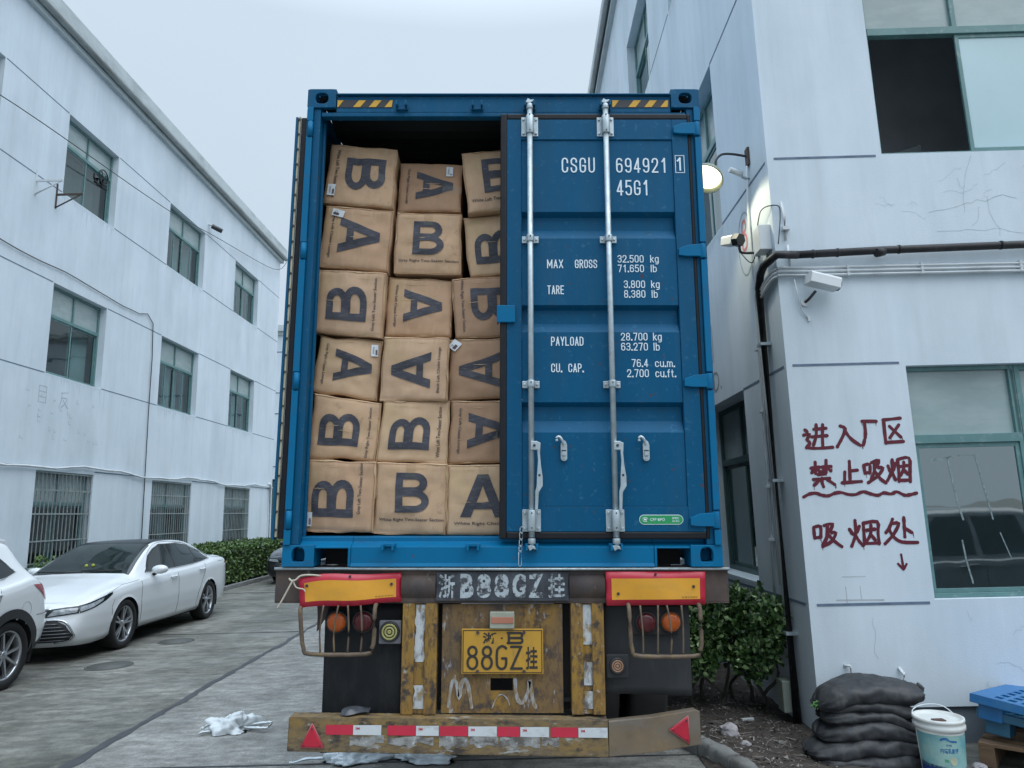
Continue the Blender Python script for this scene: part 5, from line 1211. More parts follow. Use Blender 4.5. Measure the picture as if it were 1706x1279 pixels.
        for t in (-.25, -.12): poly(bm, [lp(t * w, -.3 * h, .0098), lp(t * w + .006, -.3 * h, .0098), lp(t * w + .006, .3 * h, .0098), lp(t * w, .3 * h, .0098)])
        Tc.part('label_print', bm, M_inks, 0, body, fix=False)
    if ci in (1, 3, 5, 4, 10, 14, 16, 0, 17, 9):      # clear packing tape over the seam
        bm = BM(); a, b = ((.0, .14), (.86, 1)) if ci % 2 else ((.3, .62), (.6, .8))
        if ci in (4, 16, 17): uu = (.42, .56); vv = (.80, .99)
        elif ci in (1,): uu = (.70, 1.0); vv = (.36, .52)
        elif ci == 0: uu = (.62, .85); vv = (.42, .54)
        elif ci == 14: uu = (.6, .85); vv = (.38, .5)
        else: uu = (.86, 1.0); vv = (.38, .52)
        for i in range(3):
            a0, a1 = uu[0] + (uu[1] - uu[0]) * i / 3, uu[0] + (uu[1] - uu[0]) * (i + 1) / 3
            poly(bm, [surf(a0, vv[0]) + Vector((0, -.0062, 0)), surf(a1, vv[0]) + Vector((0, -.0062, 0)), surf(a1, vv[1]) + Vector((0, -.0062, 0)), surf(a0, vv[1]) + Vector((0, -.0062, 0))])
        Tc.part('packing_tape', bm, M_tapec, 0, body, fix=False)

# ================================================================ TRAILER
TR = Thing('semi_trailer', 'battered yellow container trailer with a rusty rear frame and reflective boards', 'trailer', (0, 0, 0), FT)
YB = .02                                    # rear face plane of the frame
bm = BM()
box(bm, -1.258, 1.252, YB - .02, YB + .16, -.020, -.004); box(bm, -1.255, 1.250, YB + .0, YB + .02, -.19, -.020); box(bm, -1.255, 1.250, YB, YB + .16, -.196, -.19)
for x in (-.49, .505): box(bm, x - .07, x + .075, YB - .01, YB + .12, -.004, .008)
TR.part('rear_beam', bm, M_rust, .004)
bm = BM(); tube(bm, [(-1.258, YB - .020, -.010), (0, YB - .021, -.012), (1.252, YB - .020, -.010)], .008, 6); TR.part('beam_edge', bm, M_zinc)
bm = BM(); box(bm, -.366, .367, YB - .010, YB - .0, -.184, -.026); bmb = TR.part('name_board', bm, M_beam, .004)
bm = BM(); TXB = lambda s, a, b, c, d, bold=.03: text_bm(bm, s, lambda x, z: Vector((x, YB - .0125, z)), a, b, c, d, bold)
TXB('浙', -.352, -.262, -.168, -.040, .02); TXB('B', -.232, -.158, -.168, -.038, .05); TXB('8', -.142, -.062, -.168, -.038, .05); TXB('8', -.044, .036, -.168, -.038, .05); TXB('G', .054, .130, -.168, -.038, .05)
TXB('Z', .142, .225, -.166, -.038, .04); TXB('挂', .252, .345, -.166, -.038, .02)
TR.part('stencilled_number', bm, M_sten, 0, bmb, fix=False)
for x0, x1 in ((-.556, -.368), (.369, .565)):
    bm = BM(); tube(bm, [(x0, YB + .06, -.105), (x1, YB + .06, -.105)], .088, 20); TR.part('twist_roller', bm, M_rust)
# uprights
for x0, x1, nm in ((-.547, -.357, 0), (.376, .556, 1)):
    bm = BM(); xm = (x0 + x1) / 2
    box(bm, x0, x0 + .066, YB - .0, YB + .02, -.772, -.197); box(bm, x1 - .066, x1, YB, YB + .02, -.772, -.197); box(bm, x0 + .06, x1 - .06, YB + .016, YB + .022, -.772, -.197)
    box(bm, x0, x0 + .01, YB + .02, YB + .14, -.772, -.197); box(bm, x1 - .01, x1, YB + .02, YB + .14, -.772, -.197)
    up = TR.part('upright', bm, M_yel, .004)
    bm = BM(); rr = random.Random(nm + 5); z = -.205; k = 0
    L_, R2 = [], []
    while z > -.765:
        L_.append((xm - .025 + rr.uniform(-.008, .006), YB + .0125, z)); R2.append((xm + .025 + rr.uniform(-.006, .008), YB + .0125, z)); z -= .03
    a = [bm.verts.new(p) for p in L_]; b = [bm.verts.new(p) for p in R2]
    for i in range(len(a) - 1):
        if not (nm == 0 and i in (10, 11, 12, 13) or nm == 1 and i in (7, 8, 9, 14)): bm.faces.new([a[i], b[i], b[i + 1], a[i + 1]])
    TR.part('peeling_tape', bm, M_peel, 0, up)
# centre panel with slot
bm = BM(); pz0, pz1 = -.770, -.205; ms_ = lambda u, d, z: Vector((u, YB + .03 - d, z))
wall_sheet(bm, ms_, -.331, .331, pz0, pz1, [(-.064, .058, -.657, -.592)], .012)
pn = TR.part('centre_panel', bm, M_yelp, 0)
bm = BM(); box(bm, -.068, .066, YB - .02, YB + .03, -.328, -.240); lp_ = TR.part('number_plate_lamp', bm, mat('clear_plastic', (.34, .35, .28), .3, var=.2, vs=10), .005, pn)
bm = BM(); box(bm, -.062, .060, YB - .024, YB - .0205, -.300, -.266); TR.part('lamp_lens', bm, mat('faded_red_lens', (.40, .16, .10), .4, var=.15), .002, pn)
bm = BM(); box(bm, -.221, .223, YB - .0, YB + .006, -.565, -.330); pl = TR.part('number_plate', bm, M_plate, .004, pn)
bm = BM(); yp = YB - .0015; t = .0028
for q in ((-.215, .217, -.341, -.337), (-.215, .217, -.559, -.555), (-.215, -.211, -.555, -.341), (.213, .217, -.555, -.341)): poly(bm, [(q[0], yp, q[2]), (q[1], yp, q[2]), (q[1], yp, q[3]), (q[0], yp, q[3])])
TXP = lambda s, a, b, c, d, bold=.0: text_bm(bm, s, lambda x, z: Vector((x, yp, z)), a, b, c, d, bold)
TXP('浙', -.108, -.030, -.408, -.350, .025)
TXP('·', -.008, .004, -.384, -.374, .02); 
strokes(bm, [[(.036, -.352), (.036, -.405)], [(.030, -.352), (.10, -.352)], [(.030, -.404), (.10, -.404)], [(.036, -.378), (.10, -.378)], [(.098, -.352), (.106, -.358), (.106, -.372), (.098, -.378)], [(.098, -.378), (.108, -.384), (.108, -.398), (.098, -.404)]], lambda a, b: Vector((a, yp, b)), .013, (0, -1, 0), .0004)
for i, ch in enumerate('88GZ'):
    x = -.193 + i * .079; xx = x + .062
    if ch == '8':
        E = lambda cx, cz, rx, rz: [(cx + rx * math.cos(a * math.pi / 7), cz + rz * math.sin(a * math.pi / 7)) for a in range(15)]
        S = [E(x + .031, -.448, .022, .024), E(x + .031, -.506, .026, .032)]
    elif ch == 'G': S = [[(x + .056, -.432), (x + .046, -.424), (x + .031, -.421), (x + .012, -.434), (x + .006, -.455), (x + .006, -.505), (x + .012, -.528), (x + .031, -.538), (x + .050, -.530), (x + .056, -.510), (x + .056, -.486)], [(x + .057, -.484), (x + .034, -.484)]]
    else: S = [[(x + .004, -.424), (x + .06, -.424)], [(x + .058, -.424), (x + .006, -.536)], [(x + .004, -.536), (x + .062, -.536)]]
    strokes(bm, S, lambda a, b: Vector((a, yp, b)), .0130, (0, -1, 0), .0004)
TXP('挂', .128, .192, -.541, -.424, .02)
TR.part('plate_number', bm, M_pink, 0, pn, fix=False)
bm = BM()
for x in (-.134, .118):
    for z in (-.350, -.551): cyl(bm, (x, YB + .001, z), (x, YB - .008, z), .009, 10)
TR.part('plate_bolt', bm, M_rust, 0, pn)
bm = BM()       # chalky white scribbles
wf = lambda a, b: Vector((a, YB + .0285, b))
strokes(bm, [[(-.29, -.735), (-.275, -.62), (-.25, -.615), (-.235, -.70), (-.22, -.615), (-.19, -.61), (-.165, -.74)], [(.07, -.60), (.08, -.69), (.11, -.72), (.14, -.66), (.15, -.60), (.165, -.7), (.18, -.74)]], wf, .020, (0, -1, 0), .0008, .25)
strokes(bm, [[(-.055, -.745), (-.03, -.69), (-.0, -.675), (.03, -.70), (.04, -.73)]], wf, .006, (0, -1, 0), .0008, .5)
TR.part('white_scribble', bm, mat('chalky_paint', (.38, .40, .42), .9, var=.15, vs=30, layers=[((.24, .15, .05), .50, 22, (2, 2, .7), .3, None)]), 0, pn)
bm = BM(); rr = random.Random(4)
for (x0, x1) in ((-.356, -.332), (.332, .375)): box(bm, x0, x1, YB + .10, YB + .12, -.77, -.2)
box(bm, -.345, .375, YB + .06, YB + .11, -.72, -.70); TR.part('inner_frame', bm, M_chas)
# reflective boards
def rboard(Q, wav, label):
    """Q: four corners (TL,TR,BR,BL) in x,z"""
    q = [Vector((a, 0, b)) for a, b in Q]
    def f(u, v, off):
        p = q[3].lerp(q[2], u).lerp(q[0].lerp(q[1], u), v)
        up = wav * (.014 * math.sin(u * 5.2) * v + .004 * math.sin(u * 9)); p.z += up; p.y = YB - .022 - off - wav * .02 * math.sin(u * 3.1 + 1) - wav * .012 * (1 - u) ** 2 + .004 * math.sin(u * 7 + v * 3)
        return p
    bm = BM(); grid(bm, 24, 4, lambda u, v: f(u, v, 0)); b = TR.part('reflective_board', bm, M_red, 0, label=label)
    b.modifiers.new('solid', 'SOLIDIFY').thickness = .002
    bm = BM(); u0, u1, v0, v1 = .055, .945, .17, .80
    grid(bm, 24, 4, lambda u, v: f(u0 + (u1 - u0) * u, v0 + (v1 - v0) * v, .003)); TR.part('board_field', bm, M_orr, 0, b)
    bm = BM()
    for u, v in ((.12, .35), (.88, .55)) if not wav else ((.08, .7), (.9, .62)): p = f(u, v, .004); cyl(bm, p, p + Vector((0, -.006, 0)), .008, 8)
    p = f(.5, .93, .002); cyl(bm, p, p + Vector((0, -.006, 0)), .007, 8)
    TR.part('board_bolt', bm, M_bolt, 0, b)
    bm = BM(); text_bm(bm, '车身反光标识', lambda x, z: f(x, z, .0045), .74 + (.02 if not wav else 0), .92, .20, .26, .0); TR.part('board_print', bm, mat('brown_print', (.22, .09, .02), .7), 0, b, fix=False)
rboard([(-1.115, -.062), (-.557, -.020), (-.555, -.190), (-1.098, -.214)], 1, 'bent left reflective board tied on with cord')
rboard([(.569, -.026), (1.118, -.026), (1.113, -.200), (.571, -.207)], 0, 'straight right reflective board')
bm = BM(); yy = YB - .05
tube(bm, smooth_pts([(-.99, yy, -.046), (-1.05, yy - .01, -.040), (-1.10, yy - .01, -.045), (-1.125, yy - .015, -.066), (-1.15, yy - .01, -.070), (-1.165, yy, -.060)], 4), .0055, 6)
tube(bm, smooth_pts([(-1.14, yy - .015, -.068), (-1.16, yy - .02, -.11), (-1.19, yy - .02, -.17), (-1.215, yy - .02, -.215)], 4), .005, 6)
tube(bm, smooth_pts([(-1.14, yy - .01, -.07), (-1.12, yy - .015, -.105), (-1.08, yy - .015, -.115), (-1.07, yy - .012, -.13)], 4), .004, 6)
TR.part('tie_cord', bm, M_rope)
# lamp brackets and guards
def lampset(lens, gx0, gx1, ztop, zbot, bars, lean, label):
    bm = BM(); g = YB - .055
    tube(bm, smooth_pts([(gx0 + lean, YB, ztop), (gx0 + lean, g, ztop - .02), (gx0 + lean * .4 + .004, g, zbot + .10), (gx0 + .012, g, zbot + .03), (gx0 + .05, g, zbot), (gx1 - .04, g, zbot), (gx1 - .01, g, zbot + .03), (gx1, g, zbot + .08), (gx1, g, ztop - .02), (gx1, YB, ztop)], 3), .0115, 8)
    for x in bars: tube(bm, smooth_pts([(x, g, zbot), (x + random.uniform(-.008, .008), g - .004, (zbot + ztop) / 2), (x + random.uniform(-.012, .012), g, ztop)], 3), .0052, 6)
    G_ = TR.part('lamp_guard', bm, mat('rusty_guard_tube', (.13, .095, .065), .7, var=.3, vs=9, layers=[((.26, .18, .06, .8), .25, 12, V3, .4, None), ((.10, .06, .04), .3, 9, V3, .5, None)]), 0, label=label)
    for x, z, m in lens:
        bm = BM(); lathe(bm, [(.0, -.030), (.03, -.029), (.046, -.022), (.052, -.010), (.052, .0)], 28, (x, YB + .035, z), 'Y'); TR.part('tail_lamp', bm, m, 0)
        bm = BM(); lathe(bm, [(.052, -.006), (.060, -.006), (.062, .02), (.05, .02)], 28, (x, YB + .035, z), 'Y', cap=False); TR.part('lamp_bezel', bm, M_trim, 0)
lampset([(-.915, -.300, M_lo), (-.768, -.298, M_lr)], -1.078, -.690, -.20, -.452, (-.975, -.90, -.83, -.76), -.016, 'left tail lamp guard')
lampset([(.795, -.303, M_lr), (.930, -.300, M_lo)], .688, 1.072, -.20, -.462, (.757, .835, .905, .970), 0, 'right tail lamp guard')
bm = BM(); box(bm, .715, .975, YB + .040, YB + .055, -.37, -.215); TR.part('lamp_mount', bm, M_chas, .01)
for x, z, m, r, mm in ((-.620, -.350, M_ly, .044, mat('pale_reflector_plate', (.17, .17, .19), .6)), (.628, -.528, M_lt, .033, M_flapg)):
    bm = BM(); box(bm, x - .060, x + .064, YB + .03, YB + .045, z - .066, z + .060); b = TR.part('reflector_plate', bm, mm, .012)
    bm = BM(); lathe(bm, [(r + .012, 0), (r + .009, -.014), (r, -.014), (r, -.002)], 28, (x, YB + .03, z), 'Y', cap=False); TR.part('reflector_ring', bm, M_trim, 0, b)
    bm = BM(); P = []
    for k in range(6): P += [(max(.0, r - k * r / 5.5), -.014 - (.003 if k % 2 else 0)), (max(.0, r - k * r / 5.5 - .003), -.014 - (.0 if k % 2 else .003))]
    lathe(bm, P, 28, (x, YB + .03, z), 'Y'); TR.part('reflector_lens', bm, m, 0, b)
# mudflaps
def flap(Q, y, m, nm):
    q = [Vector((a, y, b)) for a, b in Q]; bm = BM()
    grid(bm, 12, 12, lambda u, v: q[3].lerp(q[2], u).lerp(q[0].lerp(q[1], u), v) + Vector((0, .012 * math.sin(u * 5 + v * 2), 0)))
    o = TR.part('mudflap', bm, m, 0, label=nm); o.modifiers.new('solid', 'SOLIDIFY').thickness = .008
flap([(-.998, -.2), (-.548, -.2), (-.53, -.99), (-.99, -.99)], YB + .10, M_flap, 'black left mudflap')
flap([(.557, -.2), (1.045, -.2), (1.040, -.692), (.553, -.686)], YB + .09, M_flapg, 'grey right mudflap with a torn lower edge')
flap([(-1.03, -.2), (-.96, -.2), (-.985, -.29), (-1.028, -.35)], YB + .05, M_rust, 'bent sheet metal scrap')
# underrun bumper
mbp = lambda a, d, c: Vector((a, d, c))
bm = BM(); y0 = YB - .05
prism(bm, [(-1.125, -.935), (.560, -.962), (.560, -.790), (-1.122, -.772)], y0, y0 + .006, mbp)
prism(bm, [(-1.122, -.772), (.560, -.790), (.560, -.786), (-1.122, -.768)], y0, y0 + .09, mbp); prism(bm, [(-1.125, -.939), (.560, -.966), (.560, -.962), (-1.125, -.935)], y0, y0 + .09, mbp)
prism(bm, [(-1.129, -.935), (-1.125, -.935), (-1.122, -.772), (-1.126, -.772)], y0, y0 + .09, mbp)
bp = TR.part('bumper', bm, M_bump, .003)
bm = BM(); Yf = lambda x: y0 - .004 + (x - .56) * .10       # bent right end
Pq = [(.563, -.792), (.80, -.775), (1.045, -.745), (1.058, -.752), (1.060, -.918), (.80, -.950), (.563, -.964)]
a = [bm.verts.new((x, Yf(x), z)) for x, z in Pq]; b = [bm.verts.new((x, Yf(x) + .006, z)) for x, z in Pq]
bm.faces.new(a); bm.faces.new(b[::-1])
for i in range(7): bm.faces.new([a[i], b[i], b[(i + 1) % 7], a[(i + 1) % 7]])
c_ = [bm.verts.new((x, Yf(x) + .09, z - .01)) for x, z in Pq[:3]]
for i in range(2): bm.faces.new([b[i], b[i + 1], c_[i + 1], c_[i]])
TR.part('bumper_end', bm, mat('scraped_grey_bumper', (.165, .12, .075), .6, var=.2, vs=4, layers=[((.16, .15, .14, .8), .4, 3, (.6, 1, 2.5), .2, None), ((.30, .20, .06, .7), .22, 4, (1, 1, .5), .3, None), ((.09, .06, .04), .2, 9, V3, .6, None)]), .003, label='bent right end of the bumper')
# red and white tape pieces  (x0,x1)
zt = lambda x: -.790 - (x + .85) * .0108 - .016
segs = [(-.929, -.786, 'r'), (-.784, -.636, 'w'), (-.604, -.4545, 'r'), (-.4525, -.333, 'w'), (-.3285, -.179, 'r'), (-.177, -.027, 'w'), (-.024, .095, 'r'), (.097, .248, 'w'), (.257, .401, 'r'), (.403, .556, 'w')]
for k, (x0, x1, c) in enumerate(segs):
    bm = BM(); poly(bm, [(x0, y0 - .002, zt(x0) - .050), (x1, y0 - .002, zt(x1) - .050), (x1, y0 - .002, zt(x1)), (x0, y0 - .002, zt(x0) - .002)])
    TR.part('tape_strip', bm, M_taper if c == 'r' else M_tapew, 0, bp, fix=False)
    if c == 'w': bm = BM(); text_bm(bm, '3M', lambda x, z: Vector((x, y0 - .0032, z)), x0 + .012, x0 + .034, zt(x0) - .024, zt(x0) - .012, .03); TR.part('tape_print', bm, M_taper, 0, bp, fix=False)
bm = BM()
for (a_, b_, c0, c1) in ((-.80, -.62, -.862, -.905), (-.60, -.36, -.868, -.905), (-.33, -.18, -.866, -.915), (-.17, -.02, -.862, -.91), (-.01, .20, -.866, -.918), (.21, .30, -.868, -.905)):
    n = 8; top = [(a_ + (b_ - a_) * i / n, c0 + rr.uniform(-.006, .006)) for i in range(n + 1)]; bot = [(a_ + (b_ - a_) * i / n, c1 + rr.uniform(-.012, .012)) for i in range(n + 1)]
    ta = [bm.verts.new((x, y0 - .0015, z)) for x, z in top]; tb = [bm.verts.new((x, y0 - .0015, z)) for x, z in bot]
    for i in range(n): bm.faces.new([ta[i], ta[i + 1], tb[i + 1], tb[i]])
TR.part('peeling_tape', bm, M_peelg, 0, bp)
def tri(P, yf):
    bm = BM(); c = Vector((sum(p[0] for p in P) / 3, 0, sum(p[1] for p in P) / 3)); a = [bm.verts.new((x, yf(x) - .003, z)) for x, z in P]; b = [bm.verts.new((c.x + (x - c.x) * .86, yf(x) - .011, c.z + (z - c.z) * .86)) for x, z in P]
    bm.faces.new(b)
    for i in range(3): bm.faces.new([a[i], a[(i + 1) % 3], b[(i + 1) % 3], b[i]])
    t = TR.part('triangle_reflector', bm, M_red, .002)
    bm = BM()
    for i in range(3): tube(bm, [Vector((P[i][0], yf(P[i][0]) - .005, P[i][1])), Vector((P[(i + 1) % 3][0], yf(P[(i + 1) % 3][0]) - .005, P[(i + 1) % 3][1]))], .003, 5)
    TR.part('reflector_rim', bm, mat('worn_rim', (.36, .12, .12), .5), 0, t)
    bm = BM()
    for i in range(3): x, z = c.x + (P[i][0] - c.x) * .68, c.z + (P[i][1] - c.z) * .68; cyl(bm, (x, yf(x) - .010, z), (x, yf(x) - .014, z), .0045, 8)
    TR.part('reflector_bolt', bm, M_bolt, 0, t)
tri([(-1.058, -.918), (-.932, -.920), (-1.000, -.800)], lambda x: y0)
tri([(.885, -.838), (.992, -.772), (.995, -.912)], Yf)
bm = BM(); grid(bm, 10, 10, lambda u, v: Vector((-.86 + .15 * u, YB - .03 + .09 * v - .02 * math.sin(u * 6), -.765 + .035 * math.sin(v * 3) * (0.6 + .4 * math.sin(u * 5)) + .012 * u)))
TR.part('plastic_scrap', bm, mat('dark_film', (.06, .065, .075), .25, var=.4, vs=14), label='dark crumpled plastic lying on the bumper')
# chassis beams, axles, wheels
bm = BM()
for x in (-.47, .47): box(bm, x - .07, x + .07, .18, 11.9, -.45, -.03)
for y in (1.0, 3.4, 5.8, 8.2, 10.6): box(bm, -1.15, 1.15, y, y + .12, -.17, -.02)
TR.part('chassis', bm, M_chas)
bm = BM(); box(bm, -.54, .56, .55, .60, -.78, -.3); TR.part('cross_plate', bm, M_chas)
for ax_ in (1.9, 3.21, 4.52):
    bm = BM(); cyl(bm, (-1.1, ax_, -.92), (1.1, ax_, -.92), .07, 12); TR.part('axle', bm, M_chas)
    for x in (-1.05, -.70, .70, 1.05):
        bm = BM(); lathe(bm, [(.30, -.13), (.47, -.135), (.505, -.10), (.51, 0), (.505, .10), (.47, .135), (.30, .13)], 40, (x, ax_, -.92), 'X', cap=False); w_ = TR.part('wheel', bm, M_tyre)
        bm = BM(); lathe(bm, [(.0, -.02), (.12, -.02), (.13, -.06), (.28, -.06), (.30, -.12), (.30, .12), (.0, .1)], 32, (x, ax_, -.92), 'X'); TR.part('rim', bm, M_chas, 0, w_)
# ================================================================ CARS
def interp(tab, x):
    if x <= tab[0][0]: return tab[0][1]
    if x >= tab[-1][0]: return tab[-1][1]
    for i in range(len(tab) - 1):
        if tab[i][0] <= x <= tab[i + 1][0]:
            x0, y0 = tab[i]; x1, y1 = tab[i + 1]
            m0 = (y1 - tab[i - 1][1]) / (x1 - tab[i - 1][0]) if i > 0 else (y1 - y0) / (x1 - x0)
            m1 = (tab[i + 2][1] - y0) / (tab[i + 2][0] - x0) if i + 2 < len(tab) else (y1 - y0) / (x1 - x0)
            t = (x - x0) / (x1 - x0); h = x1 - x0
            return (2 * t ** 3 - 3 * t * t + 1) * y0 + (t ** 3 - 2 * t * t + t) * h * m0 + (-2 * t ** 3 + 3 * t * t) * y1 + (t ** 3 - t * t) * h * m1
def pin(px_, pz, P):
    c = False; j = len(P) - 1
    for i in range(len(P)):
        if (P[i][1] > pz) != (P[j][1] > pz) and px_ < (P[j][0] - P[i][0]) * (pz - P[i][1]) / (P[j][1] - P[i][1]) + P[i][0]: c = not c
        j = i
    return c
def build_car(label, cat, loc, yaw, S, paint, name='parked_car', group='cars parked in the yard', flip=False):
    """local: +y runs from nose to tail, x across, z up.  S holds the lines of the body."""
    T = Thing(name, label, cat, (0, 0, 0), Matrix.Translation(Vector(loc)) @ Matrix.Rotation(yaw, 4, 'Z'), group)
    Lc = S['L']; AX = S['axles']; RW = S['rw']; RA = S['ra']
    zt = lambda p: interp(S['top'], p); zb = lambda p: interp(S['belt'], p); wr = lambda p: interp(S['rail'], p); w = lambda p: interp(S['wid'], p)
    drop = lambda p: interp(S['drop'], p); bot = lambda p: interp(S['bot'], p)
    fr, re = S['front'], S['rear']
    def sect(p):
        W_, B_z, T_ = w(p), zb(p), zt(p)
        B_z = min(B_z, T_ - .012); z0 = bot(p)
        return [(W_ * .90, z0), (W_ * .965, z0 + .06), (W_ * .992, z0 + .22), (W_, .56), (W_ * .992, B_z - .10), (W_ * .965, B_z - .03), (W_ * .93, B_z), (wr(p), T_ - drop(p)), (wr(p) * .88, T_ - drop(p) * .35), (wr(p) * .5, T_ - .006), (0, T_)]
    nseg = [2, 5, 5, 6, 3, 3, 9, 3, 4, 5]
    def row(p):
        q = sect(p); o = []
        for i in range(10):
            for k in range(nseg[i]):
                t = k / nseg[i]; o.append((q[i][0] + (q[i + 1][0] - q[i][0]) * t, q[i][1] + (q[i + 1][1] - q[i][1]) * t, i))
        o.append((q[10][0], q[10][1], 9)); return o
    NS = int(Lc / .028); rows = []
    def shift(p, z):
        y = p
        if p < .7: y += interp(fr, z) * (1 - p / .7) ** 1.5
        if p > Lc - .6: y -= interp(re, z) * (1 - (Lc - p) / .6) ** 1.5
        return y
    out = {}
    def key(*a): out.setdefault(a, [])
    bms = {}
    def put(kind, P, sm=True): bms.setdefault(kind, []).append(P)
    G = []
    for i in range(NS + 1):
        p = Lc * i / NS; r = row(p); L = []
        for (x, z, s) in r:
            yy = p; zz = z
            if s <= 4:      # open the wheel arches
                for a in AX:
                    d = math.hypot(p - a, z - RW)
                    if RA - .030 < d < RA + .016 and z > bot(p) - .02: yy = a + (p - a) / d * RA; zz = RW + (z - RW) / d * RA
            L.append((x, shift(yy, zz), zz, yy, s))
        G.append(L)
    def classify(p, x, z, s):
        if s <= 4:
            for a in AX:
                if math.hypot(p - a, z - RW) < RA - .004: return None
        if s >= 7:
            a, b = S['wind'];  
            if a < p < b and x < wr(p) * .95: return 'windscreen'
            a, b = S['back']
            if a < p < b and x < wr(p) * .93: return 'rear_window'
            if S.get('roofg') and S['roofg'][0] <= p <= S['roofg'][1] and x < wr(p) * .93: return 'roof_panel'
        return 'body'
    for i in range(NS):
        for j in range(len(G[i]) - 1):
            c = [G[i][j], G[i + 1][j], G[i + 1][j + 1], G[i][j + 1]]
            mp_ = sum(q[3] for q in c) / 4; mx = sum(q[0] for q in c) / 4; mz = sum(q[2] for q in c) / 4
            k = classify(mp_, mx, mz, c[0][4])
            if k:
                put(k, [Vector(q[:3]) for q in c]); put(k, [Vector((-q[0], q[1], q[2])) for q in reversed(c)])
    # nose and tail caps
    for (p, tab, s_) in ((0.0, fr, 1), (Lc, re, -1)):
        R0 = [q for q in row(p)]
        for j in range(len(R0) - 1):
            n = 26
            for k in range(n):
                a, b = -1 + 2 * k / n, -1 + 2 * (k + 1) / n
                def pt(t, q): x = q[0] * t; return Vector((x, p + s_ * interp(tab, q[1]) - s_ * S.get('nose', .10) * (1 - abs(t) ** 2.6) , q[1]))
                P = [pt(a, R0[j]), pt(b, R0[j]), pt(b, R0[j + 1]), pt(a, R0[j + 1])]; c = sum(P, Vector()) / 4
                kd = S['capzone'](0 if s_ == 1 else 1, abs(c.x), c.z)
                put(kd, P if s_ == -1 else P[::-1])
    mats = {'body': paint, 'windscreen': M_wglass, 'rear_window': M_cglass, 'roof_panel': M_roofb, 'side_window': M_cglass, 'headlight': M_hl, 'tail_light': M_tail, 'grille': M_trim, 'lower_trim': M_trim, 'arch_trim': M_trim, 'window_trim': M_chrome, 'pillar': M_trim}
    parts = {}
    for k in ['body'] + [q for q in bms if q != 'body']:
        bm = BM()
        for P in bms[k]: bm.faces.new([bm.verts.new(q) for q in P]).smooth = True
        bmesh.ops.remove_doubles(bm, verts=bm.verts, dist=.0015)
        if k in ('side_window', 'headlight', 'tail_light'):
            for sg in (1, -1):
                b2_ = bm.copy(); bmesh.ops.delete(b2_, geom=[f for f in b2_.faces if f.calc_center_median().x * sg < 0], context='FACES')
                o = T.part(k, b2_, mats[k], 0, parts.get('body')); 
            bm.free()
        else:
            o = T.part(k, bm, mats[k], 0, parts.get('body') if k in ('grille', 'lower_trim', 'arch_trim', 'pillar') else None); parts[k] = o
    # surface finder for trim lines
    def surf(p, zq):
        r = row(p)
        for a, b in zip(r, r[1:]):
            if a[1] <= zq <= b[1] and b[1] > a[1]: t = (zq - a[1]) / (b[1] - a[1]); return Vector((a[0] + (b[0] - a[0]) * t, shift(p, zq), zq))
        return Vector((r[-1][0], p, zq))
    def patch(nm, P, off, m, par=None, inset=None):
        for sg in (1, -1):
            bm = BM(); bm.faces.new([bm.verts.new(Vector((a, b, 0))) for a, b in P]); bmesh.ops.triangulate(bm, faces=bm.faces)
            for _ in range(6):
                es = [e for e in bm.edges if e.calc_length() > .05]
                if es: bmesh.ops.subdivide_edges(bm, edges=es, cuts=1); bmesh.ops.triangulate(bm, faces=bm.faces)
            for v_ in bm.verts:
                q = surf(v_.co.x, v_.co.y); q2 = surf(v_.co.x + .02, v_.co.y); q3 = surf(v_.co.x, v_.co.y + .02)
                n_ = (q2 - q).cross(q3 - q); n_ = n_.normalized() if n_.length > 1e-9 else Vector((1, 0, 0))
                if n_.x < 0: n_ = -n_
                q = q + n_ * off; v_.co = Vector((q.x * sg, q.y, q.z))
            for f in bm.faces: f.smooth = True
            o = T.part(nm, bm, m, 0, par)
        return o
    for nm, P, off, m in S['patches']: patch(nm, P, off, {'glass': M_cglass, 'black': M_trim, 'lamp': M_hl, 'tail': M_tail, 'chrome': M_chrome, 'lampd': M_cglass}[m], parts['body'])
    r0 = row(0.0)
    def capf(x, z, off=.004):
        hw = next((a[0] + (b[0] - a[0]) * (z - a[1]) / (b[1] - a[1]) for a, b in zip(r0, r0[1:]) if a[1] <= z <= b[1] and b[1] > a[1]), .6); t_ = min(1, abs(x) / hw)
        return Vector((x, interp(fr, z) - S.get('nose', .10) * (1 - t_ ** 2.6) - off, z))
    T.capf = capf
    for (nmc, P, offc, mc) in S.get('cap', []):
        bm = BM(); bm.faces.new([bm.verts.new(Vector((a, b, 0))) for a, b in P]); bmesh.ops.triangulate(bm, faces=bm.faces)
        for _ in range(6):
            es = [e for e in bm.edges if e.calc_length() > .05]
            if es: bmesh.ops.subdivide_edges(bm, edges=es, cuts=1); bmesh.ops.triangulate(bm, faces=bm.faces)
        for v_ in bm.verts:
            x, z = v_.co.x, v_.co.y; hw = next((a[0] + (b[0] - a[0]) * (z - a[1]) / (b[1] - a[1]) for a, b in zip(r0, r0[1:]) if a[1] <= z <= b[1] and b[1] > a[1]), .6); t_ = min(1, abs(x) / hw)
            v_.co = Vector((x, interp(fr, z) - S.get('nose', .10) * (1 - t_ ** 2.6) - offc, z))
        T.part(nmc, bm, {'black': M_trim, 'lamp': M_hl, 'glass': M_cglass}[mc], 0, parts['body'])
    if not S.get('clad'):
        for a in AX:
            for sg in (1, -1):
                bm = BM()
                def lf(u, v_):
                    t = -.30 + (math.pi + .60) * u; r_ = RA - .012 + v_ * .036; pp = a + math.cos(t) * r_; zq = max(bot(pp) + .004, RW + math.sin(t) * r_); q = surf(pp, zq); return Vector(((q.x + .006 * (1 - v_ * .8)) * sg, q.y, q.z))
                grid(bm, 40, 3, lf); T.part('arch_lip', bm, paint, 0, parts['body'])
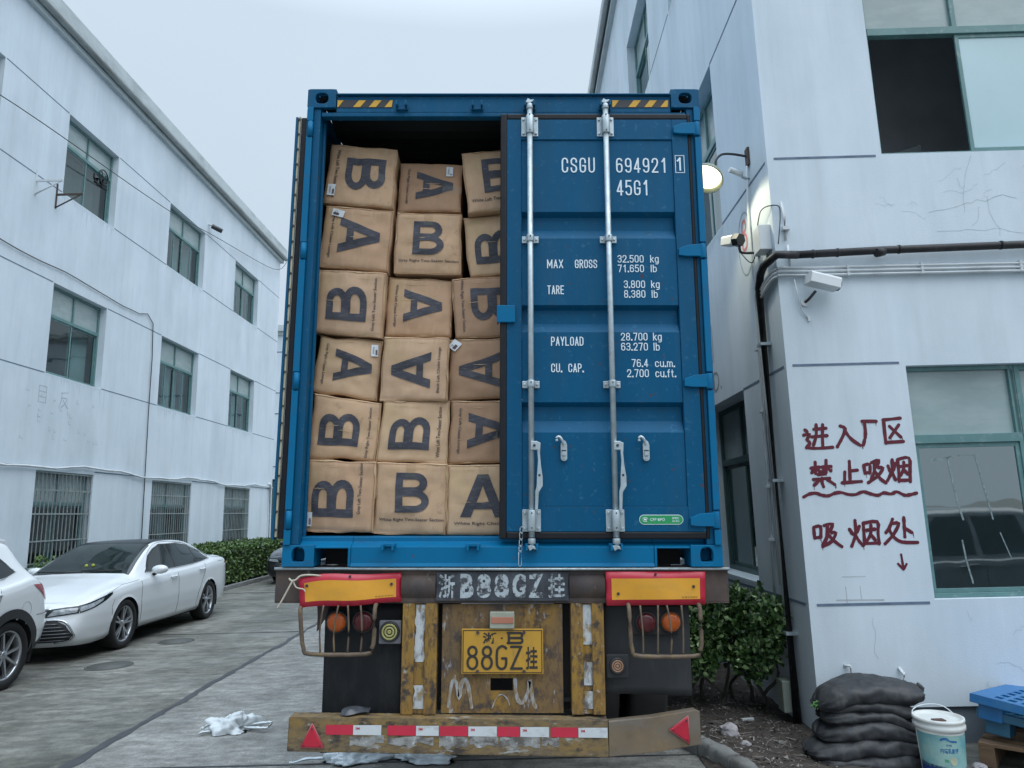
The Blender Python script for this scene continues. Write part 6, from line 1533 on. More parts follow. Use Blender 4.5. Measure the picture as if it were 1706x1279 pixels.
    if S.get('clad'):
        for a in AX:
            for sg in (1, -1):
                bm = BM(); 
                def af(u, v_):
                    t = -.28 + (math.pi + .56) * u; r_ = RA - .028 + v_ * .10; pp = a + math.cos(t) * r_; zq = max(bot(pp) + .004, RW + math.sin(t) * r_); q = surf(min(pp, Lc - .01), zq); return Vector(((q.x + .016) * sg, q.y, q.z))
                grid(bm, 32, 3, af); T.part('arch_trim', bm, M_trim, 0, parts['body'])
    bm = BM()
    for line in S['gaps']:
        for sg in (1, -1):
            P = []
            for (a, b), (c, d) in zip(line, line[1:]):
                for k in range(8): P.append(surf(a + (c - a) * k / 8, b + (d - b) * k / 8))
            P.append(surf(*line[-1])); P = [Vector((q.x * sg * 1.001, q.y, q.z)) for q in P]; tube(bm, P, .0028, 4, smooth=False)
    T.part('panel_gap', bm, M_trim, 0, parts['body'])
    if S.get('chromeline'):
        bm = BM()
        for sg in (1, -1):
            P = [surf(a, b) for a, b in S['chromeline']]; tube(bm, [Vector(((q.x + .002) * sg, q.y, q.z)) for q in smooth_pts(P, 5)], .007, 5)
        T.part('window_trim', bm, M_chrome, 0, parts['body'])
    for p, z in S['handles']:
        for sg in (1, -1):
            q = surf(p, z); bm = BM(); tube(bm, smooth_pts([(q.x * sg - .005 * sg, p - .11, z), ((q.x + .022) * sg, p - .07, z), ((q.x + .022) * sg, p + .07, z + .004), ((q.x - .005) * sg, p + .11, z + .004)], 3), .014, 6)
            T.part('door_handle', bm, paint, 0, parts['body'])
    for sg in (1, -1):
        p, z = S['mirror']; q = surf(p, z); bm = BM(); bmesh.ops.create_uvsphere(bm, u_segments=16, v_segments=10, radius=1)
        bm.transform(Matrix.Translation(((q.x + .125) * sg, p - .02, z + .055)) @ Matrix.Diagonal((.125, .085, .068, 1)))
        for v in bm.verts:
            if v.co.y > p + .02: v.co.y = p + .02
        for f in bm.faces: f.smooth = True
        m = T.part('wing_mirror', bm, paint, 0); bm = BM(); tube(bm, [(q.x * sg, p, z - .03), ((q.x + .06) * sg, p, z + .0)], .025, 6); T.part('mirror_stalk', bm, M_trim, 0, m)
    # underbody and wells
    bm = BM(); W_ = w(Lc / 2) * .80; box(bm, -W_, W_, .35, Lc - .35, .17, .36); box(bm, -W_ * .7, W_ * .7, .2, Lc - .2, .3, .5)
    for a in AX:
        for sg in (1, -1):
            n = 20; ri = [[bm.verts.new((sg * xx, a + math.cos(t) * RA * .995, RW + math.sin(t) * RA * .995)) for t in [(-.35 + (math.pi + .7) * k / n) for k in range(n + 1)]] for xx in (w(a) * .985, w(a) * .985 - .30)]
            for k in range(n): bm.faces.new([ri[0][k], ri[0][k + 1], ri[1][k + 1], ri[1][k]])
            bm.faces.new(ri[1])
    T.part('underbody', bm, M_well)
    # wheels
    for a in AX:
        for sg in (1, -1):
            xo = w(a) * .985 * sg; xi = xo - .22 * sg; c = Vector(((xo + xi) / 2, a, RW)); hw = .11
            bm = BM(); lathe(bm, [(RW * .70, -hw * .9), (RW * .93, -hw), (RW * .985, -hw * .8), (RW, -hw * .4), (RW, hw * .4), (RW * .985, hw * .8), (RW * .93, hw), (RW * .72, hw * .92), (RW * .70, hw * .6)], 48, c, 'X', cap=False)
            wh = T.part('wheel', bm, M_tyre, 0)
            f = c.x + sg * hw * .80
            bm = BM(); 
            prof = [(RW * .72, hw * .86 * sg), (RW * .69, hw * .88 * sg), (RW * .665, hw * .70 * sg), (RW * .64, -hw * .2 * sg)]
            lathe(bm, prof, 48, (c.x, a, RW), 'X', cap=False)
            ns = S['spokes']
            for k in range(ns):
                for dt in ((-.13, .13) if S['dbl'] else (0,)):
                    t = 2 * math.pi * k / ns + .2; t1 = t + dt * 1.25; 
                    e = lambda rr_, tt, ww, xx: Vector((xx, a + math.cos(tt) * rr_ - math.sin(tt) * ww, RW + math.sin(tt) * rr_ + math.cos(tt) * ww))
                    wa, wb_ = .014, .011
                    P = [e(.03, t, -wa, f - sg * .012), e(RW * .67, t1, -wb_, f), e(RW * .67, t1, wb_, f), e(.03, t, wa, f - sg * .012)]
                    Q = [q - Vector((sg * .03, 0, 0)) for q in P]
                    hexa(bm, P + Q)
            lathe(bm, [(.0, hw * .78 * sg), (.035, hw * .78 * sg), (.05, hw * .66 * sg), (.05, hw * .3 * sg)], 20, (c.x, a, RW), 'X')
            T.part('rim', bm, M_rim, 0, wh)
            bm = BM(); lathe(bm, [(.0, hw * .1 * sg), (RW * .66, hw * .1 * sg), (RW * .66, -hw * .3 * sg)], 32, (c.x, a, RW), 'X'); lathe(bm, [(.0, hw * .32 * sg), (.13, hw * .32 * sg), (.13, hw * .2 * sg)], 24, (c.x, a, RW), 'X')
            T.part('brake_disc', bm, M_well, 0, wh)
    return T, surf, parts

SED = dict(L=4.885, axles=(.97, 3.795), rw=.335, ra=.372,
  top=[(0, .735), (.08, .77), (.25, .82), (.6, .885), (1.0, .955), (1.30, 1.015), (1.6, 1.165), (1.95, 1.325), (2.25, 1.42), (2.6, 1.447), (3.0, 1.445), (3.4, 1.41), (3.75, 1.335), (4.1, 1.21), (4.4, 1.11), (4.65, 1.085), (4.80, 1.06), (4.885, .99)],
  belt=[(0, .70), (.25, .775), (.6, .835), (1.0, .885), (1.4, .915), (2.0, .935), (3.0, .965), (3.7, 1.0), (4.1, 1.03), (4.6, 1.03), (4.885, .94)],
  rail=[(0, .66), (.3, .72), (.9, .76), (1.25, .77), (1.7, .685), (2.2, .605), (3.0, .590), (3.5, .585), (4.0, .60), (4.3, .64), (4.6, .72), (4.885, .62)],
  drop=[(0, .02), (1.2, .05), (1.6, .055), (2.2, .05), (3.4, .05), (4.2, .05), (4.6, .03), (4.885, .03)],
  wid=[(0, .80), (.06, .835), (.18, .865), (.4, .89), (.7, .908), (1.0, .918), (1.6, .908), (2.5, .905), (3.3, .912), (3.8, .920), (4.3, .90), (4.6, .865), (4.8, .80), (4.885, .70)],
  bot=[(0, .20), (.3, .19), (.6, .20), (1.4, .215), (3.3, .215), (4.3, .23), (4.885, .30)],
  front=[(.15, .16), (.22, .06), (.32, .0), (.45, .0), (.56, .035), (.64, .045), (.70, .085), (.78, .12)], rear=[(.2, .16), (.4, .03), (.6, .0), (.85, .03), (1.0, .02), (1.1, .05)],
  wind=(1.30, 2.16), back=(3.42, 4.28), roofg=(2.16, 3.42),
  patches=[('pillar', [(1.62, .972), (2.6, .982), (3.4, 1.008), (3.93, 1.055), (3.72, 1.22), (3.38, 1.325), (3.0, 1.368), (2.4, 1.375), (2.15, 1.31), (1.93, 1.215)], .0015, 'black'),
           ('side_window', [(1.72, .99), (2.55, 1.0), (2.55, 1.355), (2.38, 1.355), (2.16, 1.29), (1.95, 1.20)], .0035, 'glass'), ('side_window', [(2.62, 1.0), (3.40, 1.028), (3.40, 1.305), (3.1, 1.345), (2.62, 1.355)], .0035, 'glass'), ('side_window', [(3.44, 1.03), (3.86, 1.068), (3.68, 1.20), (3.44, 1.285)], .0035, 'glass'),
           ('headlight', [(.002, .600), (.002, .690), (.25, .735), (.64, .800), (.62, .772), (.50, .725), (.25, .650)], .003, 'lampd'), ('lamp_reflector', [(.01, .615), (.01, .670), (.22, .712), (.42, .748), (.38, .712), (.20, .655)], .0048, 'lamp'),
           ('tail_light', [(4.50, .955), (4.80, .975), (4.80, .905), (4.62, .925)], .003, 'tail')],
  capzone=lambda e, x, z: 'body' if e == 0 else ('tail_light' if .90 < z < .99 and x > .35 else 'body'),
  nose=.16, cap=[('grille', [(-.58, .520), (.58, .520), (.68, .47), (.765, .34), (.70, .262), (-.70, .262), (-.765, .34), (-.68, .47)], .004, 'black'), ('grille', [(-.46, .672), (.46, .672), (.46, .640), (.3, .628), (-.3, .628), (-.46, .640)], .004, 'black')]
     + [('headlight', [(.40 * g, .560), (.79 * g, .600), (.79 * g, .690), (.62 * g, .680), (.47 * g, .664)], .005, 'glass') for g in (1, -1)] + [('lamp_reflector', [(.46 * g, .578), (.77 * g, .615), (.77 * g, .668), (.62 * g, .662), (.52 * g, .648)], .008, 'lamp') for g in (1, -1)],
  gaps=[[(1.42, .30), (1.38, .60), (1.40, .88)], [(2.58, .28), (2.60, .6), (2.58, .93)], [(3.62, .99), (3.55, .8), (3.35, .50), (3.30, .30)], [(.50, .78), (.9, .872), (1.36, .898)], [(4.2, .99), (4.5, .98)], [(.66, .70), (.60, .60), (.62, .5)], [(1.42, .225), (3.35, .225)]],
  chromeline=[(1.64, .975), (2.6, .985), (3.4, 1.01), (3.95, 1.06), (3.72, 1.23), (3.35, 1.345), (3.0, 1.385), (2.4, 1.395), (1.95, 1.255), (1.66, 1.0)],
  handles=[(2.42, .855), (3.48, .895)], mirror=(1.82, .955), spokes=5, dbl=True)
T, sf, parts = build_car('white sedan with a black roof parked by the barred windows', 'car', (-6.38, 9.44, 0), R_(.4), SED, M_carw)
# front fascia detail: slats, chrome brackets, splitter
for k in range(6):
    bm = BM(); z = .285 + k * .040; wdt = [.68, .74, .735, .70, .66, .60][k]
    tube(bm, [T.capf(t * wdt, z, .010) for t in [-1 + .1 * i for i in range(21)]], .0085, 5)
    T.part('grille_slat', bm, mat('grille_silver', (.13, .14, .15), .35, metal=.5, var=.1), 0, parts['body'])
for sg in (1, -1):
    bm = BM(); tube(bm, smooth_pts([T.capf(x * sg, z, .008) for x, z in ((.46, .532), (.60, .530), (.69, .49), (.77, .36), (.775, .33), (.71, .270), (.56, .252))], 5), .012, 6)
    T.part('fog_lamp_trim', bm, M_chrome, 0, parts['body'])
bm = BM(); tube(bm, smooth_pts([T.capf(x, .665 if abs(x) > .4 else .650, .008) for x in (-.50, -.25, 0, .25, .50)], 4), .008, 5); T.part('nose_trim', bm, M_chrome, 0, parts['body'])
bm = BM(); bmesh.ops.create_icosphere(bm, subdivisions=2, radius=.026); b_ = bm.copy(); bm.transform(Matrix.Translation((-.10, 1.50, 1.05)))
for x in (.0, .07): 
    for v in b_.verts: pass
me_ = bpy.data.meshes.new('tmp'); b_.transform(Matrix.Translation((0.0, 1.50, 1.055))); b_.to_mesh(me_); bm.from_mesh(me_); bpy.data.meshes.remove(me_); b_.free()
bm.transform(Matrix.Translation((.10, -.015, .055))); T.part('dashboard_toy', bm, M_ybadge)
bm = BM()
for sg in (1,):
    tube(bm, [(-.62, 1.335, 1.035), (.05, 1.30, 1.03)], .008, 5); tube(bm, [(.02, 1.32, 1.045), (.60, 1.36, 1.04)], .008, 5)
T.part('wiper', bm, M_trim)

SUV = dict(L=4.46, clad=True, axles=(.93, 3.66), rw=.355, ra=.405,
  top=[(0, .80), (.1, .88), (.4, .98), (1.0, 1.06), (1.25, 1.10), (1.7, 1.42), (2.05, 1.60), (2.5, 1.665), (3.0, 1.665), (3.5, 1.63), (3.84, 1.58), (3.92, 1.54), (4.02, 1.42), (4.14, 1.27), (4.28, 1.12), (4.38, 1.04), (4.46, .97)],
  belt=[(0, .76), (.4, .88), (1.2, .98), (2.2, 1.02), (3.3, 1.06), (3.8, 1.12), (4.05, 1.15), (4.25, 1.08), (4.46, .92)],
  rail=[(0, .6), (.4, .74), (1.2, .78), (1.7, .71), (2.2, .65), (3.4, .65), (3.9, .64), (4.1, .69), (4.3, .75), (4.46, .68)],
  drop=[(0, .03), (1.2, .05), (2.2, .06), (3.9, .06), (4.2, .05), (4.46, .03)],
  wid=[(0, .68), (.1, .78), (.3, .87), (.7, .925), (1.2, .93), (3.0, .925), (3.7, .93), (4.1, .915), (4.28, .885), (4.39, .83), (4.46, .74)],
  bot=[(0, .24), (.6, .24), (3.2, .25), (4.1, .28), (4.46, .36)],
  front=[(.2, .12), (.35, .02), (.6, .0), (.85, .08)], rear=[(.3, .10), (.45, .02), (.65, .0), (.85, .03), (1.05, .06)],
  wind=(1.30, 2.05), back=(3.97, 4.26), roofg=None,
  patches=[('side_window', [(1.66, 1.07), (2.6, 1.08), (2.6, 1.54), (2.25, 1.53)], .003, 'glass'), ('side_window', [(2.68, 1.09), (3.25, 1.11), (3.25, 1.53), (2.68, 1.545)], .003, 'glass'), ('side_window', [(3.32, 1.13), (3.60, 1.16), (3.82, 1.22), (3.62, 1.40), (3.32, 1.50)], .003, 'glass'),
    ('tail_light', [(4.0, 1.062), (4.30, 1.055), (4.41, 1.0), (4.42, .86), (4.34, .86), (4.18, .96)], .004, 'tail'), ('headlight', [(.06, .74), (.5, .80), (.5, .86), (.06, .82)], .003, 'lamp'),
    ('lower_trim', [(4.10, .30), (4.42, .40), (4.42, .50), (4.2, .42), (4.10, .40)], .003, 'black')],
  capzone=lambda e, x, z: ('grille' if .35 < z < .75 and x < .6 else 'body') if e == 0 else ('lower_trim' if z < .48 else 'tail_light' if .90 < z < 1.0 and x > .3 else 'body'),
  gaps=[[(1.40, .42), (1.36, .8), (1.40, .98)], [(2.64, .40), (2.64, 1.02)], [(3.50, 1.06), (3.42, .85), (3.25, .6), (3.22, .42)], [(4.10, .72), (4.40, .72)]],
  handles=[(2.45, .95), (3.38, 1.0)], mirror=(1.75, 1.05), spokes=8, dbl=False)
T, sf, parts = build_car('white sport utility vehicle seen from its rear corner at the left edge', 'car', (-6.36, 4.36, 0), R_(.4), SUV, M_carw)
bm = BM()     # fuel flap ring
P = [sf(3.90 + .085 * math.cos(k * math.pi / 12), .80 + .085 * math.sin(k * math.pi / 12)) + Vector((.0008, 0, 0)) for k in range(25)]; tube(bm, P, .0024, 4, False); T.part('fuel_flap', bm, mat('paint_shadow_gap', (.28, .30, .32), .6), 0, parts['body'])
bm = BM()     # roof spoiler
prism(bm, [(3.60, 1.585), (3.74, 1.592), (3.90, 1.572), (3.93, 1.552), (3.90, 1.53), (3.76, 1.50), (3.60, 1.50)], -.60, .60, lambda a, d, c: Vector((d, a, c))); T.part('spoiler', bm, M_carw, .012)
bm = BM()
for sg in (1, -1):
    P = [sf(a, b) for a, b in ((3.32, 1.13), (3.60, 1.16), (3.82, 1.22), (3.62, 1.40), (3.32, 1.50))]; tube(bm, [Vector(((q.x + .002) * sg, q.y, q.z)) for q in P + P[:1]], .007, 5)
T.part('window_trim', bm, M_chrome, 0, parts['body'])
T, sf, parts = build_car('dark grey car parked right of the camera, mirrored in the lower window', 'car', (3.15, 1.2, 0), R_(-90), SUV, M_carg)
DK = dict(SED); DK['gaps'] = SED['gaps']
T, sf, parts = build_car('dark car half hidden behind the container at the end of the hedge', 'car', (-5.80, 19.6, 0), R_(.4), DK, M_cark)
bm = BM()
for k in range(5):
    z = .34 + k * .05
    tube(bm, [T.capf(t * .5, z, .012) for t in [-1 + .2 * i for i in range(11)]], .009, 5)
T.part('grille_slats', bm, M_chrome, 0, parts['body'])

# ================================================================ PLANTS
def leaf_cloud(bm, pts, size, rr, up=.35):
    for c in pts:
        d = Vector((rr.gauss(0, 1), rr.gauss(0, 1), rr.gauss(0, .8) + up)).normalized(); s = d.cross(Vector((rr.gauss(0, 1), rr.gauss(0, 1), rr.gauss(0, 1)))).normalized()
        L = size * rr.uniform(.7, 1.25); w = L * .36; n = d.cross(s) * (L * .10); c = Vector(c)
        a, m1, m2, t = c, c + d * L * .5 + s * w + n, c + d * L * .5 - s * w + n, c + d * L
        v = [bm.verts.new(q) for q in (a, m1, t, m2)]; bm.faces.new(v)
def shrub_pts(n, blobs, rr, shell=.55):
    o = []
    tot = sum(b[3] * b[4] * b[5] for b in blobs)
    for (x, y, z, rx, ry, rz) in blobs:
        k = int(n * rx * ry * rz / tot)
        for _ in range(k):
            d = Vector((rr.gauss(0, 1), rr.gauss(0, 1), rr.gauss(0, 1))).normalized(); r = rr.uniform(shell, 1.0) ** .7 * (1 + .22 * noise.noise(d * 2.5 + Vector((x, y, z)) * 3))
            o.append((x + d.x * rx * r, y + d.y * ry * r, z + d.z * rz * r))
    return o
rr = random.Random(21)
T = Thing('shrub', 'dark glossy evergreen shrub in the bed beside the trailer tail', 'shrub', (1.85, 6.6, 0), FW)
stems = [((1.55, 6.6), (1.62, 6.5, .5)), ((1.68, 6.7), (1.72, 6.65, .55)), ((1.82, 6.6), (1.85, 6.5, .5)), ((1.95, 6.75), (2.02, 6.6, .5)), ((2.05, 6.6), (1.98, 6.7, .6)), ((1.75, 6.45), (1.62, 6.4, .45)), ((2.12, 6.35), (2.2, 6.3, .45)), ((2.08, 6.33), (2.0, 6.28, .45))]
bm = BM()
for (x, y), (a, b, c) in stems:
    P = smooth_pts([(x, y, .03), (x + rr.uniform(-.03, .03), y, .18), (a, b, c * .7), (a, b, c)], 3); tube(bm, P, [.020 - .012 * i / len(P) for i in range(len(P))], 6)
    for k in range(3): tube(bm, [(a, b, c), (a + rr.uniform(-.15, .15), b + rr.uniform(-.12, .12), c + rr.uniform(.1, .3))], [.010, .004], 5)
T.part('trunk', bm, M_bark)
bm = BM()
bl = [(1.62, 6.55, .62, .30, .28, .27), (1.98, 6.55, .60, .30, .28, .28), (1.80, 6.6, .78, .36, .30, .24), (2.08, 6.50, .80, .20, .22, .18), (1.45, 6.7, .55, .22, .25, .22), (1.60, 6.7, .84, .24, .24, .17), (2.16, 6.45, .58, .15, .18, .2), (1.55, 6.4, .45, .2, .2, .16), (2.09, 6.10, .74, .16, .2, .28), (2.14, 5.98, .82, .08, .1, .18), (1.98, 6.2, .50, .2, .2, .2), (2.12, 6.12, .88, .08, .1, .14)]
P = shrub_pts(9000, bl, rr, .35)
for _ in range(46):      # upright young shoots
    x, y, z = rr.uniform(1.5, 2.2), rr.uniform(6.35, 6.8), rr.uniform(.85, .98); h = rr.uniform(.05, .16)
    for k in range(10): P.append((x + rr.uniform(-.02, .02), y + rr.uniform(-.02, .02), z + h * k / 10))
P = [p for p in P if p[0] < 2.20]
leaf_cloud(bm, P, .056, rr, .55); T.part('foliage', bm, M_leaf, fix=False)
# clipped hedge along the far building
T = Thing('hedge', 'clipped green hedge along the foot of the long building behind the sedan', 'hedge', (-8, 18, 0), FW)
bm = BM(); P = []
for _ in range(15000):
    y = rr.uniform(15.2, 25.2); f = rr.random(); x0, x1, zt_ = -9.0, -7.35, 1.02 + .06 * noise.noise(Vector((y * 1.3, 1, 0))) + .05 * noise.noise(Vector((y * 4, 7, 0)))
    if f < .45: P.append((rr.uniform(x0, x1), y, zt_ + rr.uniform(-.08, .05)))
    elif f < .92: P.append((x1 + rr.uniform(-.10, .06) + .05 * noise.noise(Vector((y * 2, rr.random() * .2, 3))), y, zt_ * (1 - rr.random() ** 1.6 * .88)))
    else: P.append((rr.uniform(x0, x1), 15.2 + rr.uniform(-.1, .1), rr.uniform(.1, zt_)))
leaf_cloud(bm, P, .085, rr); T.part('foliage', bm, M_leafh, fix=False)
bm = BM()
for k in range(60):
    x, y = rr.uniform(-8.9, -7.5), 15.4 + k * .16; tube(bm, [(x, y, 0), (x + rr.uniform(-.1, .1), y, .5), (x + rr.uniform(-.2, .2), y + .1, .9)], [.02, .015, .006], 5)
box(bm, -8.9, -7.55, 15.5, 25, .1, .85)
T.part('branches', bm, M_bark)
T = Thing('shrub', 'low leafy plants under the first barred window behind the sedan', 'shrub', (-8.6, 13.8, 0), FW)
bm = BM(); leaf_cloud(bm, shrub_pts(900, [(-8.72, 13.6, .75, .25, .4, .45), (-8.7, 14.3, .6, .25, .35, .35), (-8.7, 13.0, .6, .2, .3, .35)], rr, .2), .09, rr); T.part('foliage', bm, M_leafh, fix=False)
bm = BM()
for k in range(12): tube(bm, [(-8.7, 12.9 + k * .14, 0), (-8.7 + rr.uniform(-.1, .1), 12.9 + k * .14, .8)], [.012, .005], 5)
T.part('stems', bm, M_bark)
bm = BM(); box(bm, -7.28, -7.16, 13.3, 32, .0, .10); struct('kerb', bm, M_kerb, 'low kerb along the hedge', bevel=.01)
bm = BM(); poly(bm, [(-9.05, 3, .012), (-7.28, 3, .012), (-7.28, 32, .012), (-9.05, 32, .012)]); struct('planting_strip', bm, M_soil, 'soil strip under the hedge')

# ================================================================ SOIL BED AND LITTER ON THE RIGHT
bm = BM()
def soilz(x, y):
    e = min(1, max(0, (x - 1.28) * 5)); return .012 + .055 * e + .03 * noise.noise(Vector((x * 3, y * 3, 0))) * e + .012 * noise.noise(Vector((x * 14, y * 14, 2)))
v = {}
nx, ny = 44, 120
for i in range(nx + 1):
    for j in range(ny + 1):
        x = 1.28 + (2.28 - 1.28) * i / nx; y = 4.6 + 7.0 * j / ny; v[i, j] = bm.verts.new((x, y, soilz(x, y)))
for i in range(nx):
    for j in range(ny): bm.faces.new([v[i, j], v[i + 1, j], v[i + 1, j + 1], v[i, j + 1]]).smooth = True
struct('soil_bed', bm, M_soil, 'bare soil bed with rubble between the trailer and the corner building')
bm = BM()
for k in range(1300):
    x, y = rr.uniform(1.32, 2.15), rr.uniform(4.9, 7.2); s = rr.uniform(.004, .018) * (1 if rr.random() < .95 else 2.0); z = soilz(x, y)
    q = [Vector((rr.gauss(0, 1), rr.gauss(0, 1), rr.gauss(0, .6))).normalized() * s * rr.uniform(.7, 1.3) for _ in range(4)]; vv = [bm.verts.new(Vector((x, y, z + .003)) + p) for p in q]
    for f in ((0, 1, 2), (0, 2, 3), (0, 3, 1), (1, 3, 2)): bm.faces.new([vv[i] for i in f])
for k in range(420):
    x, y = rr.uniform(1.32, 2.15), rr.uniform(5.0, 7.0); z = soilz(x, y) + .006; a = rr.uniform(0, 6.3); l = rr.uniform(.03, .12)
    d = Vector((math.cos(a), math.sin(a), rr.uniform(-.1, .2))) * l; n = Vector((-d.y, d.x, 0)).normalized() * .003; p = Vector((x, y, z)); poly(bm, [p - n, p + n, p + d + n, p + d - n])
o = struct('rubble', bm, M_litter, 'small rubble, twigs and dead leaves over the soil bed', kind='stuff')
bm = BM()
for k in range(240):     # grit on the yard
    x, y = rr.uniform(-6, 1.2), rr.uniform(5.2, 14); s = rr.uniform(.003, .010); q = [Vector((rr.gauss(0, 1), rr.gauss(0, 1), abs(rr.gauss(0, .4)))).normalized() * s for _ in range(4)]; vv = [bm.verts.new(Vector((x, y, .008)) + p) for p in q]
    for f in ((0, 1, 2), (0, 2, 3), (0, 3, 1), (1, 3, 2)): bm.faces.new([vv[i] for i in f])
struct('grit', bm, M_litter, 'scattered grit and crumbs on the concrete yard', kind='stuff')
def rock(loc, s, seed, nm, label, m, group=None):
    bm = BM(); bmesh.ops.create_icosphere(bm, subdivisions=3, radius=1)
    for v_ in bm.verts:
        n = v_.co.normalized(); v_.co = Vector((n.x * s[0], n.y * s[1], n.z * s[2])) * (1 + .35 * noise.noise(n * 1.6 + Vector((seed, 0, 0))) + .08 * noise.noise(n * 5))
    bm.transform(Matrix.Translation(loc)); return solo(nm, bm, m, label, 'rock', (loc[0], loc[1], 0), FW, group)
rock((1.58, 5.66, .10), (.075, .06, .055), 3, 'rock', 'pale fist sized rock on the soil near the kerb', M_stone)
rock((1.63, 5.44, .07), (.038, .03, .028), 8, 'rock', 'smaller rounded stone in front of the pale rock', M_stone)
bm = BM(); box(bm, -.05, .05, -.012, .012, 0, .02); bm.transform(Matrix.Translation((1.83, 6.0, .075)) @ Matrix.Rotation(.2, 4, 'Z')); solo('broken_tile', bm, M_pvc, 'white broken tile fragment on the soil under the shrub', 'tile', (1.83, 6, 0), bevel=.003)
T = Thing('kerb_stones', 'rough broken kerb stones edging the soil bed behind the trailer bumper', 'kerb', (1.3, 5.4, 0), FW)
for k, (p, q) in enumerate([((1.20, 5.78), (1.33, 5.46)), ((1.335, 5.44), (1.45, 5.10)), ((1.46, 5.08), (1.52, 4.7)), ((1.20, 6.5), (1.195, 5.80)), ((1.2, 7.3), (1.2, 6.52)), ((1.2, 8.1), (1.2, 7.32)), ((1.2, 8.9), (1.2, 8.12))]):
    bm = BM(); p, q = Vector(p + (0,)), Vector(q + (0,)); d = q - p; s = Vector((-d.y, d.x, 0)).normalized() * .055
    def kf(u, vv): 
        P = p + d * u; t = vv * 4
        prof = [(-1, -.02), (-1, .085), (-.7, .115), (.7, .115), (1, .085), (1, -.02)]; i = min(4, int(vv * 5)); f = vv * 5 - i; a, b = prof[i], prof[min(5, i + 1)]
        o = a[0] + (b[0] - a[0]) * f; z = a[1] + (b[1] - a[1]) * f; N_ = noise.noise(Vector((P.x * 9 + u * 5, P.y * 9, o * 2 + k)))
        return P + s * o * (1 + .15 * N_) + Vector((0, 0, z + .018 * N_))
    grid(bm, 14, 10, kf)
    for u in (0, 1): poly(bm, [kf(u, j / 10) for j in range(11)])
    T.part('kerb_stone', bm, M_kerb)

# ================================================================ SANDBAGS
SB = [  # centre x,y,z  half l,w,h  sag left, sag right, turn, label
 (2.35, 5.16, .060, .35, .21, .070, .02, .00, -.03, 'bottom black sandbag of the stack, spilling out to the left'),
 (2.37, 5.19, .150, .36, .21, .075, .05, .03, .02, 'second black sandbag from the bottom of the stack'),
 (2.39, 5.21, .250, .345, .20, .078, .05, .09, -.02, 'third black sandbag from the bottom of the stack, sagging to the right'),
 (2.41, 5.23, .335, .33, .19, .062, .02, .13, .02, 'fourth black sandbag from the bottom of the stack'),
 (2.41, 5.24, .395, .345, .19, .062, .02, .09, -.02, 'second black sandbag from the top of the stack'),
 (2.43, 5.24, .478, .36, .20, .084, .09, .05, .01, 'topmost black sandbag, tied with green string at its left end')]
for k, (x, y, z, l, w_, h, sgl, sgr, a, lb) in enumerate(SB):
    T = Thing('sandbag', lb, 'sandbag', (x, y, z - h), FW, 'sandbags stacked against the wall'); rot = Matrix.Rotation(a, 3, 'Z')
    bm = BM(); sd_ = Vector((k * 5.1, 0, 0))
    def bf(u, v_):
        t = u * 2 - 1; ph = v_ * 2 * math.pi
        e = max(1 - abs(t) ** 3.2, 0) ** .5; e = max(e, .10)
        cy, cz = math.cos(ph), math.sin(ph); cy = math.copysign(abs(cy) ** .8, cy); cz = math.copysign(abs(cz) ** .85, cz)
        p = Vector((t * l, cy * w_ * (e * .75 + .25 * (abs(t) < .98)), cz * h * e))
        wr_ = .014 * noise.noise(Vector((t * 4, cy * 1.6, cz * 1.6)) + sd_) + .005 * noise.noise(Vector((t * 12, cy * 4, cz * 4)) + sd_) + .006 * math.sin(ph * 10 + t * 5 + k) * max(0, abs(t) - .5) * 2
        p += Vector((0, cy, cz)) * wr_; p.z -= sgl * max(0, -t) ** 1.7 + sgr * max(0, t) ** 1.7; p.z += .014 * noise.noise(Vector((t * 2.2, cy, 7)) + sd_)
        p.y -= .05 * max(0, abs(t) - .4) * (1 if k % 2 else .3)
        if k < 2 and t < -.4: p.x -= (-.4 - t) * .10
        if k == 5 and t > .55: p.z += (t - .55) * .05
        q = Vector((x, y, z)) + rot @ p; q.z = max(q.z, .006); return q
    G_ = grid(bm, 48, 40, bf); bmesh.ops.remove_doubles(bm, verts=bm.verts, dist=.0008); T.part('sack', bm, M_sack)
    if k == 5:
        bm = BM()
        for i in range(9): a1 = i * .8; e0 = Vector((x - l, y - .03, z - .09)); tube(bm, smooth_pts([e0 + Vector((.01, 0, 0)), e0 + Vector((-.03 * math.cos(a1), -.02, .03 * math.sin(a1))), e0 + Vector((-.05 + .01 * i % 3, -.02, -.02 * math.sin(a1 * 2)))], 3), .003, 4)
        T.part('tie_string', bm, mat('green_string', (.14, .36, .10), .6, var=.4, vs=30))
        bm = BM(); text_bm(bm, '水泥 42.5', lambda u, v_: bf(u, .745 + (v_ - .5) * .2) + Vector((0, -.004, .001)), .50, .74, .45, .58, .0); T.part('sack_print', bm, M_sackm, fix=False)
    if k == 5:
        bm = BM(); tube(bm, smooth_pts([(x + l - .01, y - .03, z + .02), (x + l + .015, y - .04, z + .0), (x + l + .0, y - .05, z - .06)], 3), [.02, .022, .018, .02, .014, .012, .008], 6); T.part('gathered_neck', bm, M_sack)

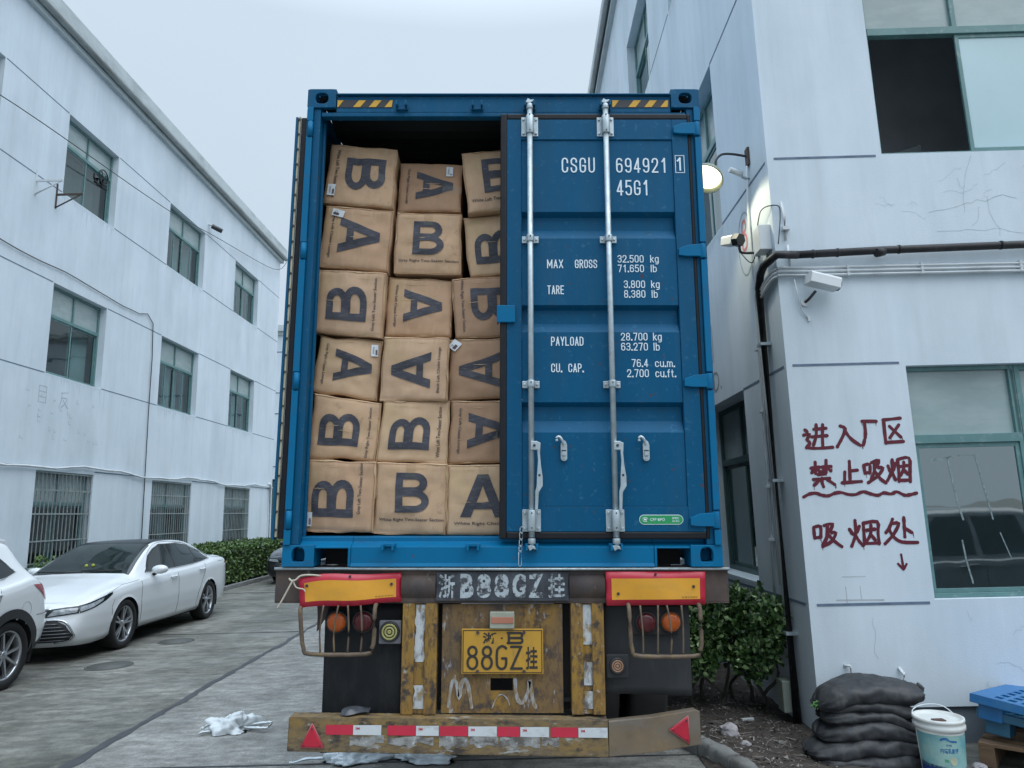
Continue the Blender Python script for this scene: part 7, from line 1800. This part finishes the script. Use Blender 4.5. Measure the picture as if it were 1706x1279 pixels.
# ================================================================ BUCKET
bx, by = 2.705, 4.86
T = Thing('paint_bucket', 'white lidded paint bucket with an aqua label standing beside the sandbags', 'bucket', (bx, by, 0), FW)
bm = BM(); lathe(bm, [(.0, .0), (.117, .0), (.120, .01), (.139, .36), (.132, .36), (.0, .355)], 48, (bx, by, .0)); bod = T.part('pail', bm, M_buck)
bm = BM(); lathe(bm, [(.141, .325), (.150, .33), (.150, .352), (.146, .356), (.146, .372), (.150, .376), (.148, .392), (.139, .394), (.134, .380), (.09, .377), (.0, .376)], 48, (bx, by, 0)); T.part('lid', bm, M_buck, fix=True)
bm = BM(); box(bm, bx - .06, bx + .015, by - .07, by - .02, .377, .384); T.part('lid_cap', bm, mat('brown_cap', (.07, .03, .02), .5), .004)
bm = BM(); rs = lambda z: .1202 + (.139 - .120) * (z - .01) / .35 + .0012
def cylp(a, z, o=0.0): return Vector((bx + math.cos(a) * (rs(z) + o), by + math.sin(a) * (rs(z) + o), z))
grid(bm, 40, 8, lambda u, v_: cylp(-math.pi * 1.05 + u * math.pi * 1.1, (.115 + v_ * .195))); T.part('label', bm, M_blab, 0, bod)
bm = BM(); grid(bm, 40, 3, lambda u, v_: cylp(-math.pi * 1.05 + u * math.pi * 1.1, (.012 + v_ * (.125 - .035 * u)))); T.part('label_band', bm, M_blab2, 0, bod)
bm = BM()
aa = lambda x: -math.pi / 2 - .32 + x
text_bm(bm, '内墙乳胶漆', lambda x, z: cylp(aa(x), z, .001), -.25, .55, .205, .235, .02); text_bm(bm, '环保', lambda x, z: cylp(aa(x), z, .001), .0, .25, .247, .26, .01)
strokes(bm, [[(-.2, .285), (.0, .293), (.2, .278), (.45, .275)]], lambda x, z: cylp(aa(x), z), .012, (0, -1, 0), .002, .4)
T.part('label_print', bm, M_bluet, 0, bod, fix=False)
bm = BM(); poly(bm, [cylp(aa(.28 + .16 * math.cos(k * .4)), .160 + .026 * math.sin(k * .4), .0016) for k in range(16)]); T.part('label_spot', bm, mat('cream_print', (.5, .52, .38), .5, var=.1), 0, bod, fix=False)
bm = BM(); poly(bm, [cylp(aa(-.12), .172, .0016), cylp(aa(.06), .169, .0016), cylp(aa(.06), .152, .0016), cylp(aa(-.12), .155, .0016)]); T.part('label_patch', bm, mat('green_print', (.10, .38, .22), .5), 0, bod, fix=False)
bm = BM(); tube(bm, smooth_pts([(bx - .15, by, .35), (bx - .105, by + .105, .40), (bx, by + .145, .425), (bx + .105, by + .105, .42), (bx + .151, by, .35)], 5), .0035, 6); T.part('handle', bm, M_pvc)

# ================================================================ PALLETS
def pallet(label, org, rz, tx, ty, m, zt_, group='blue plastic pallets'):
    fr_ = Matrix.Translation(org) @ Matrix.Rotation(rz, 4, 'Z') @ Matrix.Rotation(tx, 4, 'X') @ Matrix.Rotation(ty, 4, 'Y')
    T = Thing('plastic_pallet', label, 'pallet', (0, 0, 0), fr_, group); S_ = 1.1
    bm = BM(); ops = []
    for i in range(3):
        for j in range(8):
            for q in range(3): ops.append((.12 + i * .33 + q * .075, .12 + i * .33 + q * .075 + .045, .07 + j * .125, .07 + j * .125 + .075))
    wall_sheet(bm, lambda u, d, z: Vector((u, z, d)), 0.0, S_, 0.0, S_, ops, .018); T.part('deck', bm, m)
    bm = BM()
    for a, b, c, d in ((0, S_, 0, .03), (0, S_, S_ - .03, S_), (0, .03, .03, S_ - .03), (S_ - .03, S_, .03, S_ - .03)): box(bm, a, b, c, d, -.055, -.002)
    for i in range(3):
        for j in range(3): x0, y0_ = .04 + i * .435, .04 + j * .435; box(bm, x0, x0 + .14, y0_, y0_ + .14, -.15, -.0185)
    T.part('leg_block', bm, m, .004); return T
rock((3.05, 5.05, .02), (.04, .05, .02), 5, 'rock', 'flat stone on the ground between bucket and pallets', M_stone)
pallet('blue plastic pallet on top at the right edge', (3.06, 5.08, .47), R_(-50), R_(-5), R_(6), M_pal, 0)
pallet('faded blue plastic pallet under the top one', (3.10, 5.09, .375), R_(-48), R_(-5), R_(5), M_pal2, 0)
T = Thing('wooden_pallet', 'weathered wooden pallet lying under the blue pallets', 'pallet', (0, 0, 0), Matrix.Translation((3.06, 5.06, .02)) @ Matrix.Rotation(R_(-42), 4, 'Z'))
for k in range(7):
    bm = BM(); box(bm, 0, 1.1, .0 + k * .155, .10 + k * .155, .128, .148); T.part('board', bm, M_wood, .002)
for k in range(3):
    bm = BM(); box(bm, .0 + k * .5, .09 + k * .5, .0, 1.03, .0, .127); T.part('stringer', bm, M_wood, .002)

# ================================================================ PLASTIC LITTER
def crumple(label, loc, s, seed, m, rz=0, strips=()):
    T = Thing('plastic_bag', label, 'plastic bag', loc, FW, 'plastic bags lying on the ground')
    bm = BM(); bmesh.ops.create_icosphere(bm, subdivisions=5, radius=1); sd_ = Vector((seed, seed * .3, 0)); rot = Matrix.Rotation(rz, 3, 'Z')
    for v_ in bm.verts:
        n = v_.co.normalized(); r = 1 + .70 * noise.noise(n * 1.3 + sd_) - .42 * abs(noise.noise(n * 2.4 + sd_)) + .16 * noise.noise(n * 5 + sd_) + .05 * noise.noise(n * 11 + sd_)
        p = Vector((n.x * s[0], n.y * s[1], max(-.01, n.z) * s[2])) * r; p.z = max(p.z, .003); v_.co = Vector(loc) + rot @ p
    for f in bm.faces: f.smooth = True
    T.part('crumpled_film', bm, m)
    for P in strips:
        bm = BM(); P = smooth_pts(P, 4); n = len(P); L = []
        for i, p in enumerate(P):
            w0 = .018 + .012 * noise.noise(Vector((i * .6, seed, 0))); L.append([bm.verts.new(p + Vector((0, -w0 * .4, w0 * .9))), bm.verts.new(p + Vector((0, w0 * .6, w0 * 1.3))), bm.verts.new(p + Vector((0, w0, -.0)))])
        for i in range(n - 1):
            for j in range(2): bm.faces.new([L[i][j], L[i + 1][j], L[i + 1][j + 1], L[i][j + 1]])
        T.part('handle_strip', bm, m, fix=False)
    return T
crumple('crumpled white plastic bag alone on the pale concrete', (-2.40, 6.36, .004), (.19, .12, .15), 6.1, M_bag, .1,
   [[(-2.5, 6.33, .02), (-2.56, 6.30, .05), (-2.60, 6.28, .03), (-2.63, 6.30, .02)], [(-2.5, 6.3, .01), (-2.58, 6.22, .012), (-2.60, 6.2, .01)], [(-2.25, 6.36, .03), (-2.12, 6.33, .045), (-2.04, 6.31, .06)], [(-2.28, 6.33, .02), (-2.15, 6.28, .02), (-2.06, 6.27, .03), (-2.04, 6.31, .055)], [(-2.36, 6.38, .10), (-2.30, 6.36, .12), (-2.28, 6.34, .08)]])
crumple('cloudy white plastic film left of centre just behind the trailer bumper', (-1.16, 5.50, .01), (.22, .10, .10), 9.4, M_bagc, .2, [[(-1.35, 5.5, .02), (-1.5, 5.45, .03), (-1.62, 5.42, .02)], [(-1.4, 5.55, .03), (-1.47, 5.6, .12), (-1.35, 5.62, .18)]])
crumple('greyish plastic film heap under the trailer bumper further right', (-.70, 5.50, .01), (.24, .10, .10), 2.4, M_bagc, -.1, [[(-.5, 5.6, .03), (-.38, 5.62, .08), (-.3, 5.5, .03)]])

for k, (x0, y0_, x1, y1) in enumerate([(-5.9, 7.2, -3.4, 8.6), (-4.6, 6.2, -3.5, 6.9), (-2.9, 7.6, -1.6, 8.2), (-4.9, 12.2, -3.4, 12.9)]):
    bm = BM(); P = [Vector((x0 + (x1 - x0) * i / 24 + .05 * noise.noise(Vector((i * .5, k, 0))), y0_ + (y1 - y0_) * i / 24 + .12 * noise.noise(Vector((i * .35, k, 5))), .0)) for i in range(25)]
    ribbon(bm, P, [.004 + .004 * abs(noise.noise(Vector((i * .9, k, 2)))) for i in range(25)], (0, 0, 1), .0075); struct('crack_line', bm, M_tar, 'hairline crack across the concrete yard')

# ================================================================ every separate piece its own part
for o in list(COL.objects):
    if o.type == 'MESH' and o.parent and not o.children and o.name.split('.')[0] in ('bar_guide', 'bar_bracket', 'pin', 'rivet', 'plate_bolt', 'board_bolt', 'reflector_bolt', 'yellow_stripe', 'panel_gap', 'strip_rivet', 'pipe_clip', 'window_trim', 'white_scribble', 'wall_crack', 'lettering', 'sticker_print', 'inner_frame', 'crease'):
        split_pieces(o, .02)
